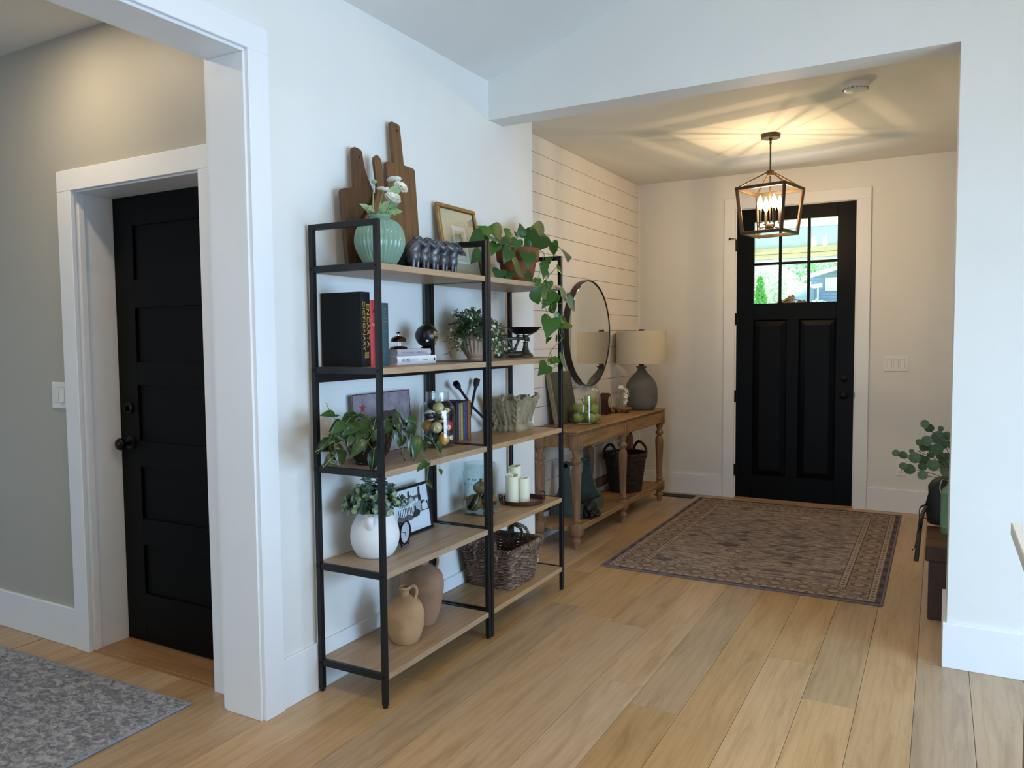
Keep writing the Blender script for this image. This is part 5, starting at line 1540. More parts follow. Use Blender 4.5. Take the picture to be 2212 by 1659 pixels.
# leaning ledger / old book
plain('ledger_olive', '#4c4c38', 0.55, var=0.2, nscale=12, bump=0.1, bscale=90)
plain('ledger_edge', '#8d7f66', 0.8, var=0.15, nscale=60)
t = thing('ledger_book', 'large old olive ledger leaning on the shiplap behind the apple jar', 'book', (-2.305, 4.785, TZ))
B = Matrix.Rotation(-atan2(.070, .36), 4, 'Y')
link('cover', MB().box((-.008, 0, 0), (0, .335, .365), .002).mesh('cover', 'ledger_olive'), t, M=B)
link('page_block', MB().box((.001, .006, .004), (.020, .330, .360)).mesh('page_block', 'ledger_edge'), t, M=B)
link('front_cover', MB().box((.021, 0, 0), (.026, .335, .365), .0015).mesh('front_cover', 'ledger_olive'), t, M=B)
link('spine', MB().box((-.008, -.004, 0), (.026, 0.002, .365), .002).mesh('spine', 'ledger_edge'), t, M=B)
# jar of green apples
plain('apple_green', '#9ca846', 0.3, var=0.14, nscale=26)
plain('apple_stem', '#4a3a20', 0.7)
AX, AY = -2.170, 4.985
t = thing('apple_jar', 'clear glass jar full of green apples on the console', 'jar', (AX, AY, TZ))
p = MB()
o_ = prof_curve([(.098, .003), (.108, .010), (.110, .03), (.109, .16), (.104, .215), (.092, .244), (.080, .252)], 4)
p.lathe([(0, 0)] + o_ + [(.081, .258), (.085, .262), (.083, .268), (.078, .268), (.076, .25)] + [(r - .004, z) for r, z in reversed(o_[3:-2])] + [(.09, .012), (0, .012)], 44); p.build('glass', 'jar_glass', t)
am = MB()
am.lathe(prof_curve([(.004, -.024), (.014, -.029), (.026, -.024), (.035, -.006), (.0365, .008), (.031, .022), (.018, .029), (.008, .025), (.0, .021)], 4), 20)
am = am.mesh('apple_body', 'apple_green')
sm_ = MB().tube([(0, 0, .020), (.001, 0, .030), (.003, .001, .038)], .0016, 6).mesh('stem', 'apple_stem')
_ap = [(.058, -.040, .044, 'lower left front'), (.056, .044, .044, 'lower right front'), (-.030, -.060, .044, 'lower far left'), (-.05, .045, .044, 'lower back right'), (0, 0, .045, 'bottom centre'), (.062, .002, .108, 'middle front'), (.004, -.062, .106, 'middle left'), (.02, .066, .104, 'middle right'), (-.058, -.01, .108, 'middle back'), (.034, -.046, .168, 'upper left'), (.022, .042, .166, 'upper right')]
for i, (x, y, z, wd) in enumerate(_ap):
    o = thing('green_apple', 'green apple at the %s of the glass jar' % wd, 'apple', (AX + x, AY + y, TZ + z), 0, 'green apples in the jar')
    R = (Matrix.Rotation(i * 1.7, 4, 'Z') @ Matrix.Rotation(radians((i * 53) % 70 - 20), 4, 'X')).to_4x4()
    link('apple_body', am, o, M=R); link('stem', sm_, o, M=R)
# small dark stone
plain('stone_dark', '#26221f', 0.45, var=0.2, nscale=30)
t = thing('dark_stone_bird', 'small dark carved stone lump beside the apple jar', 'ornament', (-2.195, 5.215, TZ))
p = MB(); p.sphere((0, 0, .030), .034, 18, 12, (1.0, 1.2, .88), None, lambda v: 1 + .06 * sin(5 * v.x + 2 * v.y)); p.sphere((-.01, -.026, .052), .020, 14, 10); p.build('body', 'stone_dark', t)
# mantel clock
wood('clock_wood', '#4a2d16', '#25140a', axis=2, stretch=6, scale=6, rough=0.4)
plain('dial_cream', '#cfc3a2', 0.5, var=0.05, nscale=60)
t = thing('mantel_clock', 'small arched wooden mantel clock on the console', 'clock', (-2.295, 5.665, TZ), radians(6))
arch = [(-.060, 0), (.060, 0), (.060, .098)] + [(.060 * cos(radians(a)), .098 + .058 * sin(radians(a))) for a in range(15, 180, 15)] + [(-.060, .098)]
p = MB(); p.prism([(x * 1.0, y) for x, y in arch], .065, Matrix(((0, 0, 1, -.032), (1, 0, 0, 0), (0, 1, 0, .010), (0, 0, 0, 1))), .003); p.box((-.040, -.068, 0), (.040, .068, .012), .003); p.build('case', 'clock_wood', t)
DM = Matrix.Translation((.033, 0, .098)) @ Matrix.Rotation(radians(90), 4, 'Y')
p = MB(); p.lathe([(.050, .0), (.051, .003), (.047, .005), (.046, .003)], 36, DM, cap=False); p.build('bezel', 'brass_dark', t)
p = MB(); p.lathe([(.0465, .0), (.0465, .0026), (0, .0028)], 36, DM); p.build('dial', 'dial_cream', t)
p = MB()
for an, ln in ((radians(160), .034), (radians(185), .024)): p.box((.0360, -.0016, 0), (.0368, .0016, ln), M=Matrix.Translation((0, 0, .098)) @ Matrix.Rotation(an, 4, 'X'))
for i in range(12): p.box((.0359, -.0012, .036), (.0364, .0012, .043), M=Matrix.Translation((0, 0, .098)) @ Matrix.Rotation(2 * pi * i / 12, 4, 'X'))
p.build('hands_and_hours', 'ink_black', t)
# flowers on a little riser
wood('riser_wood', '#a87c42', '#6b4a22', axis=1, stretch=6, scale=8, rough=0.5)
RX, RY = -2.215, 5.815
t = thing('wood_riser', 'small round wooden riser with stub feet under the white flowers', 'riser', (RX, RY, TZ))
p = MB(); p.lathe([(0, .026), (.074, .026), (.078, .030), (.078, .042), (.074, .046), (0, .046)], 32); p.build('top', 'riser_wood', t)
for a in (radians(-70), radians(50), radians(170)):
    p = MB(); p.box((.052 * cos(a) - .010, .052 * sin(a) - .010, 0), (.052 * cos(a) + .010, .052 * sin(a) + .010, .027), .002); p.build('foot', 'riser_wood', t)
t = thing('bud_vase', 'tiny glass of white blossoms on the wooden riser', 'vase', (RX + .005, RY - .005, TZ + .0462))
p = MB(); p.lathe([(0, 0), (.040, 0), (.042, .004), (.043, .07), (.041, .07), (.040, .006), (0, .006)], 28); p.build('glass', 'jar_glass', t)
rr = random.Random(6)
bl = MB()
for i in range(7):
    n_ = 6
    for q in range(n_):
        a = 2 * pi * q / n_
        e = Vector((cos(a), sin(a), 0)); w_ = Vector((-e.y, e.x, 0))
        for s_ in (0,):
            bl.add([e * .002, e * .016 + w_ * .009 + Vector((0, 0, .006)), e * .028 + Vector((0, 0, .012)), e * .016 - w_ * .009 + Vector((0, 0, .006))], [(0, 3, 2, 1)], True)
    break
blm = bl.mesh('blossom', 'petal_white')
for (x, y, z), d in (((.02, .018, .125), (.8, -.1, .5)), ((.03, .045, .10), (.9, .5, .1)), ((.028, -.012, .092), (.9, -.4, .2)), ((0, -.02, .152), (.3, -.6, .8)), ((.02, .038, .138), (.6, .4, .8)), ((.034, -.028, .052), (.8, -.5, -.3)), ((.03, .012, .075), (1, .2, -.1))):
    o = link('blossom', blm, t, M=Matrix.Translation((x, y, z)) @ Vector(d).to_track_quat('Z', 'Y').to_matrix().to_4x4())
p = MB()
for (x, y, z) in ((.02, .018, .125), (.03, .045, .10), (0, -.02, .152), (.028, -.012, .092)): p.tube([(0, 0, .008), (x * .5, y * .5, z * .6), (x, y, z)], .0012, 5)
p.build('stems', 'stem_green', t)
# tool tote
plain('tote_green', '#4d5a55', 0.7, var=0.15, nscale=14, bump=0.1, bscale=60)
SH = .155
t = thing('tool_tote', 'grey green painted wooden tool tote on the console shelf', 'tool box', (-2.235, 4.985, SH), 0)
def tote_end():
    pts = [(-.122, 0), (.122, 0), (.122, .085)] + [(.122 - .100 * (u ** .62), .085 + .235 * u ** 1.25) for u in [i / 8 for i in range(1, 8)]] + [(.026, .335), (.022, .372), (0, .384), (-.022, .372), (-.026, .335)] + [(-.122 + .100 * (u ** .62), .085 + .235 * u ** 1.25) for u in [i / 8 for i in range(7, 0, -1)]] + [(-.122, .085)]
    return pts
for y in (-.19, .172):
    p = MB(); p.prism(tote_end(), .018, Matrix.Translation((0, y + .018, 0)) @ Matrix(((1, 0, 0, 0), (0, 0, -1, 0), (0, 1, 0, 0), (0, 0, 0, 1))), .0015); p.build('end_board', 'tote_green', t)
for x in (-.122, .107):
    p = MB(); p.box((x, -.172, 0), (x + .015, .172, .088), .0015); p.build('side_board', 'tote_green', t)
p = MB(); p.box((-.107, -.172, .0), (.107, .172, .014)); p.build('bottom_board', 'tote_green', t)
p = MB(); p.cyl((0, -.19, .352), (0, .19, .352), .014, n=16); p.build('handle_bar', 'tote_green', t)
# black carved knot figure
plain('carved_black', '#151313', 0.5, var=0.2, nscale=40, bump=0.3, bscale=80)
t = thing('carved_figure', 'lumpy black carved figure in front of the tool tote', 'figurine', (-2.075, 4.850, SH))
p = MB(); p.sphere((-.004, .022, .062), .052, 20, 14, (.8, 1.05, 1.05), None, lambda v: 1 + .05 * sin(7 * v.y) * sin(6 * v.z)); p.build('back', 'carved_black', t)
p = MB(); p.sphere((.006, -.036, .072), .029, 16, 12, (.9, 1, 1.05)); p.build('head', 'carved_black', t)
for pts, r in (([(.02, .04, .07), (.034, .008, .045), (.030, -.03, .028), (.022, -.055, .020)], [.016, .014, .012, .010]), ([(.012, .052, .030), (.034, .060, .022), (.042, .030, .016), (.034, -.005, .014)], [.020, .018, .014, .012]), ([(-.02, .03, .08), (-.026, -.02, .06), (-.012, -.050, .036), (.002, -.062, .018)], [.016, .014, .012, .010]), ([(.02, -.02, .055), (.034, -.040, .050), (.026, -.058, .040)], [.011, .010, .008])):
    p = MB(); p.tube(bez(pts, 5), [r[min(3, i // 5) if len(r) > min(3, i // 5) else -1] if i // 5 < len(r) else r[-1] for i in range(5 * (len(pts) - 1) + 1)], 10); p.build('limb', 'carved_black', t)
p = MB(); p.box((-.035, -.065, 0), (.040, .075, .012), .005); p.build('plinth', 'carved_black', t)
# dark round basket under the console
t = thing('round_basket', 'dark brown round wicker basket with two hoop handles under the console', 'basket', (-2.196, 5.845, SH), radians(0))
RB, RT, HH = .122, .160, .300
rr = random.Random(8)
NS = 30
for j in range(26):
    u = j / 25
    z = .006 + u * (HH - .012)
    r0 = RB + (RT - RB) * u
    n = NS * 4
    pts = [(( r0 + .0045 * sin(NS * pi * i / n * 2 * .5 + pi * j)) * cos(2 * pi * i / n), (r0 + .0045 * sin(NS * pi * i / n + pi * j)) * sin(2 * pi * i / n) * 1.06, z + .002 * sin(3 * 2 * pi * i / n + j)) for i in range(n)]
    p = MB(); p.tube(pts, .0058, 6, True); p.build('woven_rod', 'wicker_dark', t)
for i in range(NS):
    a = 2 * pi * (i + .5) / NS
    p = MB(); p.tube([(RB * cos(a), RB * sin(a) * 1.06, 0), (RT * cos(a), RT * sin(a) * 1.06, HH)], .0046, 6); p.build('stake', 'wicker_dark', t)
for ph in range(2):
    n = 120
    p = MB(); p.tube([((RT + .007 * cos(2 * pi * 20 * i / n + ph * pi)) * cos(2 * pi * i / n), (RT + .007 * cos(2 * pi * 20 * i / n + ph * pi)) * sin(2 * pi * i / n) * 1.06, HH + .002 + .007 * sin(2 * pi * 20 * i / n + ph * pi)) for i in range(n)], .0065, 6, True); p.build('border_plait', 'wicker_dark', t)
p = MB(); p.lathe([(0, .002), (RB - .003, .002), (RB - .003, .008), (0, .008)], 32); p.build('basket_floor', 'wicker_dark', t)
for s_ in (-1, 1):
    e = Vector((cos(radians(62)), sin(radians(62)), 0)) * s_
    w_ = Vector((-e.y, e.x, 0))
    twisted([e * RT * .97 - w_ * .072 + Vector((0, 0, HH - .04)), e * RT - w_ * .070 + Vector((0, 0, HH + .03)), e * RT * .97 - w_ * .034 + Vector((0, 0, HH + .072)), e * RT * .95 + Vector((0, 0, HH + .084)), e * RT * .97 + w_ * .034 + Vector((0, 0, HH + .072)), e * RT + w_ * .070 + Vector((0, 0, HH + .03)), e * RT * .97 + w_ * .072 + Vector((0, 0, HH - .04))], .006, .0062, 6, 'wicker_dark', t)
# ------------------------------------------------------------------ entry rug
def rug_mat(name, hx, hy):
    k = NT(name)
    co = k.coord()
    x, y, z = k.xyz(co)
    ax, ay = k.math('ABSOLUTE', x), k.math('ABSOLUTE', y)
    dx = k.math('SUBTRACT', hx, ax); dy = k.math('SUBTRACT', hy, ay)       # distance to the edges
    d = k.math('MINIMUM', dx, dy)
    wear = k.noise(k.mapping(co, (1.2, 4.0, 1)), 3.2, 6, .62)
    wear2 = k.noise(k.mapping(co, (5, 21, 1)), 2.2, 6, .68, .35)
    field = k.ramp(wear2, [(0.36, lin('#4d4147')), (0.45, lin('#84756f')), (0.55, lin('#bcaca2')), (0.68, lin('#9c8c84'))])
    field = k.mix(k.ramp(wear, [(0.40, (.55, .55, .55, 1)), (0.60, (0, 0, 0, 1))]), field, lin('#75665f'))
    def band(v, lo, hi):
        return k.math('MULTIPLY', k.math('GREATER_THAN', v, lo), k.math('LESS_THAN', v, hi))
    # small scattered motifs: lozenges, bars and hooks of worn pattern
    cell = k.n('ShaderNodeTexVoronoi', distance='MANHATTAN', ins={'Vector': k.mapping(co, (4.6, 8.0, 1)), 'Scale': 1.0, 'Randomness': .9})
    cs_ = k.n('ShaderNodeSeparateColor', ins={0: cell.outputs['Color']})
    dist = k.math('ADD', cell.outputs['Distance'], k.math('MULTIPLY', k.math('SUBTRACT', wear2, .5), .8))
    core = k.math('LESS_THAN', dist, .36)
    ring = band(dist, .36, .46)
    keep = k.math('GREATER_THAN', cs_.outputs[1], .30)
    mcol = k.ramp(cs_.outputs[0], [(0.0, lin('#4f4245')), (0.3, lin('#6f6057')), (0.55, lin('#b5a594')), (0.8, lin('#5a4c4a'))], 'CONSTANT')
    col = k.mix(k.math('MULTIPLY', k.math('MULTIPLY', core, keep), .85), field, mcol)
    col = k.mix(k.math('MULTIPLY', k.math('MULTIPLY', ring, keep), .85), col, lin('#4d4140'))
    vf = k.n('ShaderNodeTexVoronoi', feature='DISTANCE_TO_EDGE', ins={'Vector': k.mapping(co, (20, 40, 1)), 'Scale': 1.0}).outputs['Distance']
    col = k.mix(k.math('MULTIPLY', k.ramp(vf, [(0.03, (1, 1, 1, 1)), (0.09, (0, 0, 0, 1))]), k.ramp(wear, [(0.45, (0, 0, 0, 1)), (0.6, (.65, .65, .65, 1))])), col, lin('#5f504b'))
    # central medallion: stepped diamond outlines
    md = k.math('ADD', k.math('MULTIPLY', ax, 1.25), ay)
    med = k.math('FRACT', k.math('MULTIPLY', md, 3.4))
    inside = k.math('LESS_THAN', md, 0.72)
    col = k.mix(k.math('MULTIPLY', k.math('MULTIPLY', inside, k.math('LESS_THAN', med, .09)), k.ramp(wear2, [(.40, (0, 0, 0, 1)), (.55, (.7, .7, .7, 1))])), col, lin('#57494a'))
    # worn patches, a few dark violet ones
    pat = k.ramp(k.noise(k.mapping(co, (1.6, 3.2, 1), (3, 1, 0)), 2.6, 5, .6), [(0.56, (0, 0, 0, 1)), (0.66, (1, 1, 1, 1))])
    col = k.mix(k.math('MULTIPLY', pat, .8), col, lin('#574c55'))
    # main border on the long sides (x) and the ends (y)
    inb = k.math('LESS_THAN', d, 0.235)
    along = k.math('ADD', k.math('MULTIPLY', k.math('LESS_THAN', dx, dy), y), k.math('MULTIPLY', k.math('GREATER_THAN', dx, dy), x))
    mot = k.math('ABSOLUTE', k.math('SINE', k.math('MULTIPLY', along, 21.0)))
    acr = k.math('ABSOLUTE', k.math('DIVIDE', k.math('SUBTRACT', d, .135), .062))
    loz = k.math('LESS_THAN', k.math('ADD', acr, k.math('MULTIPLY', k.math('SUBTRACT', 1.0, mot), 2.0)), .8)
    loz2 = k.math('LESS_THAN', k.math('ADD', acr, k.math('MULTIPLY', k.math('SUBTRACT', 1.0, mot), 2.0)), .45)
    bcol = k.mix(.7, k.ramp(wear2, [(0.36, lin('#645347')), (0.64, lin('#94816c'))]), k.ramp(wear, [(0.3, lin('#685750')), (0.7, lin('#988678'))]))
    bcol = k.mix(k.math('MULTIPLY', k.ramp(vf, [(0.04, (1, 1, 1, 1)), (0.10, (0, 0, 0, 1))]), .55), bcol, lin('#b19f8d'))
    bcol = k.mix(k.math('MULTIPLY', loz, .8), bcol, lin('#5f4f47'))
    bcol = k.mix(k.math('MULTIPLY', loz2, .8), bcol, lin('#ac998b'))
    col = k.mix(inb, col, bcol)
    # guard stripes with dashes
    dash = k.math('GREATER_THAN', k.math('SINE', k.math('MULTIPLY', along, 130.0)), .35)
    for lo, hi in ((.040, .072), (.200, .232)):
        s_ = band(d, lo, hi)
        col = k.mix(s_, col, k.mix(k.math('MULTIPLY', dash, band(d, lo + .008, hi - .008)), k.ramp(wear2, [(0.3, lin('#978678')), (0.7, lin('#b9a897'))]), lin('#65554e')))
        col = k.mix(k.math('MULTIPLY', band(d, lo - .007, lo), .8), col, lin('#4c3e42'))
        col = k.mix(k.math('MULTIPLY', band(d, hi, hi + .006), .8), col, lin('#544543'))
    chk = k.math('GREATER_THAN', k.math('SINE', k.math('MULTIPLY', along, 38.0)), 0.0)
    col = k.mix(band(d, .012, .034), col, k.mix(chk, lin('#66585d'), lin('#443c48')))
    col = k.mix(k.math('LESS_THAN', d, .012), col, lin('#877779'))
    col = k.mix(.09, col, k.ramp(k.noise(co, 220, 2), [(0.35, (.05, .04, .04, 1)), (0.65, (.5, .45, .4, 1))]))
    k.bump(k.noise(co, 400, 2), 0.25, 0.002)
    MATS[name] = k.set(col, 0.95, spec=0.1)
RXc, RYc, RHX, RHY = -1.003, 5.425, .776, 1.125
rug_mat('rug_persian', RHX, RHY)
plain('rug_binding', '#6f6467', 0.9, var=0.08, nscale=60)
t = thing('area_rug', 'worn brown and violet patterned rug in front of the front door', 'rug', (RXc, RYc, 0))
p = MB(); p.box((-RHX + .004, -RHY + .004, .0005), (RHX - .004, RHY - .004, .0075), .002); p.build('rug_field', 'rug_persian', t)
p = MB()
for a, c in (((-RHX, -RHY), (RHX, -RHY + .006)), ((-RHX, RHY - .006), (RHX, RHY)), ((-RHX, -RHY + .006), (-RHX + .006, RHY - .006)), ((RHX - .006, -RHY + .006), (RHX, RHY - .006))): p.box((a[0], a[1], 0.0003), (c[0], c[1], .008), .002)
p.build('rug_binding', 'rug_binding', t)
# hall rug
k = NT('rug_grey')
co = k.coord()
a = k.noise(k.mapping(co, (1, 1.6, 1)), 26, 6, .7, .9)
b2 = k.noise(co, 5, 4, .6)
g = k.ramp(a, [(0.34, lin('#5e5e61')), (0.47, lin('#87868a')), (0.55, lin('#aeaeb2')), (0.66, lin('#c6c6c9'))])
g = k.mix(k.math('MULTIPLY', b2, .6), g, k.ramp(k.noise(co, 130, 2), [(0.4, lin('#5e5f64')), (0.6, lin('#a4a5a8'))]))
k.bump(k.noise(co, 300, 3), .5, .004)
MATS['rug_grey'] = k.set(g, .95, spec=.1)
plain('rug_grey_edge', '#8a93a0', 0.8, var=0.1, nscale=80)
t = thing('hall_rug', 'grey mottled rug on the hall floor', 'rug', (-2.475, 1.925, 0), radians(0))
RL, RWd = 2.6, 3.0
Msk = Matrix.Rotation(radians(1.5), 4, 'Z')
p = MB(); p.box((-RL, -RWd, .0005), (-.008, -.010, .011), .004, Msk); p.build('rug_field', 'rug_grey', t)
p = MB(); p.box((-.012, -RWd, .0003), (0, 0, .009), .003, Msk); p.box((-RL, -.012, .0003), (-.012, 0, .009), .003, Msk); p.build('rug_binding', 'rug_grey_edge', t)
# ------------------------------------------------------------------ lantern pendant
plain('lantern_bronze', '#4e3f2e', 0.45, 0.25, var=0.1)
plain('candle_sleeve', '#4a443c', 0.3, 0.3)
k = NT('bulb_lit')
k.t.nodes.remove(k.b)
k.link(k.n('ShaderNodeAddShader', ins={0: k.n('ShaderNodeBsdfTransparent').outputs[0], 1: k.n('ShaderNodeEmission', ins={'Color': (1.0, .78, .50, 1), 'Strength': 25.0}).outputs[0]}).outputs[0], k.out.inputs[0])
MATS['bulb_lit'] = k.m
LX, LY = -1.024, 5.48
t = thing('lantern_pendant', 'bronze open lantern pendant with four lit candle bulbs in the entry', 'pendant light', (LX, LY, 0), radians(-12.4))
p = MB(); p.lathe([(0, 2.712), (.060, 2.712), (.063, 2.716), (.063, 2.740), (0, 2.740)], 36); p.build('canopy', 'lantern_bronze', t)
p = MB(); p.lathe([(.008, 2.712), (.012, 2.708), (.006, 2.690), (.0085, 2.684), (.0055, 2.672), (.0055, 2.40), (.0045, 2.145), (0, 2.14)], 12); p.build('stem', 'lantern_bronze', t)
p = MB(); p.lathe([(0, 2.465), (.022, 2.465), (.024, 2.470), (.024, 2.494), (.020, 2.500), (0, 2.500)], 20); p.build('hub', 'lantern_bronze', t)
st, sb, zt_, zb_ = .163, .134, 2.386, 2.070
def sqbar(a, c, w, name='bar', up=(0, 0, 1)):
    a, c = Vector(a), Vector(c)
    M = frame_m(a, c - a, up)
    p = MB(); p.box((0, -w / 2, -w / 2), ((c - a).length, w / 2, w / 2), .002, M); return p.build(name, 'lantern_bronze', t)
cs = [(-1, -1), (1, -1), (1, 1), (-1, 1)]
for i in range(4):
    (ax, ay), (bx, by) = cs[i], cs[(i + 1) % 4]
    ex, ey = (bx - ax) / 2, (by - ay) / 2
    sqbar((ax * st - ex * .008, ay * st - ey * .008, zt_ - .010), (bx * st + ex * .008, by * st + ey * .008, zt_ - .010), .021, 'top_bar')
    sqbar((ax * sb - ex * .008, ay * sb - ey * .008, zb_ + .010), (bx * sb + ex * .008, by * sb + ey * .008, zb_ + .010), .021, 'bottom_bar')
    sqbar((ax * sb, ay * sb, zb_), (ax * st, ay * st, zt_ - .004), .020, 'corner_bar', (ax, ay, 0))
    sqbar((ax * st, ay * st, zt_ - .006), (ax * .018, ay * .018, 2.485), .010, 'roof_bar', (ax, ay, 1))
p = MB(); p.lathe([(0, 2.108), (.024, 2.108), (.026, 2.112), (.026, 2.138), (.020, 2.144), (0, 2.144)], 20); p.build('candle_base', 'lantern_bronze', t)
plain('bulb_base', '#c8b890', 0.3, .5)
for i in range(4):
    a = radians(45 + 90 * i)
    x, y = .068 * cos(a), .068 * sin(a)
    p = MB(); p.tube(bez([(x * .4, y * .4, 2.125), (x * .9, y * .9, 2.116), (x * 1.12, y * 1.12, 2.128), (x, y, 2.150)], 4), .004, 6); p.lathe([(0, 2.148), (.015, 2.148), (.016, 2.153), (.009, 2.156), (0, 2.156)], 14, Matrix.Translation((x, y, 0))); p.build('candle_arm', 'lantern_bronze', t)
    p = MB(); p.lathe([(.0095, 2.155), (.0095, 2.238), (0, 2.238)], 14, Matrix.Translation((x, y, 0))); p.build('candle_sleeve', 'candle_sleeve', t)
    p = MB(); p.lathe([(.008, 2.236), (.012, 2.244), (.0185, 2.260), (.0195, 2.274), (.0160, 2.294), (.0085, 2.314), (.0025, 2.330), (0, 2.334)], 14, Matrix.Translation((x, y, 0))); p.build('bulb', 'bulb_lit', t)
    l = bpy.data.lights.new('bulb_glow', 'POINT'); l.energy = BULB_W; l.color = (1.0, 0.66, 0.35); l.shadow_soft_size = .004
    lo = bpy.data.objects.new('bulb_glow', l); COL.objects.link(lo); lo.parent = t; lo.location = (x, y, 2.276)
# ------------------------------------------------------------------ hall downlight
downlight('round recessed light in the hall ceiling', -3.10, 1.60, 2.705, HALL_W)

# ------------------------------------------------------------------ bench corner by the right of the entry
wood('bench_wood', '#6a4628', '#3c2513', axis=0, stretch=7, scale=4, rough=0.55, bump=0.15)
wood('bench_leg', '#4a2d1a', '#2a1810', axis=2, stretch=7, scale=4, rough=0.6, bump=0.15)
t = thing('wood_bench', 'dark stained wooden bench half hidden by the white column', 'bench', (-.040, 4.20, 0))
for k_ in range(3):
    p = MB(); p.box((0, .01 + k_ * .155, .335), (.38, .162 + k_ * .155, .362), .003); p.build('seat_plank', 'bench_wood', t)
p = MB(); p.box((.0, .0, .290), (.38, .020, .362), .005); p.build('front_apron', 'bench_leg', t)
p = MB(); p.box((.018, .022, 0), (.045, .46, .336), .003); p.build('side_panel', 'bench_leg', t)
p = MB(); p.box((.34, .022, 0), (.367, .46, .336), .003); p.build('side_panel', 'bench_leg', t)
p = MB(); p.box((.014, .012, .0), (.36, .030, .30), .004); p.build('front_board', 'bench_leg', t)
# green jug on the bench
plain('enamel_green', '#6f9678', 0.35, var=0.05, nscale=20)
wood('grip_wood', '#a2683a', '#6d4020', axis=0, stretch=5, scale=10, rough=0.5)
plain('wire_white', '#c9c9c2', 0.4, .3)
JX_, JY_ = .094, 4.55
t = thing('green_jug', 'tall green enamel jug holding eucalyptus on the bench', 'jug', (JX_, JY_, .362))
p = MB(); p.lathe([(0, 0), (.070, 0), (.073, .004), (.073, .030), (.0745, .033), (.073, .036), (.073, .205), (.0745, .208), (.073, .212), (.066, .228), (.048, .244), (.044, .268), (.046, .272), (.040, .272), (.040, .24), (0, .235)], 36); p.build('body', 'enamel_green', t)
p = MB(); p.tube(bez([(-.072, .0, .200), (-.078, 0, .235), (-.066, 0, .275), (-.040, 0, .262), (-.034, 0, .240)], 6), .0022, 6); p.build('bail_wire', 'wire_white', t)
p = MB(); p.box((-.062, -.012, .222), (.0, .012, .240), .006); p.build('wood_grip', 'grip_wood', t)
plain('leaf_silver_dollar', '#4f6a4e', 0.5, var=0.15, nscale=50)
plain('twig_brown', '#4a342a', 0.6)
def round_leaf(L, W, cup=.12):
    o = [(0.0, 0.0), (.10, .30), (.32, .47), (.60, .50), (.85, .36), (1.0, 0.0)]
    pts = [(x * L, y * W) for x, y in o] + [(x * L, -y * W) for x, y in reversed(o[1:-1])]
    n = len(pts)
    vs = [(x, y, -cup * L * (x / L) ** 2 + cup * abs(y)) for x, y in pts] + [(L * .3, 0, -.01 * L), (L * .65, 0, -.05 * L)]
    # fan to two midrib points
    fs = []
    for i in range(n):
        a, c = i, (i + 1) % n
        m_ = n if (pts[a][0] + pts[c][0]) / 2 < .5 * L else n + 1
        fs.append((a, c, m_))
    fs += [(n, 3, n + 1), (n, n + 1, n - 3)]
    return MB().add(vs, fs, True)
EM = round_leaf(.062, .058).mesh('leaf', 'leaf_silver_dollar')
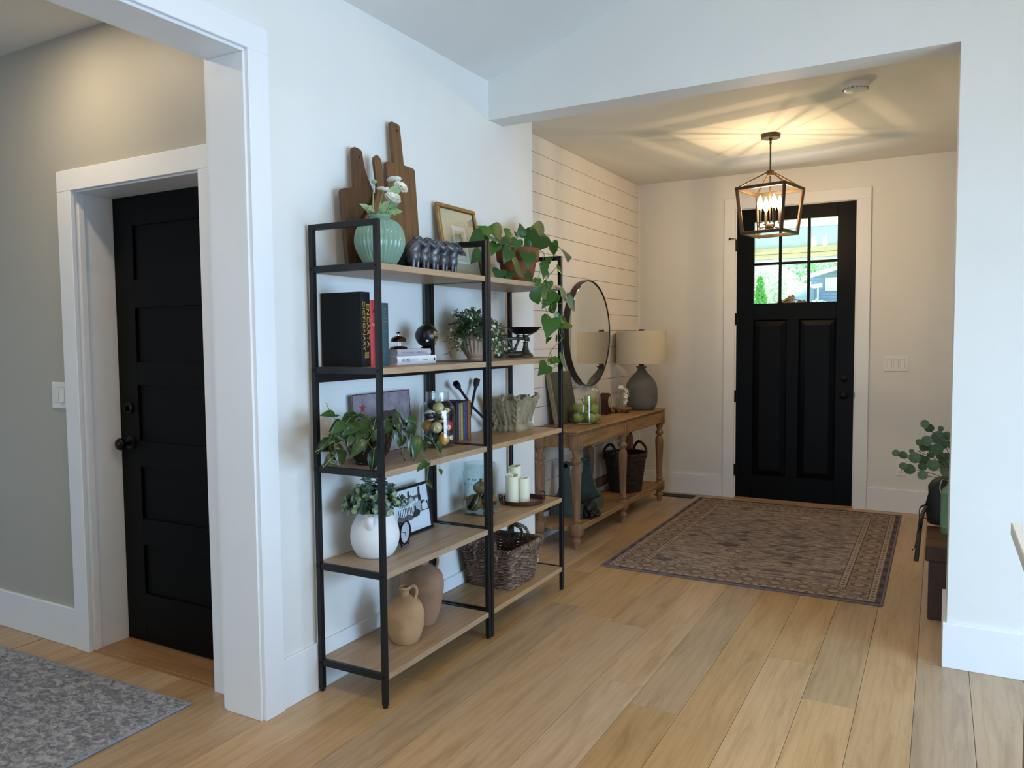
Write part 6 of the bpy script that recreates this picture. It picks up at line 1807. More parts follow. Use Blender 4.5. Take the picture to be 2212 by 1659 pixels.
EUCA = [
(-0.0599, 4.5482, 0.8999, 0.0449, 0.0056, 0.1191, 0.9929, -0.1067, -1.0, 0.478),
(-0.0253, 4.6062, 0.8764, 0.051, -0.5412, -0.3354, 0.7711, -0.1577, -1.0, 0.0014),
(0.022, 4.5544, 0.8872, 0.0307, -0.5322, -0.1174, 0.8384, 0.1372, -1.0, 0.1539),
(0.0439, 4.5741, 0.8405, 0.0446, -0.0869, -0.1004, 0.9911, -0.4324, -1.0, 0.811),
(0.0023, 4.5907, 0.8121, 0.0732, 0.0243, -0.071, 0.9972, -0.1825, -1.0, 0.6887),
(0.0425, 4.5174, 0.8057, 0.0496, -0.4667, -0.4042, 0.7866, 0.015, -1.0, 0.3531),
(-0.0276, 4.4885, 0.8208, 0.0583, -0.7175, 0.2163, 0.6622, -0.0887, -1.0, 0.1116),
(-0.0668, 4.4371, 0.8241, 0.0385, -0.7146, -0.1739, 0.6776, -0.0607, -1.0, 0.6661),
(-0.0528, 4.5186, 0.7825, 0.053, -0.329, -0.3151, 0.8902, 0.2803, -1.0, 0.4218),
(0.0173, 4.4742, 0.7802, 0.063, -0.5386, -0.367, 0.7584, -0.1813, -1.0, 0.5405),
(-0.0295, 4.5757, 0.7719, 0.0424, -0.2065, 0.2692, 0.9407, 0.0155, -1.0, -0.0013),
(-0.1734, 4.5775, 0.7514, 0.0403, -0.9658, -0.0352, 0.2567, 0.1361, -1.0, 0.334),
(-0.1386, 4.574, 0.7355, 0.0487, -0.8371, -0.0017, 0.547, 0.2566, -1.0, 0.7641),
(-0.1055, 4.4499, 0.7765, 0.0277, -0.6802, -0.0075, 0.733, -0.143, -1.0, 0.8155),
(-0.0851, 4.428, 0.7335, 0.0606, -0.5229, 0.0323, 0.8518, -0.1245, -1.0, 0.6613),
(-0.0594, 4.6205, 0.7147, 0.0515, -0.7683, -0.2432, 0.5921, -0.3884, -1.0, 0.442),
(-0.0402, 4.6102, 0.7052, 0.0456, -0.5101, -0.2191, 0.8317, -0.0892, -1.0, 0.3918),
(-0.0144, 4.5959, 0.7425, 0.0397, -0.8023, 0.192, 0.5651, 0.275, -1.0, 0.8168),
(-0.0432, 4.5193, 0.6967, 0.0476, -0.9355, -0.2417, 0.2576, -0.3654, -1.0, 0.6072),
(0.001, 4.4172, 0.7013, 0.0626, -0.5656, 0.1131, 0.8169, 0.2418, -1.0, 0.2031),
(-0.1334, 4.4259, 0.6992, 0.0444, -0.8242, 0.1658, 0.5414, 0.0501, -1.0, 0.7003),
(-0.0957, 4.4668, 0.6851, 0.0599, -0.9464, -0.183, 0.2661, -0.1178, -1.0, 0.5386),
(-0.039, 4.4113, 0.665, 0.052, -0.9285, 0.1515, 0.3391, -0.0287, -1.0, 0.2335),
(0.035, 4.5517, 0.682, 0.0642, -0.0857, 0.2018, 0.9757, 0.0028, -1.0, -0.0047),
(0.0463, 4.5766, 0.729, 0.0502, -0.079, -0.4137, 0.907, -0.3648, -1.0, -0.0171),
(0.0542, 4.4589, 0.6653, 0.0547, -0.483, 0.2378, 0.8427, 0.2827, -1.0, 0.1832),
(0.0179, 4.5559, 0.7359, 0.0475, -0.1698, -0.0064, 0.9855, 0.1271, -1.0, 0.1757),
(0.0641, 4.5163, 0.7952, 0.0549, 0.2087, -0.1564, 0.9654, -0.3263, -1.0, 0.0912),
(0.0771, 4.5027, 0.8517, 0.0493, 0.116, 0.3029, 0.9459, -0.0757, -1.0, 0.382),
(0.0924, 4.4633, 0.7545, 0.0543, -0.6108, 0.0388, 0.7908, 0.0149, -1.0, 0.5419)]
for (x, y, z, s_, dx, dy, dz, nx, ny, nz) in EUCA:
    link('leaf', EM, t, M=frame_m((x - JX_, y - JY_, z - .362), (dx, dy, dz), (nx, ny, nz)) @ Matrix.Scale(s_ / .062, 4))
p = MB()
for tip in [(-0.0471, 4.5, 0.9094), (-0.1865, 4.5, 0.7606), (-0.1432, 4.5, 0.6958), (-0.0597, 4.5, 0.6618), (0.0402, 4.5, 0.8675), (-0.0745, 4.5, 0.8213), (0.0108, 4.5, 0.9055), (-0.0142, 4.5, 0.7186), (-0.0915, 4.5, 0.7868)]:
    e = Vector(tip) - Vector((JX_, JY_, .362))
    p.tube(bez([(0, 0, .22), (e.x * .35 + .0, e.y * .4, .22 + (e.z - .22) * .65), tuple(e)], 5), .0018, 5)
p.build('stems', 'twig_brown', t)
# black backpack slumped behind the jug
plain('nylon_black', '#0e0e10', 0.55, var=0.1, nscale=20, bump=0.2, bscale=60)
t = thing('backpack', 'black backpack with a dangling strap slumped on the bench', 'backpack', (.075, 4.735, .362))
p = MB()
def bagd(v): return 1 + .06 * sin(4 * v.x + 3 * v.z) + .05 * sin(6 * v.y + 2 * v.z)
vs, m, n = [], 12, 20
prof_ = [(.08, .0), (.115, .006), (.124, .05), (.122, .11), (.116, .165), (.112, .205), (.098, .232), (.075, .25), (.05, .262), (.02, .268)]
for j, (r, z) in enumerate(prof_):
    for i in range(n):
        a = 2 * pi * i / n
        sx_ = abs(cos(a)) ** .7 * (1 if cos(a) > 0 else -1); sy_ = abs(sin(a)) ** .7 * (1 if sin(a) > 0 else -1)
        k_ = 1 + .035 * sin(3 * a + 5 * z * 10)
        vs.append((r * sx_ * k_, r * .62 * sy_ * k_, z))
fs = [(j * n + i, j * n + (i + 1) % n, (j + 1) * n + (i + 1) % n, (j + 1) * n + i) for j in range(len(prof_) - 1) for i in range(n)] + [tuple(reversed(range(n))), tuple((len(prof_) - 1) * n + i for i in range(n))]
p.add(vs, fs, True); p.build('bag_body', 'nylon_black', t)
p = MB(); p.tube(bez([(-.02, .0, .262), (-.012, -.01, .288), (.02, -.01, .29), (.032, 0, .262)], 5), .007, 8, flat=.5); p.build('grab_loop', 'nylon_black', t)
p = MB()
p.tube(bez([(-.118, -.03, .10), (-.138, -.09, .06), (-.146, -.20, .02), (-.150, -.30, -.03), (-.154, -.34, -.09), (-.158, -.36, -.125)], 6), .0032, 8, flat=3.6); p.build('strap', 'nylon_black', t)
p = MB()
p.tube(bez([(-.100, -.05, .03), (-.140, -.13, .05), (-.155, -.24, .01), (-.165, -.31, -.06), (-.176, -.34, -.075)], 6), .0022, 6); p.tube(bez([(-.120, -.04, .11), (-.150, -.12, .10), (-.150, -.2, .055)], 6), .005, 8, flat=.4); p.build('drawcord', 'nylon_black', t)
p = MB(); p.box((-.152, -.215, .025), (-.134, -.185, .050), .003); p.build('buckle', 'rubber_black', t)
# ------------------------------------------------------------------ kitchen island at the right edge
plain('quartz_white', '#ece6da', 0.22, var=0.015, nscale=12)
plain('island_dark', '#23211f', 0.35, var=0.06)
t = thing('kitchen_island', 'kitchen island with a white stone top and dark panel at the right edge', 'kitchen island', (.165, -.6, 0))
p = MB(); p.box((0, 0, .885), (1.05, 2.872, .917), .002); p.build('countertop', 'quartz_white', t)
p = MB(); p.box((.028, .03, 0), (1.02, 2.655, .885), .002); p.build('cabinet_body', 'island_dark', t)
p = MB()
p.box((.020, .03, 0.0), (.030, 2.66, .884), .001); p.build('side_panel', 'island_dark', t)

# ------------------------------------------------------------------ trailing plants: every leaf a piece
k = NT('leaf_pothos')
co = k.coord(); oi = k.n('ShaderNodeObjectInfo').outputs['Random']
v_ = k.n('ShaderNodeVectorMath', operation='ADD', ins={0: co, 1: k.n('ShaderNodeCombineXYZ', ins={0: k.math('MULTIPLY', oi, 5.0)}).outputs[0]}).outputs[0]
c_ = k.ramp(oi, [(0.0, lin('#1f4010')), (0.5, lin('#2c5217')), (1.0, lin('#3c651f'))])
c_ = k.mix(k.ramp(k.noise(v_, 26, 3), [(0.64, (0, 0, 0, 1)), (0.76, (.4, .4, .4, 1))]), c_, lin('#6f9040'))
MATS['leaf_pothos'] = k.set(c_, 0.30)
k = NT('leaf_variegated')
co = k.coord(); oi = k.n('ShaderNodeObjectInfo').outputs['Random']
x, y, z = k.xyz(co)
v_ = k.n('ShaderNodeVectorMath', operation='ADD', ins={0: co, 1: k.n('ShaderNodeCombineXYZ', ins={0: k.math('MULTIPLY', oi, 5.0)}).outputs[0]}).outputs[0]
st_ = k.noise(k.mapping(v_, (18, 95, 1)), 1.0, 4, .6)
mid = k.math('SUBTRACT', 1.0, k.math('MULTIPLY', k.math('ABSOLUTE', y), 70.0))
f_ = k.ramp(k.math('ADD', k.math('MULTIPLY', mid, .28), st_), [(0.55, (0, 0, 0, 1)), (0.61, (1, 1, 1, 1))])
c_ = k.mix(f_, k.ramp(oi, [(0, lin('#17290f')), (1, lin('#283f18'))]), lin('#939e6c'))
MATS['leaf_variegated'] = k.set(c_, 0.34)
k = NT('leaf_deep')
oi = k.n('ShaderNodeObjectInfo').outputs['Random']
MATS['leaf_deep'] = k.set(k.mix(k.math('MULTIPLY', k.noise(k.coord(), 40, 3), .4), k.ramp(oi, [(0, lin('#172a10')), (1, lin('#2f4d1c'))]), lin('#3f5f28')), 0.30)
plain('vine_green', '#5f6f3a', 0.5, var=0.1)
def heart_leaf(mat, wide=.78, fold=.28, curl=.25):
    """unit-length heart leaf: base at origin, tip at +x, face +z"""
    o = [(0.06, 0.0), (-.06, .20), (-.02, .38), (.14, .48), (.36, .46), (.58, .34), (.80, .16), (1.0, 0.0)]
    vs, fs = [], []
    mid = [(.06 + .94 * i / 5, 0) for i in range(6)]
    zf = lambda x, y: -curl * x * x + fold * abs(y) * .7
    for x, y in mid: vs.append((x, 0, zf(x, 0)))
    for s_ in (1, -1):
        b0 = len(vs)
        for x, y in o[1:-1]: vs.append((x, s_ * y * wide, zf(x, y * wide) - .03 * (abs(y) > .45)))
        q = [(0, b0, b0 + 1), (0, b0 + 1, b0 + 2, 1), (1, b0 + 2, b0 + 3, 2), (2, b0 + 3, b0 + 4, 3), (3, b0 + 4, b0 + 5, 4), (4, b0 + 5, 5)]
        fs += [f if s_ > 0 else tuple(reversed(f)) for f in q]
    fs = [tuple(reversed(f)) for f in fs]
    return MB().add(vs, fs, True).mesh('leaf', mat)
def lance_leaf(mat, wide=.42, fold=.35, curl=.35):
    o = [(0, 0), (.10, .30), (.28, .48), (.50, .46), (.72, .30), (.88, .13), (1, 0)]
    vs, fs = [], []
    for x, y in o: vs.append((x, 0, -curl * x * x))
    n = len(o)
    for s_ in (1, -1):
        b0 = len(vs)
        for x, y in o[1:-1]: vs.append((x, s_ * y * wide, -curl * x * x + fold * y * wide))
        q = [(0, b0, 1)] + [(i, b0 + i - 1, b0 + i, i + 1) for i in range(1, n - 2)] + [(n - 2, b0 + n - 3, n - 1)]
        fs += [tuple(reversed(f)) if s_ > 0 else f for f in q]
    return MB().add(vs, fs, True).mesh('leaf', mat)
def scatter_leaves(data, root, meshes, parent):
    """data rows: base xyz, tip xyz, kind, normal xyz"""
    for (bx, by, bz, tx, ty, tz, kd, nx, ny, nz, ws) in data:
        d = Vector((tx - bx, ty - by, tz - bz))
        M = frame_m((bx - root[0], by - root[1], bz - root[2]), d, (nx, ny, nz))
        L = d.length
        link('leaf', meshes[kd], parent, M=M @ Matrix.Diagonal((L, L * ws, L, 1)))
HEART = heart_leaf('leaf_pothos'); 
k = NT('terracotta')
co = k.coord()
MATS['terracotta'] = k.set(k.ramp(k.noise(co, 9, 5), [(0.3, lin('#6e3c21')), (0.55, lin('#8a4d2d')), (0.75, lin('#9d623f'))]), 0.85)
plain('soil', '#2b2018', 0.95, var=0.3, nscale=90)
PX, PY, PZ = -1.930, 3.565, SZ[0]
t = thing('pothos_plant', 'trailing pothos in a terracotta pot on the top shelf', 'potted plant', (PX, PY, PZ))
p = MB(); p.lathe([(0, 0), (.084, 0), (.098, .006), (.101, .022), (.097, .024), (.092, .010), (0, .008)], 40); p.build('saucer', 'terracotta', t)
p = MB(); p.lathe([(0, .009), (.070, .009), (.074, .014), (.084, .050), (.085, .052), (.096, .110), (.097, .114), (.106, .116), (.110, .122), (.114, .178), (.111, .183), (.102, .182), (.100, .165), (0, .160)], 48); p.build('pot', 'terracotta', t)
p = MB(); p.lathe([(0, .162), (.100, .160)], 28); p.build('soil', 'soil', t)
scatter_leaves([
(-1.93, 3.2775, 1.8823, -1.9291, 3.1977, 1.9263, 'h', 0.886, -0.76, 0.4607, 1.1),
(-1.92, 3.204, 1.8843, -1.9171, 3.0892, 1.8408, 'h', 0.9644, -0.6348, 0.4745, 0.9),
(-1.97, 3.4706, 1.9081, -1.9558, 3.3404, 1.9406, 'h', 0.5547, -1.2101, 0.4063, 1.2),
(-2.0, 3.5519, 1.9464, -1.9827, 3.5963, 1.9638, 'h', 0.4346, -0.6577, 0.3304, 0.7),
(-1.88, 3.2029, 1.8546, -1.8765, 3.3646, 1.8632, 'h', 0.4319, -0.5074, 0.5947, 0.75),
(-1.93, 3.4272, 1.908, -1.9013, 3.5162, 1.886, 'h', 0.8176, -1.19, 0.3834, 0.9),
(-1.86, 3.2288, 1.8418, -1.8461, 3.1585, 1.7885, 'h', 0.4766, -0.5438, 0.4133, 0.9),
(-1.95, 3.6538, 1.9248, -1.9495, 3.6381, 1.9946, 'h', 0.9392, -1.1375, 0.6854, 1.0),
(-1.98, 3.7408, 1.9607, -1.9678, 3.7939, 1.9818, 'h', 0.75, -0.9858, 0.4583, 0.7),
(-1.96, 3.7591, 1.9228, -1.9583, 3.6977, 1.9543, 'h', 0.3847, -0.6236, 0.3423, 1.1),
(-1.9, 3.5355, 1.9103, -1.875, 3.5669, 1.9012, 'h', 0.5154, -0.5454, 0.668, 0.8),
(-1.87, 3.4554, 1.8843, -1.846, 3.397, 1.8308, 'h', 0.9062, -0.816, 0.5895, 1.0),
(-1.97, 3.6073, 1.9329, -1.9708, 3.6742, 1.9271, 'h', 0.7086, -0.6411, 0.3191, 0.8),
(-1.93, 3.878, 1.9582, -1.8994, 3.7158, 1.9841, 'h', 0.963, -0.9509, 0.4021, 1.1),
(-1.9, 3.763, 1.9412, -1.8879, 3.601, 1.8503, 'h', 0.6169, -0.5387, 0.4132, 1.1),
(-1.95, 3.8807, 1.9661, -1.9545, 3.8118, 1.9197, 'h', 0.4103, -0.7331, 0.7145, 0.9),
(-1.88, 3.8605, 1.9158, -1.8662, 3.7343, 1.9165, 'h', 0.6786, -0.857, 0.6021, 1.0),
(-1.85, 3.8128, 1.906, -1.8469, 3.8602, 1.8301, 'h', 0.7595, -0.8535, 0.54, 1.0),
(-1.84, 3.8558, 1.882, -1.8385, 4.063, 1.8536, 'h', 0.4469, -1.0028, 0.6987, 0.85),
(-1.9, 3.153, 1.7944, -1.892, 3.0633, 1.7482, 'h', 0.8311, -0.9867, 0.2919, 0.95),
(-1.815, 3.2768, 1.8114, -1.818, 3.2314, 1.7475, 'h', 0.951, -0.6753, 0.4251, 1.15),
(-1.81, 3.4541, 1.8166, -1.7888, 3.4233, 1.7432, 'h', 0.8345, -0.6014, 0.7199, 1.45),
(-1.805, 3.291, 1.7365, -1.7946, 3.4306, 1.7156, 'h', 1.0712, -0.55, 0.5528, 1.1),
(-1.84, 3.2203, 1.7141, -1.811, 3.1527, 1.667, 'h', 0.7378, -0.952, 0.386, 1.1),
(-1.825, 3.2839, 1.7082, -1.7963, 3.229, 1.6659, 'h', 0.4976, -1.1724, 0.6677, 1.0),
(-1.8, 3.4012, 1.7089, -1.7753, 3.457, 1.6622, 'h', 0.7044, -0.6449, 0.293, 0.9),
(-1.83, 3.2742, 1.8211, -1.8255, 3.3418, 1.8191, 'h', 0.5876, -0.9235, 0.3206, 0.9),
(-1.82, 3.6908, 1.8103, -1.8229, 3.716, 1.754, 'h', 0.5766, -0.6128, 0.7396, 1.0),
(-1.8, 3.6146, 1.7767, -1.7764, 3.5613, 1.6983, 'h', 0.679, -1.0645, 0.7336, 0.65),
(-1.79, 3.6114, 1.7353, -1.775, 3.6099, 1.6911, 'h', 0.8525, -1.2229, 0.3702, 0.6),
(-1.8, 3.7586, 1.7682, -1.7727, 3.8027, 1.7252, 'h', 0.8868, -0.6312, 0.5598, 0.6),
(-1.785, 3.5066, 1.6878, -1.7739, 3.4793, 1.6322, 'h', 0.7591, -0.6441, 0.428, 0.9),
(-1.78, 3.6194, 1.6811, -1.7647, 3.5845, 1.6288, 'h', 0.5333, -0.7072, 0.2826, 1.1),
(-1.765, 3.4171, 1.6221, -1.7437, 3.4664, 1.5505, 'h', 1.0258, -1.2204, 0.5861, 1.15),
(-1.765, 3.4957, 1.6324, -1.7454, 3.595, 1.5877, 'h', 0.946, -0.8319, 0.4163, 0.95),
(-1.77, 3.6311, 1.6348, -1.7597, 3.5402, 1.5478, 'h', 1.0085, -0.6133, 0.3558, 0.95),
(-1.765, 3.6698, 1.6099, -1.7669, 3.6175, 1.5437, 'h', 0.3985, -1.2321, 0.519, 1.0),
(-1.755, 3.7086, 1.6203, -1.7551, 3.8577, 1.6007, 'h', 0.9342, -0.7937, 0.3567, 0.7),
(-1.74, 3.7511, 1.5927, -1.7245, 3.9216, 1.5336, 'h', 0.5473, -0.9103, 0.4104, 0.65),
(-1.765, 3.6242, 1.5566, -1.7641, 3.6669, 1.5075, 'h', 0.4662, -0.9838, 0.6632, 1.2),
(-1.765, 3.6778, 1.521, -1.749, 3.6847, 1.4722, 'h', 0.3648, -0.7535, 0.7544, 0.7),
(-1.76, 3.6175, 1.4933, -1.7352, 3.5195, 1.4031, 'h', 0.8909, -1.2434, 0.5558, 1.05),
(-1.755, 3.7916, 1.4711, -1.7581, 3.6646, 1.4531, 'h', 0.8547, -1.1346, 0.6859, 0.95),
(-1.765, 3.6956, 1.4838, -1.7607, 3.8291, 1.4928, 'h', 0.8186, -1.0326, 0.3476, 0.6),
(-1.81, 3.6043, 1.7822, -1.8004, 3.6431, 1.7412, 'h', 0.5632, -0.6089, 0.4002, 0.7),
(-1.87, 3.5695, 1.8868, -1.8559, 3.5795, 1.8524, 'h', 0.7451, -0.5653, 0.2764, 0.9),
(-1.85, 3.3408, 1.8616, -1.832, 3.2332, 1.8333, 'h', 0.7365, -0.704, 0.7105, 0.9),
(-1.755, 3.7038, 1.2739, -1.7538, 3.8357, 1.2299, 'h', 0.8176, -0.8853, 0.6582, 0.95),
(-1.76, 3.6747, 1.2771, -1.7637, 3.6101, 1.2573, 'h', 0.9021, -0.5678, 0.5548, 0.8),
(-1.76, 3.5645, 1.2493, -1.7586, 3.4769, 1.2104, 'h', 1.0377, -1.1708, 0.4229, 1.1),
(-1.755, 3.649, 1.3913, -1.7585, 3.6953, 1.3571, 'h', 0.9035, -0.7192, 0.5732, 0.9),
(-1.76, 3.5881, 1.3916, -1.7526, 3.5352, 1.3682, 'h', 0.3542, -0.7966, 0.5704, 0.6),
(-1.76, 3.7257, 1.2634, -1.7547, 3.6468, 1.2779, 'h', 0.5995, -0.9727, 0.493, 0.7)], (PX, PY, PZ), {'h': HEART}, t)
p = MB()
for pts in [
[(-1.9, 3.7306, 1.8696), (-1.86, 3.7313, 1.8352), (-1.82, 3.6373, 1.7854), (-1.79, 3.5983, 1.7343), (-1.78, 3.5949, 1.6874), (-1.77, 3.6089, 1.6337), (-1.765, 3.6336, 1.5919), (-1.765, 3.624, 1.5449), (-1.76, 3.658, 1.4988), (-1.76, 3.6937, 1.4402), (-1.76, 3.7118, 1.4085)],
[(-1.86, 3.6174, 1.8522), (-1.8, 3.5667, 1.7479), (-1.78, 3.484, 1.6693), (-1.77, 3.4393, 1.6364), (-1.765, 3.5031, 1.5678), (-1.765, 3.5624, 1.5316), (-1.765, 3.5835, 1.4858)],
[(-1.92, 3.8153, 1.8832), (-1.9, 3.8126, 1.9142), (-1.92, 3.8163, 1.9486)],
[(-1.92, 3.4196, 1.8371), (-1.92, 3.3445, 1.8742), (-1.93, 3.2739, 1.8819)],
[(-1.9, 3.4226, 1.8361), (-1.92, 3.4436, 1.8733), (-1.92, 3.4675, 1.891)],
[(-1.92, 3.6301, 1.8573), (-1.94, 3.6345, 1.8905), (-1.95, 3.6538, 1.9248)],
[(-1.83, 3.7517, 1.7953), (-1.84, 3.8099, 1.833), (-1.84, 3.8575, 1.8658)],
[(-1.79, 3.6419, 1.7102), (-1.8, 3.7076, 1.7347), (-1.8, 3.7539, 1.7619)],
[(-1.765, 3.4948, 1.575), (-1.765, 3.5978, 1.5635), (-1.76, 3.7138, 1.5673), (-1.75, 3.7774, 1.5932)],
[(-1.88, 3.4412, 1.8366), (-1.88, 3.4894, 1.8602), (-1.88, 3.4738, 1.8851)],
[(-1.76, 3.7029, 1.4363), (-1.755, 3.7676, 1.4608), (-1.755, 3.7868, 1.4731)],
[(-1.758, 3.7005, 1.4107), (-1.758, 3.7287, 1.3788), (-1.758, 3.6268, 1.3338), (-1.758, 3.5662, 1.2802), (-1.758, 3.5761, 1.2203)],
[(-1.758, 3.5883, 1.3153), (-1.758, 3.6533, 1.2414), (-1.758, 3.7216, 1.2685)],
[(-1.758, 3.6845, 1.4834), (-1.758, 3.7409, 1.4304), (-1.758, 3.7578, 1.391), (-1.758, 3.7114, 1.374)]]:
    p.tube([Vector(q) - Vector((PX, PY, PZ)) for q in bez(pts, 6)], .0018, 5)
p.build('vines', 'vine_green', t)
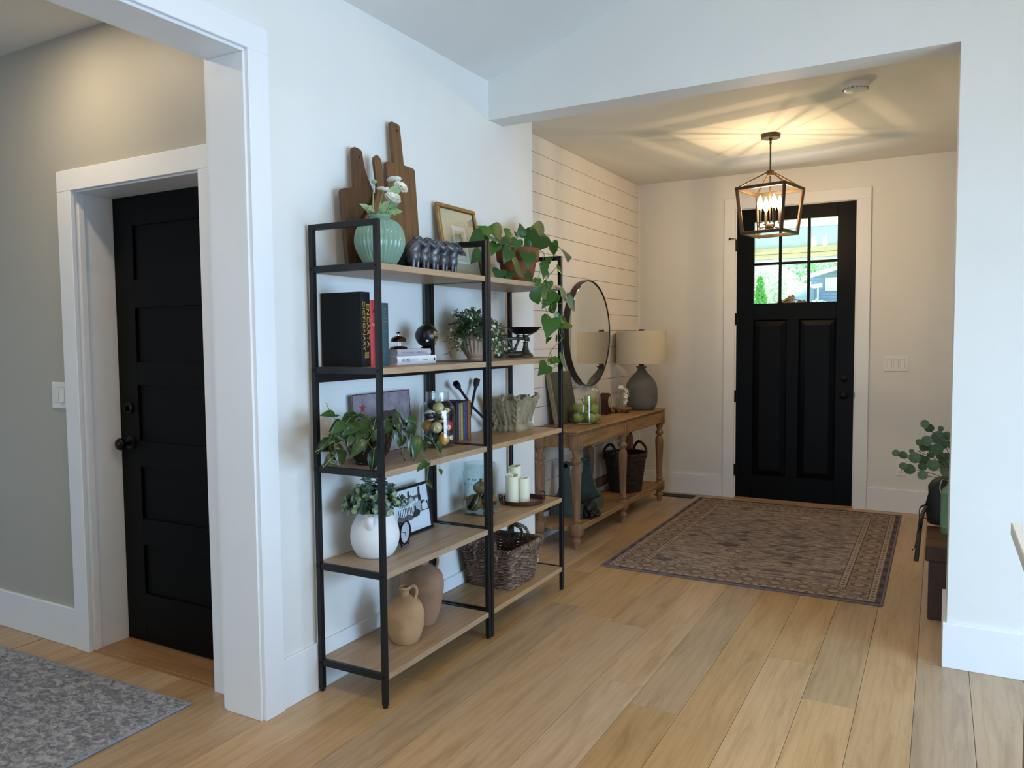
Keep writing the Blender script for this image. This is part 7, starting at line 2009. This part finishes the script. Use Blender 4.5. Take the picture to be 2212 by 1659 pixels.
# variegated plant in a dark bowl
plain('bowl_dark', '#201715', 0.18, var=0.15, nscale=20)
QX, QY, QZ = -1.968, 2.385, SZ[2]
t = thing('variegated_plant', 'trailing variegated plant in a dark glazed pot on the third shelf', 'potted plant', (QX, QY, QZ))
p = MB(); p.lathe([(0, 0), (.052, 0), (.056, .006), (.052, .012)] + prof_curve([(.055, .014), (.078, .045), (.090, .085), (.091, .115), (.084, .140), (.080, .150)], 4) + [(.076, .150), (.078, .13), (0, .125)], 56, None, 28, .03, lambda u: 1 if .25 < u < .75 else 0); p.build('pot', 'bowl_dark', t)
p = MB(); p.lathe([(0, .128), (.078, .128)], 28); p.build('soil', 'soil', t)
scatter_leaves([
(-1.93, 2.2051, 1.0804, -1.9393, 2.1477, 1.0637, 'd', 0.7932, -0.8506, 0.796, 1.25),
(-1.98, 2.3053, 1.0941, -1.9592, 2.2336, 1.0831, 'd', 0.9903, -0.7104, 0.5548, 1.25),
(-2.0, 2.3604, 1.0935, -1.9961, 2.3005, 1.0918, 'v', 0.8199, -0.5913, 0.9168, 1.25),
(-2.02, 2.4286, 1.0757, -2.0279, 2.3948, 1.0942, 'v', 0.8085, -0.6943, 0.7971, 1.0),
(-1.95, 2.3478, 1.0639, -1.9263, 2.3996, 1.0953, 'v', 1.0175, -0.5997, 0.8243, 0.5),
(-1.9, 2.3267, 1.0567, -1.885, 2.2024, 1.0661, 'd', 1.0671, -0.5536, 0.7902, 1.0),
(-1.92, 2.1896, 1.07, -1.9216, 2.1321, 1.0553, 'd', 1.1315, -0.7525, 0.7551, 1.12),
(-1.89, 2.203, 1.07, -1.8689, 2.1408, 1.0516, 'd', 1.1571, -0.3366, 0.4512, 1.25),
(-1.9, 2.1772, 1.055, -1.8989, 2.0968, 1.03, 'd', 0.7061, -0.7498, 0.5258, 1.0),
(-1.93, 2.144, 1.0485, -1.9195, 2.1082, 1.0367, 'v', 0.5537, -0.8025, 0.927, 1.25),
(-1.88, 2.0934, 1.0483, -1.8621, 2.1431, 1.0267, 'v', 0.8207, -0.939, 0.9359, 1.12),
(-1.95, 2.1477, 1.0285, -1.9336, 2.0702, 1.0034, 'v', 0.6445, -0.7766, 0.7815, 0.88),
(-1.95, 2.1362, 1.0015, -1.9345, 2.0705, 1.004, 'v', 0.684, -0.343, 0.6303, 1.62),
(-1.885, 2.1037, 0.9986, -1.8862, 2.1731, 0.9923, 'v', 1.0867, -0.9066, 0.8135, 1.12),
(-1.92, 2.1116, 1.0149, -1.9234, 2.1271, 0.9657, 'v', 0.9189, -0.8161, 0.6562, 0.88),
(-1.9, 2.1158, 0.9949, -1.8743, 2.1065, 0.9531, 'v', 0.8225, -0.7075, 0.7818, 1.0),
(-1.91, 2.1426, 0.9798, -1.9102, 2.2044, 0.9253, 'd', 0.615, -0.7459, 0.6129, 1.25),
(-1.91, 2.1244, 0.97, -1.9138, 2.0728, 0.9431, 'v', 1.1679, -0.9882, 0.8855, 1.38),
(-1.905, 2.0952, 0.9477, -1.8796, 2.1177, 0.9394, 'v', 0.9915, -0.9947, 0.7389, 1.38),
(-1.87, 2.2659, 1.0442, -1.8797, 2.1963, 1.0175, 'd', 0.8945, -0.5492, 0.5747, 1.12),
(-1.855, 2.2276, 1.018, -1.8659, 2.1601, 0.9678, 'd', 0.8524, -0.9699, 0.6184, 1.12),
(-1.86, 2.2491, 1.0177, -1.8534, 2.2214, 0.9683, 'v', 1.0951, -0.779, 0.5308, 0.62),
(-1.845, 2.2664, 0.9774, -1.8252, 2.2352, 0.9022, 'v', 1.0383, -0.6706, 0.4998, 1.25),
(-1.87, 2.3809, 1.0524, -1.8738, 2.41, 0.9946, 'd', 0.7346, -0.6672, 0.5617, 1.25),
(-1.865, 2.4118, 1.035, -1.8447, 2.4032, 0.9928, 'v', 1.0373, -0.4096, 0.8953, 1.0),
(-1.92, 2.4932, 1.0737, -1.9305, 2.6258, 1.0514, 'd', 0.8539, -1.0032, 0.8893, 1.0),
(-1.9, 2.4978, 1.0741, -1.8819, 2.5073, 1.0284, 'v', 0.9737, -0.931, 0.4694, 0.75),
(-1.91, 2.5397, 1.0588, -1.8892, 2.5515, 1.0262, 'd', 0.8626, -0.6313, 0.6783, 1.25),
(-1.89, 2.542, 1.0485, -1.8698, 2.5745, 0.9889, 'd', 0.6705, -0.8793, 0.6225, 1.25),
(-1.9, 2.5514, 1.0663, -1.8995, 2.6699, 1.0043, 'd', 0.8738, -0.4451, 0.476, 0.88),
(-1.85, 2.4517, 1.0128, -1.8585, 2.4589, 0.9538, 'v', 0.7963, -0.5885, 0.554, 1.12),
(-1.86, 2.474, 1.0205, -1.8606, 2.544, 0.976, 'v', 0.4782, -1.0384, 0.7037, 0.75),
(-1.84, 2.4906, 0.9914, -1.8245, 2.474, 0.9164, 'd', 0.8877, -0.9573, 0.5164, 0.75),
(-1.83, 2.5293, 1.0023, -1.8047, 2.4667, 0.9213, 'd', 0.8006, -0.7878, 0.8058, 0.88),
(-1.84, 2.5634, 0.98, -1.8227, 2.5638, 0.9288, 'd', 0.7877, -1.0203, 0.879, 1.12),
(-1.83, 2.4079, 0.9388, -1.8328, 2.4572, 0.917, 'v', 0.467, -0.8122, 0.7485, 1.5),
(-1.8, 2.6152, 0.9692, -1.7866, 2.6432, 0.9119, 'd', 0.5278, -0.5883, 0.7146, 1.0),
(-1.82, 2.5894, 0.9891, -1.8248, 2.6496, 0.9567, 'd', 1.0091, -0.5158, 0.9157, 1.12),
(-1.785, 2.5299, 0.8939, -1.7696, 2.4494, 0.8934, 'd', 0.5645, -0.5318, 0.9432, 1.0),
(-1.775, 2.4974, 0.815, -1.7653, 2.5586, 0.7932, 'v', 1.0484, -0.392, 0.7105, 1.12),
(-1.775, 2.5927, 0.8594, -1.7493, 2.576, 0.8439, 'd', 1.0571, -0.5266, 0.5049, 1.12),
(-1.98, 2.2092, 1.1081, -1.9774, 2.1432, 1.1211, 'd', 0.9275, -0.5922, 0.8124, 1.0),
(-1.98, 2.2071, 1.1007, -1.9658, 2.2154, 1.1076, 'd', 0.6112, -0.3652, 0.7049, 1.25),
(-1.9, 2.2414, 1.0781, -1.8766, 2.1795, 1.0522, 'd', 0.6235, -0.3341, 0.7218, 1.25),
(-1.92, 2.3674, 1.0489, -1.9008, 2.2907, 1.0751, 'v', 0.9814, -0.4268, 0.6307, 0.88),
(-1.97, 2.472, 1.0573, -1.978, 2.435, 1.0788, 'd', 0.7418, -0.9252, 0.7136, 1.25),
(-1.97, 2.3473, 1.0486, -1.9493, 2.3506, 1.0904, 'd', 0.7286, -0.9435, 0.4626, 1.25),
(-1.88, 2.4087, 1.0623, -1.8746, 2.3587, 1.0267, 'd', 0.8569, -1.0371, 0.7781, 1.25),
(-1.86, 2.3128, 1.0421, -1.8629, 2.2753, 1.0063, 'd', 0.5352, -0.3972, 0.7157, 1.25),
(-1.88, 2.2396, 1.0491, -1.8561, 2.1849, 1.0232, 'd', 0.8346, -0.9487, 0.5736, 1.0),
(-1.88, 2.4427, 1.0589, -1.8746, 2.488, 1.0124, 'd', 0.8944, -0.5196, 0.8212, 1.25),
(-1.92, 2.2198, 1.0844, -1.9057, 2.1613, 1.0632, 'd', 0.6627, -0.726, 0.6316, 1.25),
(-1.95, 2.486, 1.0732, -1.942, 2.5241, 1.0453, 'd', 0.6386, -0.6782, 0.6686, 1.25),
(-1.85, 2.2955, 1.014, -1.8598, 2.3335, 0.9715, 'd', 1.0363, -0.6347, 0.8646, 1.12),
(-1.88, 2.1865, 1.0376, -1.8623, 2.1485, 1.0074, 'd', 0.9941, -0.332, 0.647, 1.12),
(-1.86, 2.4275, 0.9925, -1.8558, 2.45, 0.9572, 'd', 0.4455, -0.5935, 0.7562, 1.0),
(-1.785, 2.5326, 0.9057, -1.7736, 2.5367, 0.8908, 'd', 1.1107, -0.939, 0.6021, 0.62),
(-1.9576, 2.483, 1.0263, -1.9328, 2.4406, 1.0064, 'd', 0.6647, -0.5342, 0.7402, 0.98),
(-1.9173, 2.4146, 1.0336, -1.8938, 2.3943, 1.0165, 'v', 0.5334, -0.379, 0.8866, 1.17),
(-1.9349, 2.1949, 1.0786, -1.927, 2.1253, 1.0458, 'd', 0.5788, -0.8019, 0.6829, 0.92),
(-1.927, 2.4364, 1.0684, -1.916, 2.4304, 1.0328, 'd', 0.4341, -0.4867, 0.6387, 0.86),
(-1.9318, 2.2073, 1.0481, -1.9139, 2.1223, 1.0221, 'd', 1.0969, -0.6863, 0.7602, 1.0),
(-1.978, 2.4674, 1.0561, -1.9643, 2.4827, 1.0182, 'd', 0.9502, -0.9569, 0.7551, 0.89),
(-1.942, 2.3486, 1.0788, -1.9273, 2.332, 1.0673, 'd', 0.636, -0.7335, 0.5385, 1.12),
(-2.0072, 2.2661, 1.0734, -2.0006, 2.2251, 1.0352, 'd', 0.5085, -0.662, 0.8131, 1.01),
(-1.9492, 2.2577, 1.0551, -1.9312, 2.1822, 1.045, 'd', 0.8233, -0.3791, 0.6989, 0.88),
(-1.9846, 2.4881, 1.0747, -1.9739, 2.476, 1.028, 'v', 0.7453, -0.3484, 0.814, 0.81),
(-1.8911, 2.3365, 1.0841, -1.8678, 2.284, 1.0433, 'v', 0.5155, -0.7301, 0.7624, 1.01),
(-1.9098, 2.3906, 1.065, -1.9071, 2.3689, 1.0455, 'd', 0.924, -0.867, 0.5882, 1.12),
(-1.9636, 2.2399, 1.0547, -1.9377, 2.158, 1.0409, 'd', 0.8635, -0.6163, 0.7172, 1.08),
(-1.9558, 2.3289, 1.0804, -1.9502, 2.2949, 1.0608, 'v', 0.5521, -0.9373, 0.5376, 0.97),
(-1.9299, 2.5069, 1.0484, -1.9164, 2.5058, 1.0116, 'v', 0.648, -0.7842, 0.7325, 1.01),
(-1.958, 2.5265, 1.0253, -1.9326, 2.5138, 0.9802, 'd', 0.9274, -0.5053, 0.9224, 1.07),
(-1.8805, 2.4473, 1.0614, -1.8512, 2.4341, 1.0384, 'd', 0.8229, -0.7898, 0.5677, 0.96),
(-1.9184, 2.4593, 1.0405, -1.8916, 2.4765, 0.9939, 'v', 0.7385, -0.4858, 0.6955, 1.19),
(-1.9654, 2.5981, 1.0121, -1.9615, 2.6587, 0.9817, 'd', 0.3823, -0.919, 0.6689, 0.85),
(-1.9345, 2.4676, 1.0736, -1.9256, 2.4525, 1.044, 'd', 0.6805, -0.7022, 0.7941, 1.08),
(-1.9247, 2.1975, 1.0784, -1.917, 2.1755, 1.0347, 'd', 0.9155, -0.3561, 0.5019, 0.93),
(-1.9771, 2.3454, 1.0349, -1.9688, 2.3288, 0.9945, 'v', 0.6506, -0.8408, 0.6144, 0.8),
(-1.9095, 2.2167, 1.0989, -1.8929, 2.1499, 1.0751, 'v', 0.8547, -0.8349, 0.8091, 1.14),
(-1.9837, 2.2568, 1.0361, -1.9719, 2.1905, 1.0259, 'v', 0.9468, -0.4363, 0.5651, 1.14),
(-1.965, 2.3227, 1.0737, -1.9625, 2.3278, 1.0239, 'v', 0.7366, -0.4726, 0.8245, 1.17),
(-1.8827, 2.1749, 1.0711, -1.8802, 2.1681, 1.0285, 'v', 1.0569, -0.8344, 0.712, 0.99),
(-1.9216, 2.1948, 1.0541, -1.9174, 2.1262, 1.0406, 'd', 0.4674, -0.2824, 0.9236, 1.05),
(-1.9755, 2.3826, 1.0534, -1.9623, 2.3678, 1.0292, 'v', 0.6165, -0.4277, 0.5485, 0.87),
(-2.0061, 2.2713, 1.0328, -1.9982, 2.2171, 1.0171, 'd', 0.5072, -0.5723, 0.4687, 1.01),
(-1.994, 2.2627, 1.0751, -1.9689, 2.1858, 1.0629, 'd', 0.9661, -0.4669, 0.5902, 0.99),
(-1.9499, 2.4232, 1.0397, -1.922, 2.418, 1.0056, 'd', 1.0822, -0.5997, 0.8917, 1.07),
(-1.9902, 2.2635, 1.0465, -1.9741, 2.2248, 1.0252, 'd', 1.0307, -0.4966, 0.7544, 0.9),
(-1.8848, 2.1519, 1.0878, -1.8639, 2.076, 1.0677, 'd', 1.1033, -0.4015, 0.552, 1.02),
(-1.9274, 2.3208, 1.0706, -1.9067, 2.3009, 1.0532, 'd', 0.6126, -0.6982, 0.5322, 0.81)], (QX, QY, QZ), {'v': lance_leaf('leaf_variegated', .50), 'd': lance_leaf('leaf_deep', .50)}, t)
p = MB()
for pts in [
[(-1.98, 2.1618, 1.1546), (-1.98, 2.1892, 1.1124), (-1.97, 2.2117, 1.078), (-1.96, 2.25, 1.0542)],
[(-1.95, 2.348, 1.0705), (-1.93, 2.2691, 1.074), (-1.92, 2.1822, 1.0683), (-1.9, 2.1154, 1.0375), (-1.9, 2.1146, 1.0133), (-1.9, 2.1172, 0.9838)],
[(-1.94, 2.4513, 1.0607), (-1.91, 2.5265, 1.071), (-1.88, 2.5673, 1.0464), (-1.84, 2.5757, 1.0034), (-1.82, 2.5846, 0.9841), (-1.8, 2.5887, 0.9683), (-1.78, 2.5969, 0.9272), (-1.775, 2.596, 0.8946), (-1.775, 2.595, 0.8562)],
[(-1.86, 2.5485, 1.0273), (-1.82, 2.519, 0.9675), (-1.8, 2.5085, 0.9377), (-1.785, 2.5279, 0.9037), (-1.778, 2.5192, 0.865), (-1.775, 2.4974, 0.815)],
[(-1.88, 2.2782, 1.0474), (-1.86, 2.2727, 1.0288), (-1.855, 2.2466, 1.0095), (-1.85, 2.2629, 0.9801), (-1.85, 2.2865, 0.9821)],
[(-1.95, 2.3239, 1.0676), (-1.92, 2.1197, 1.0261), (-1.94, 2.1235, 1.0049)],
[(-1.88, 2.4635, 1.0273), (-1.85, 2.4576, 0.9895), (-1.84, 2.4298, 0.9405), (-1.83, 2.4121, 0.9356)]]:
    p.tube([Vector(q) - Vector((QX, QY, QZ)) for q in bez(pts, 6)], .0013, 5)
p.build('vines', 'vine_green', t)

# ------------------------------------------------------------------ outside the front door
plain('porch_blue', '#b9ced6', 0.6, var=0.03)
wood('beam_wood', '#d8cfa8', '#b9ad86', axis=0, stretch=8, scale=2, rough=0.6, knots=True)
plain('concrete', '#cfcfca', 0.85, var=0.06, nscale=3)
plain('lawn', '#6f8a52', 0.9, var=0.2, nscale=4)
plain('siding_blue', '#8ea6cf', 0.6, var=0.04)
plain('house_white', '#f2f2f0', 0.6, var=0.01)
plain('roof_grey', '#b9bcc2', 0.7, var=0.05)
plain('foliage_green', '#7cc274', 0.7, var=0.2, nscale=2)
plain('foliage_overexposed', '#d5dfda', 0.7, var=0.15, nscale=2)  # overexposure painted into the leaf colour, bleached almost white
plain('foliage_mint', '#a9d4b2', 0.7, var=0.2, nscale=2)
plain('bark', '#6a5a4a', 0.9)
b = MB(); b.box((-3.2, YE + .14, 2.56), (1.2, 9.2, 2.66)); struct('ceiling_porch', b, 'porch_blue')
b = MB(); b.box((-3.2, YE + .14, -.2), (1.2, 9.3, -.03)); struct('floor_porch', b, 'concrete')
t = thing('porch_beam', 'pale timber beam carrying the porch roof outside the door glass', 'beam', (0, 8.95, 0))
for z0, z1, m_ in ((2.288, 2.352, 'beam_wood'), (2.352, 2.56, 'porch_blue'), (2.236, 2.284, 'beam_wood'), (2.205, 2.234, 'porch_blue')):
    p = MB(); p.box((-3.2, 0 if m_ == 'beam_wood' else .02, z0), (1.2, .14, z1), .003); p.build('beam_board', m_, t)
for x in (-3.0, 1.0):
    p = MB(); p.box((x, .0, -.03), (x + .14, .14, 2.21), .004); p.build('porch_post', 'porch_blue', t)
# rising street side
b = MB()
b.add([(-60, 9.3, -.25), (40, 9.3, -.25), (40, 30, .6), (-60, 30, .6), (40, 110, 5.0), (-60, 110, 5.0)], [(0, 1, 2, 3), (3, 2, 4, 5)])
struct('ground', b, 'lawn')
# blue house across the street
t = thing('blue_house', 'blue sided house with white trim seen through the door glass', 'house', (0, 55, 0))
def slab(name, poly, d, mat, y=0, parent=None):
    p = MB(); p.prism(poly, d, Matrix(((1, 0, 0, 0), (0, 0, -1, y), (0, 1, 0, 0), (0, 0, 0, 1)))); return p.build(name, mat, parent or t)
slab('wall', [(-7.75, 1.6), (-1.6, 1.6), (-1.6, 5.2), (-4.4, 6.1), (-7.75, 5.18)], 6.0, 'siding_blue', 6.0)
for i in range(18):
    z = 2.6 + .2 * i
    xr = -1.6 if z < 5.2 else -4.4
    xl = -7.75 if z < 5.15 else -7.75 + (z - 5.15) / .27
    if z < 5.8: slab('siding_board', [(xl, z), (min(xr + (0 if z < 5.2 else 0), -1.6), z), (min(xr, -1.6), z + .018), (xl, z + .018)], .03, 'siding_blue', 0.0)
slab('barge_board', [(-8.10, 5.02), (-4.4, 6.02), (-4.4, 6.28), (-8.10, 5.28)], .25, 'house_white', -.45)
slab('barge_board', [(-4.4, 6.02), (-.9, 5.07), (-.9, 5.33), (-4.4, 6.28)], .25, 'house_white', -.45)
p = MB(); p.add([(-8.1, -.45, 5.29), (-4.4, -.45, 6.29), (-4.4, 6.5, 6.29), (-8.1, 6.5, 5.29), (-.9, -.45, 5.34), (-.9, 6.5, 5.34)], [(0, 1, 2, 3), (1, 4, 5, 2)]); p.build('roof', 'roof_grey', t)
w_ = slab('window', [(-6.68, 4.30), (-5.75, 4.30), (-5.75, 5.18), (-6.68, 5.18)], .08, 'house_white', -.02)
slab('pane', [(-6.60, 4.36), (-5.83, 4.36), (-5.83, 5.12), (-6.60, 5.12)], .02, 'house_white', -.10, w_)
slab('porch_fascia', [(-7.6, 4.40), (-6.75, 4.48), (-6.75, 4.74), (-7.6, 4.66)], .3, 'house_white', -1.0)
p = MB(); p.box((-7.05, -1.2, 1.6), (-6.95, -1.1, 4.45)); p.build('porch_post', 'house_white', t)
slab('garage_wall', [(-8.55, 1.6), (-7.2, 1.6), (-7.2, 4.42), (-8.55, 3.78)], 3.0, 'siding_blue', -.3)
for i in range(9): slab('siding_board', [(-8.5 + max(0, (2.0 + .2 * i + .3 - 3.78)) / .48, 2.2 + .2 * i), (-7.2, 2.2 + .2 * i), (-7.2, 2.218 + .2 * i), (-8.5 + max(0, (2.0 + .2 * i + .3 - 3.78)) / .48, 2.218 + .2 * i)], .03, 'siding_blue', -3.3)
slab('barge_board', [(-8.75, 3.70), (-7.1, 4.50), (-7.1, 4.72), (-8.75, 3.92)], .25, 'house_white', -3.45)
# pale house further off
t = thing('pale_house', 'white house with a low roof behind the blue house', 'house', (0, 75, 0))
slab('wall', [(-17, 2.5), (-11.6, 2.5), (-11.6, 6.5), (-17, 6.5)], 6, 'house_white', 6)
slab('barge_board', [(-17, 6.45), (-11.4, 6.45), (-11.4, 6.6), (-17, 6.6)], .3, 'roof_grey', -.3)
p = MB(); p.add([(-17, -.4, 6.6), (-11.3, -.4, 6.6), (-12.4, 3, 7.3), (-17, 3, 7.5)], [(0, 1, 2, 3)]); p.build('roof', 'house_white', t)
def bush(name, label, loc, rx, ry, rz, n, leaf, mat, seed, cone=False, cat='shrub', trunk=.0):
    t = thing(name, label, cat, loc)
    rr = random.Random(seed)
    f = MB()
    for i in range(n):
        while True:
            v = Vector((rr.uniform(-1, 1), rr.uniform(-1, 1), rr.uniform(-1, 1)))
            if v.length < 1: break
        v = v.normalized() * rr.uniform(.55, 1.0)
        if cone:
            u = rr.random(); a = rr.uniform(0, 2 * pi); R = (1 - u) ** .8 * rr.uniform(.6, 1)
            c = Vector((rx * R * cos(a), ry * R * sin(a), trunk + 2 * rz * u))
        else:
            c = Vector((v.x * rx, v.y * ry, trunk + rz + v.z * rz))
        d = Vector((rr.uniform(-1, 1), rr.uniform(-1, 1), rr.uniform(-.4, 1))).normalized() * leaf * rr.uniform(.6, 1.3)
        s_ = d.orthogonal().normalized() * leaf * .38
        f.add([c, c + d * .5 + s_, c + d, c + d * .5 - s_], [(0, 1, 2, 3)])
    f.build('foliage', mat, t, kind='stuff')
    p = MB(); p.tube([(0, 0, -.3), (0, 0, trunk + rz)], [.06 * rx + .02, .03 * rx + .01], 7); p.build('trunk', 'bark', t)
    return t
bush('conifer_shrub', 'bright green narrow conifer seen through the left pane of the door', (-3.16, 16, .1), .42, .42, 1.22, 5000, .07, 'foliage_green', 1, True)
bush('overexposed_tree', 'overexposed whitish tree filling the left pane of the door', (-6.2, 30, .6), 1.5, 1.2, 1.6, 6000, .13, 'foliage_overexposed', 2, False, 'tree', .9)
bush('leafy_shrub', 'light green shrub in front of the blue house', (-2.35, 18, .2), .55, .5, .98, 3500, .07, 'foliage_mint', 3)
bush('background_tree', 'hazy green tree above the pale house roof', (-13.0, 85, 3.2), 4.0, 3.0, 3.2, 4000, .4, 'foliage_mint', 4, False, 'tree', 1.0)
bush('background_tree', 'hazy green tree rising behind the blue house roof', (-7.3, 80, 3.0), 3.0, 3.0, 3.2, 4000, .4, 'foliage_mint', 5, False, 'tree', 1.0)
# wreath hung outside the door on a clear suction hook
plain('wreath_wire', '#17171c', 0.5)
plain('wreath_gold', '#9a7a1e', 0.6, var=0.2, nscale=40)
plain('wreath_rust', '#a0522a', 0.6, var=0.2, nscale=40)
t = thing('door_wreath', 'autumn leaf wreath hung outside at the foot of the door glass', 'wreath', (-1.075, YE + .075, 1.52))
p = MB(); p.tube([(.165 * cos(a), 0, .165 * sin(a)) for a in [2 * pi * i / 48 for i in range(48)]], .0045, 7, True); p.build('hoop', 'wreath_wire', t)
rr = random.Random(12)
lg = lobed_leaf(.075, .06)
m1, m2 = lg.mesh('leaf', 'wreath_gold'), lg.mesh('leaf', 'wreath_rust')
for i in range(34):
    a = radians(96 + rr.gauss(6, 15)) if i < 18 else radians(rr.uniform(30, 150))
    c = (.165 * cos(a), rr.uniform(-.01, .02), .155 * sin(a) + rr.uniform(-.02, .0))
    link('leaf', m1 if i < 16 else m2, t, M=frame_m(c, (rr.uniform(-1, 1), rr.uniform(-.2, .3), rr.uniform(-.4, .8) if i < 18 else rr.uniform(-1, .2)), (rr.uniform(-.4, .4), -1, .3)) @ Matrix.Scale(rr.uniform(.55, .85), 4))
t = thing('suction_hook', 'clear plastic suction hook on the door glass', 'hook', (-1.060, YE + .0275, 1.683))
p = MB(); p.lathe([(.026, 0), (.024, .003), (.012, .008), (.009, .014), (0, .016)], 24, Matrix.Rotation(radians(-90), 4, 'X')); p.build('cup', 'jar_glass', t)
p = MB(); p.tube([(0, .014, 0), (0, .024, -.004), (0, .040, -.012), (0, .048, -.004)], .002, 6); p.build('hook', 'wire_white', t)
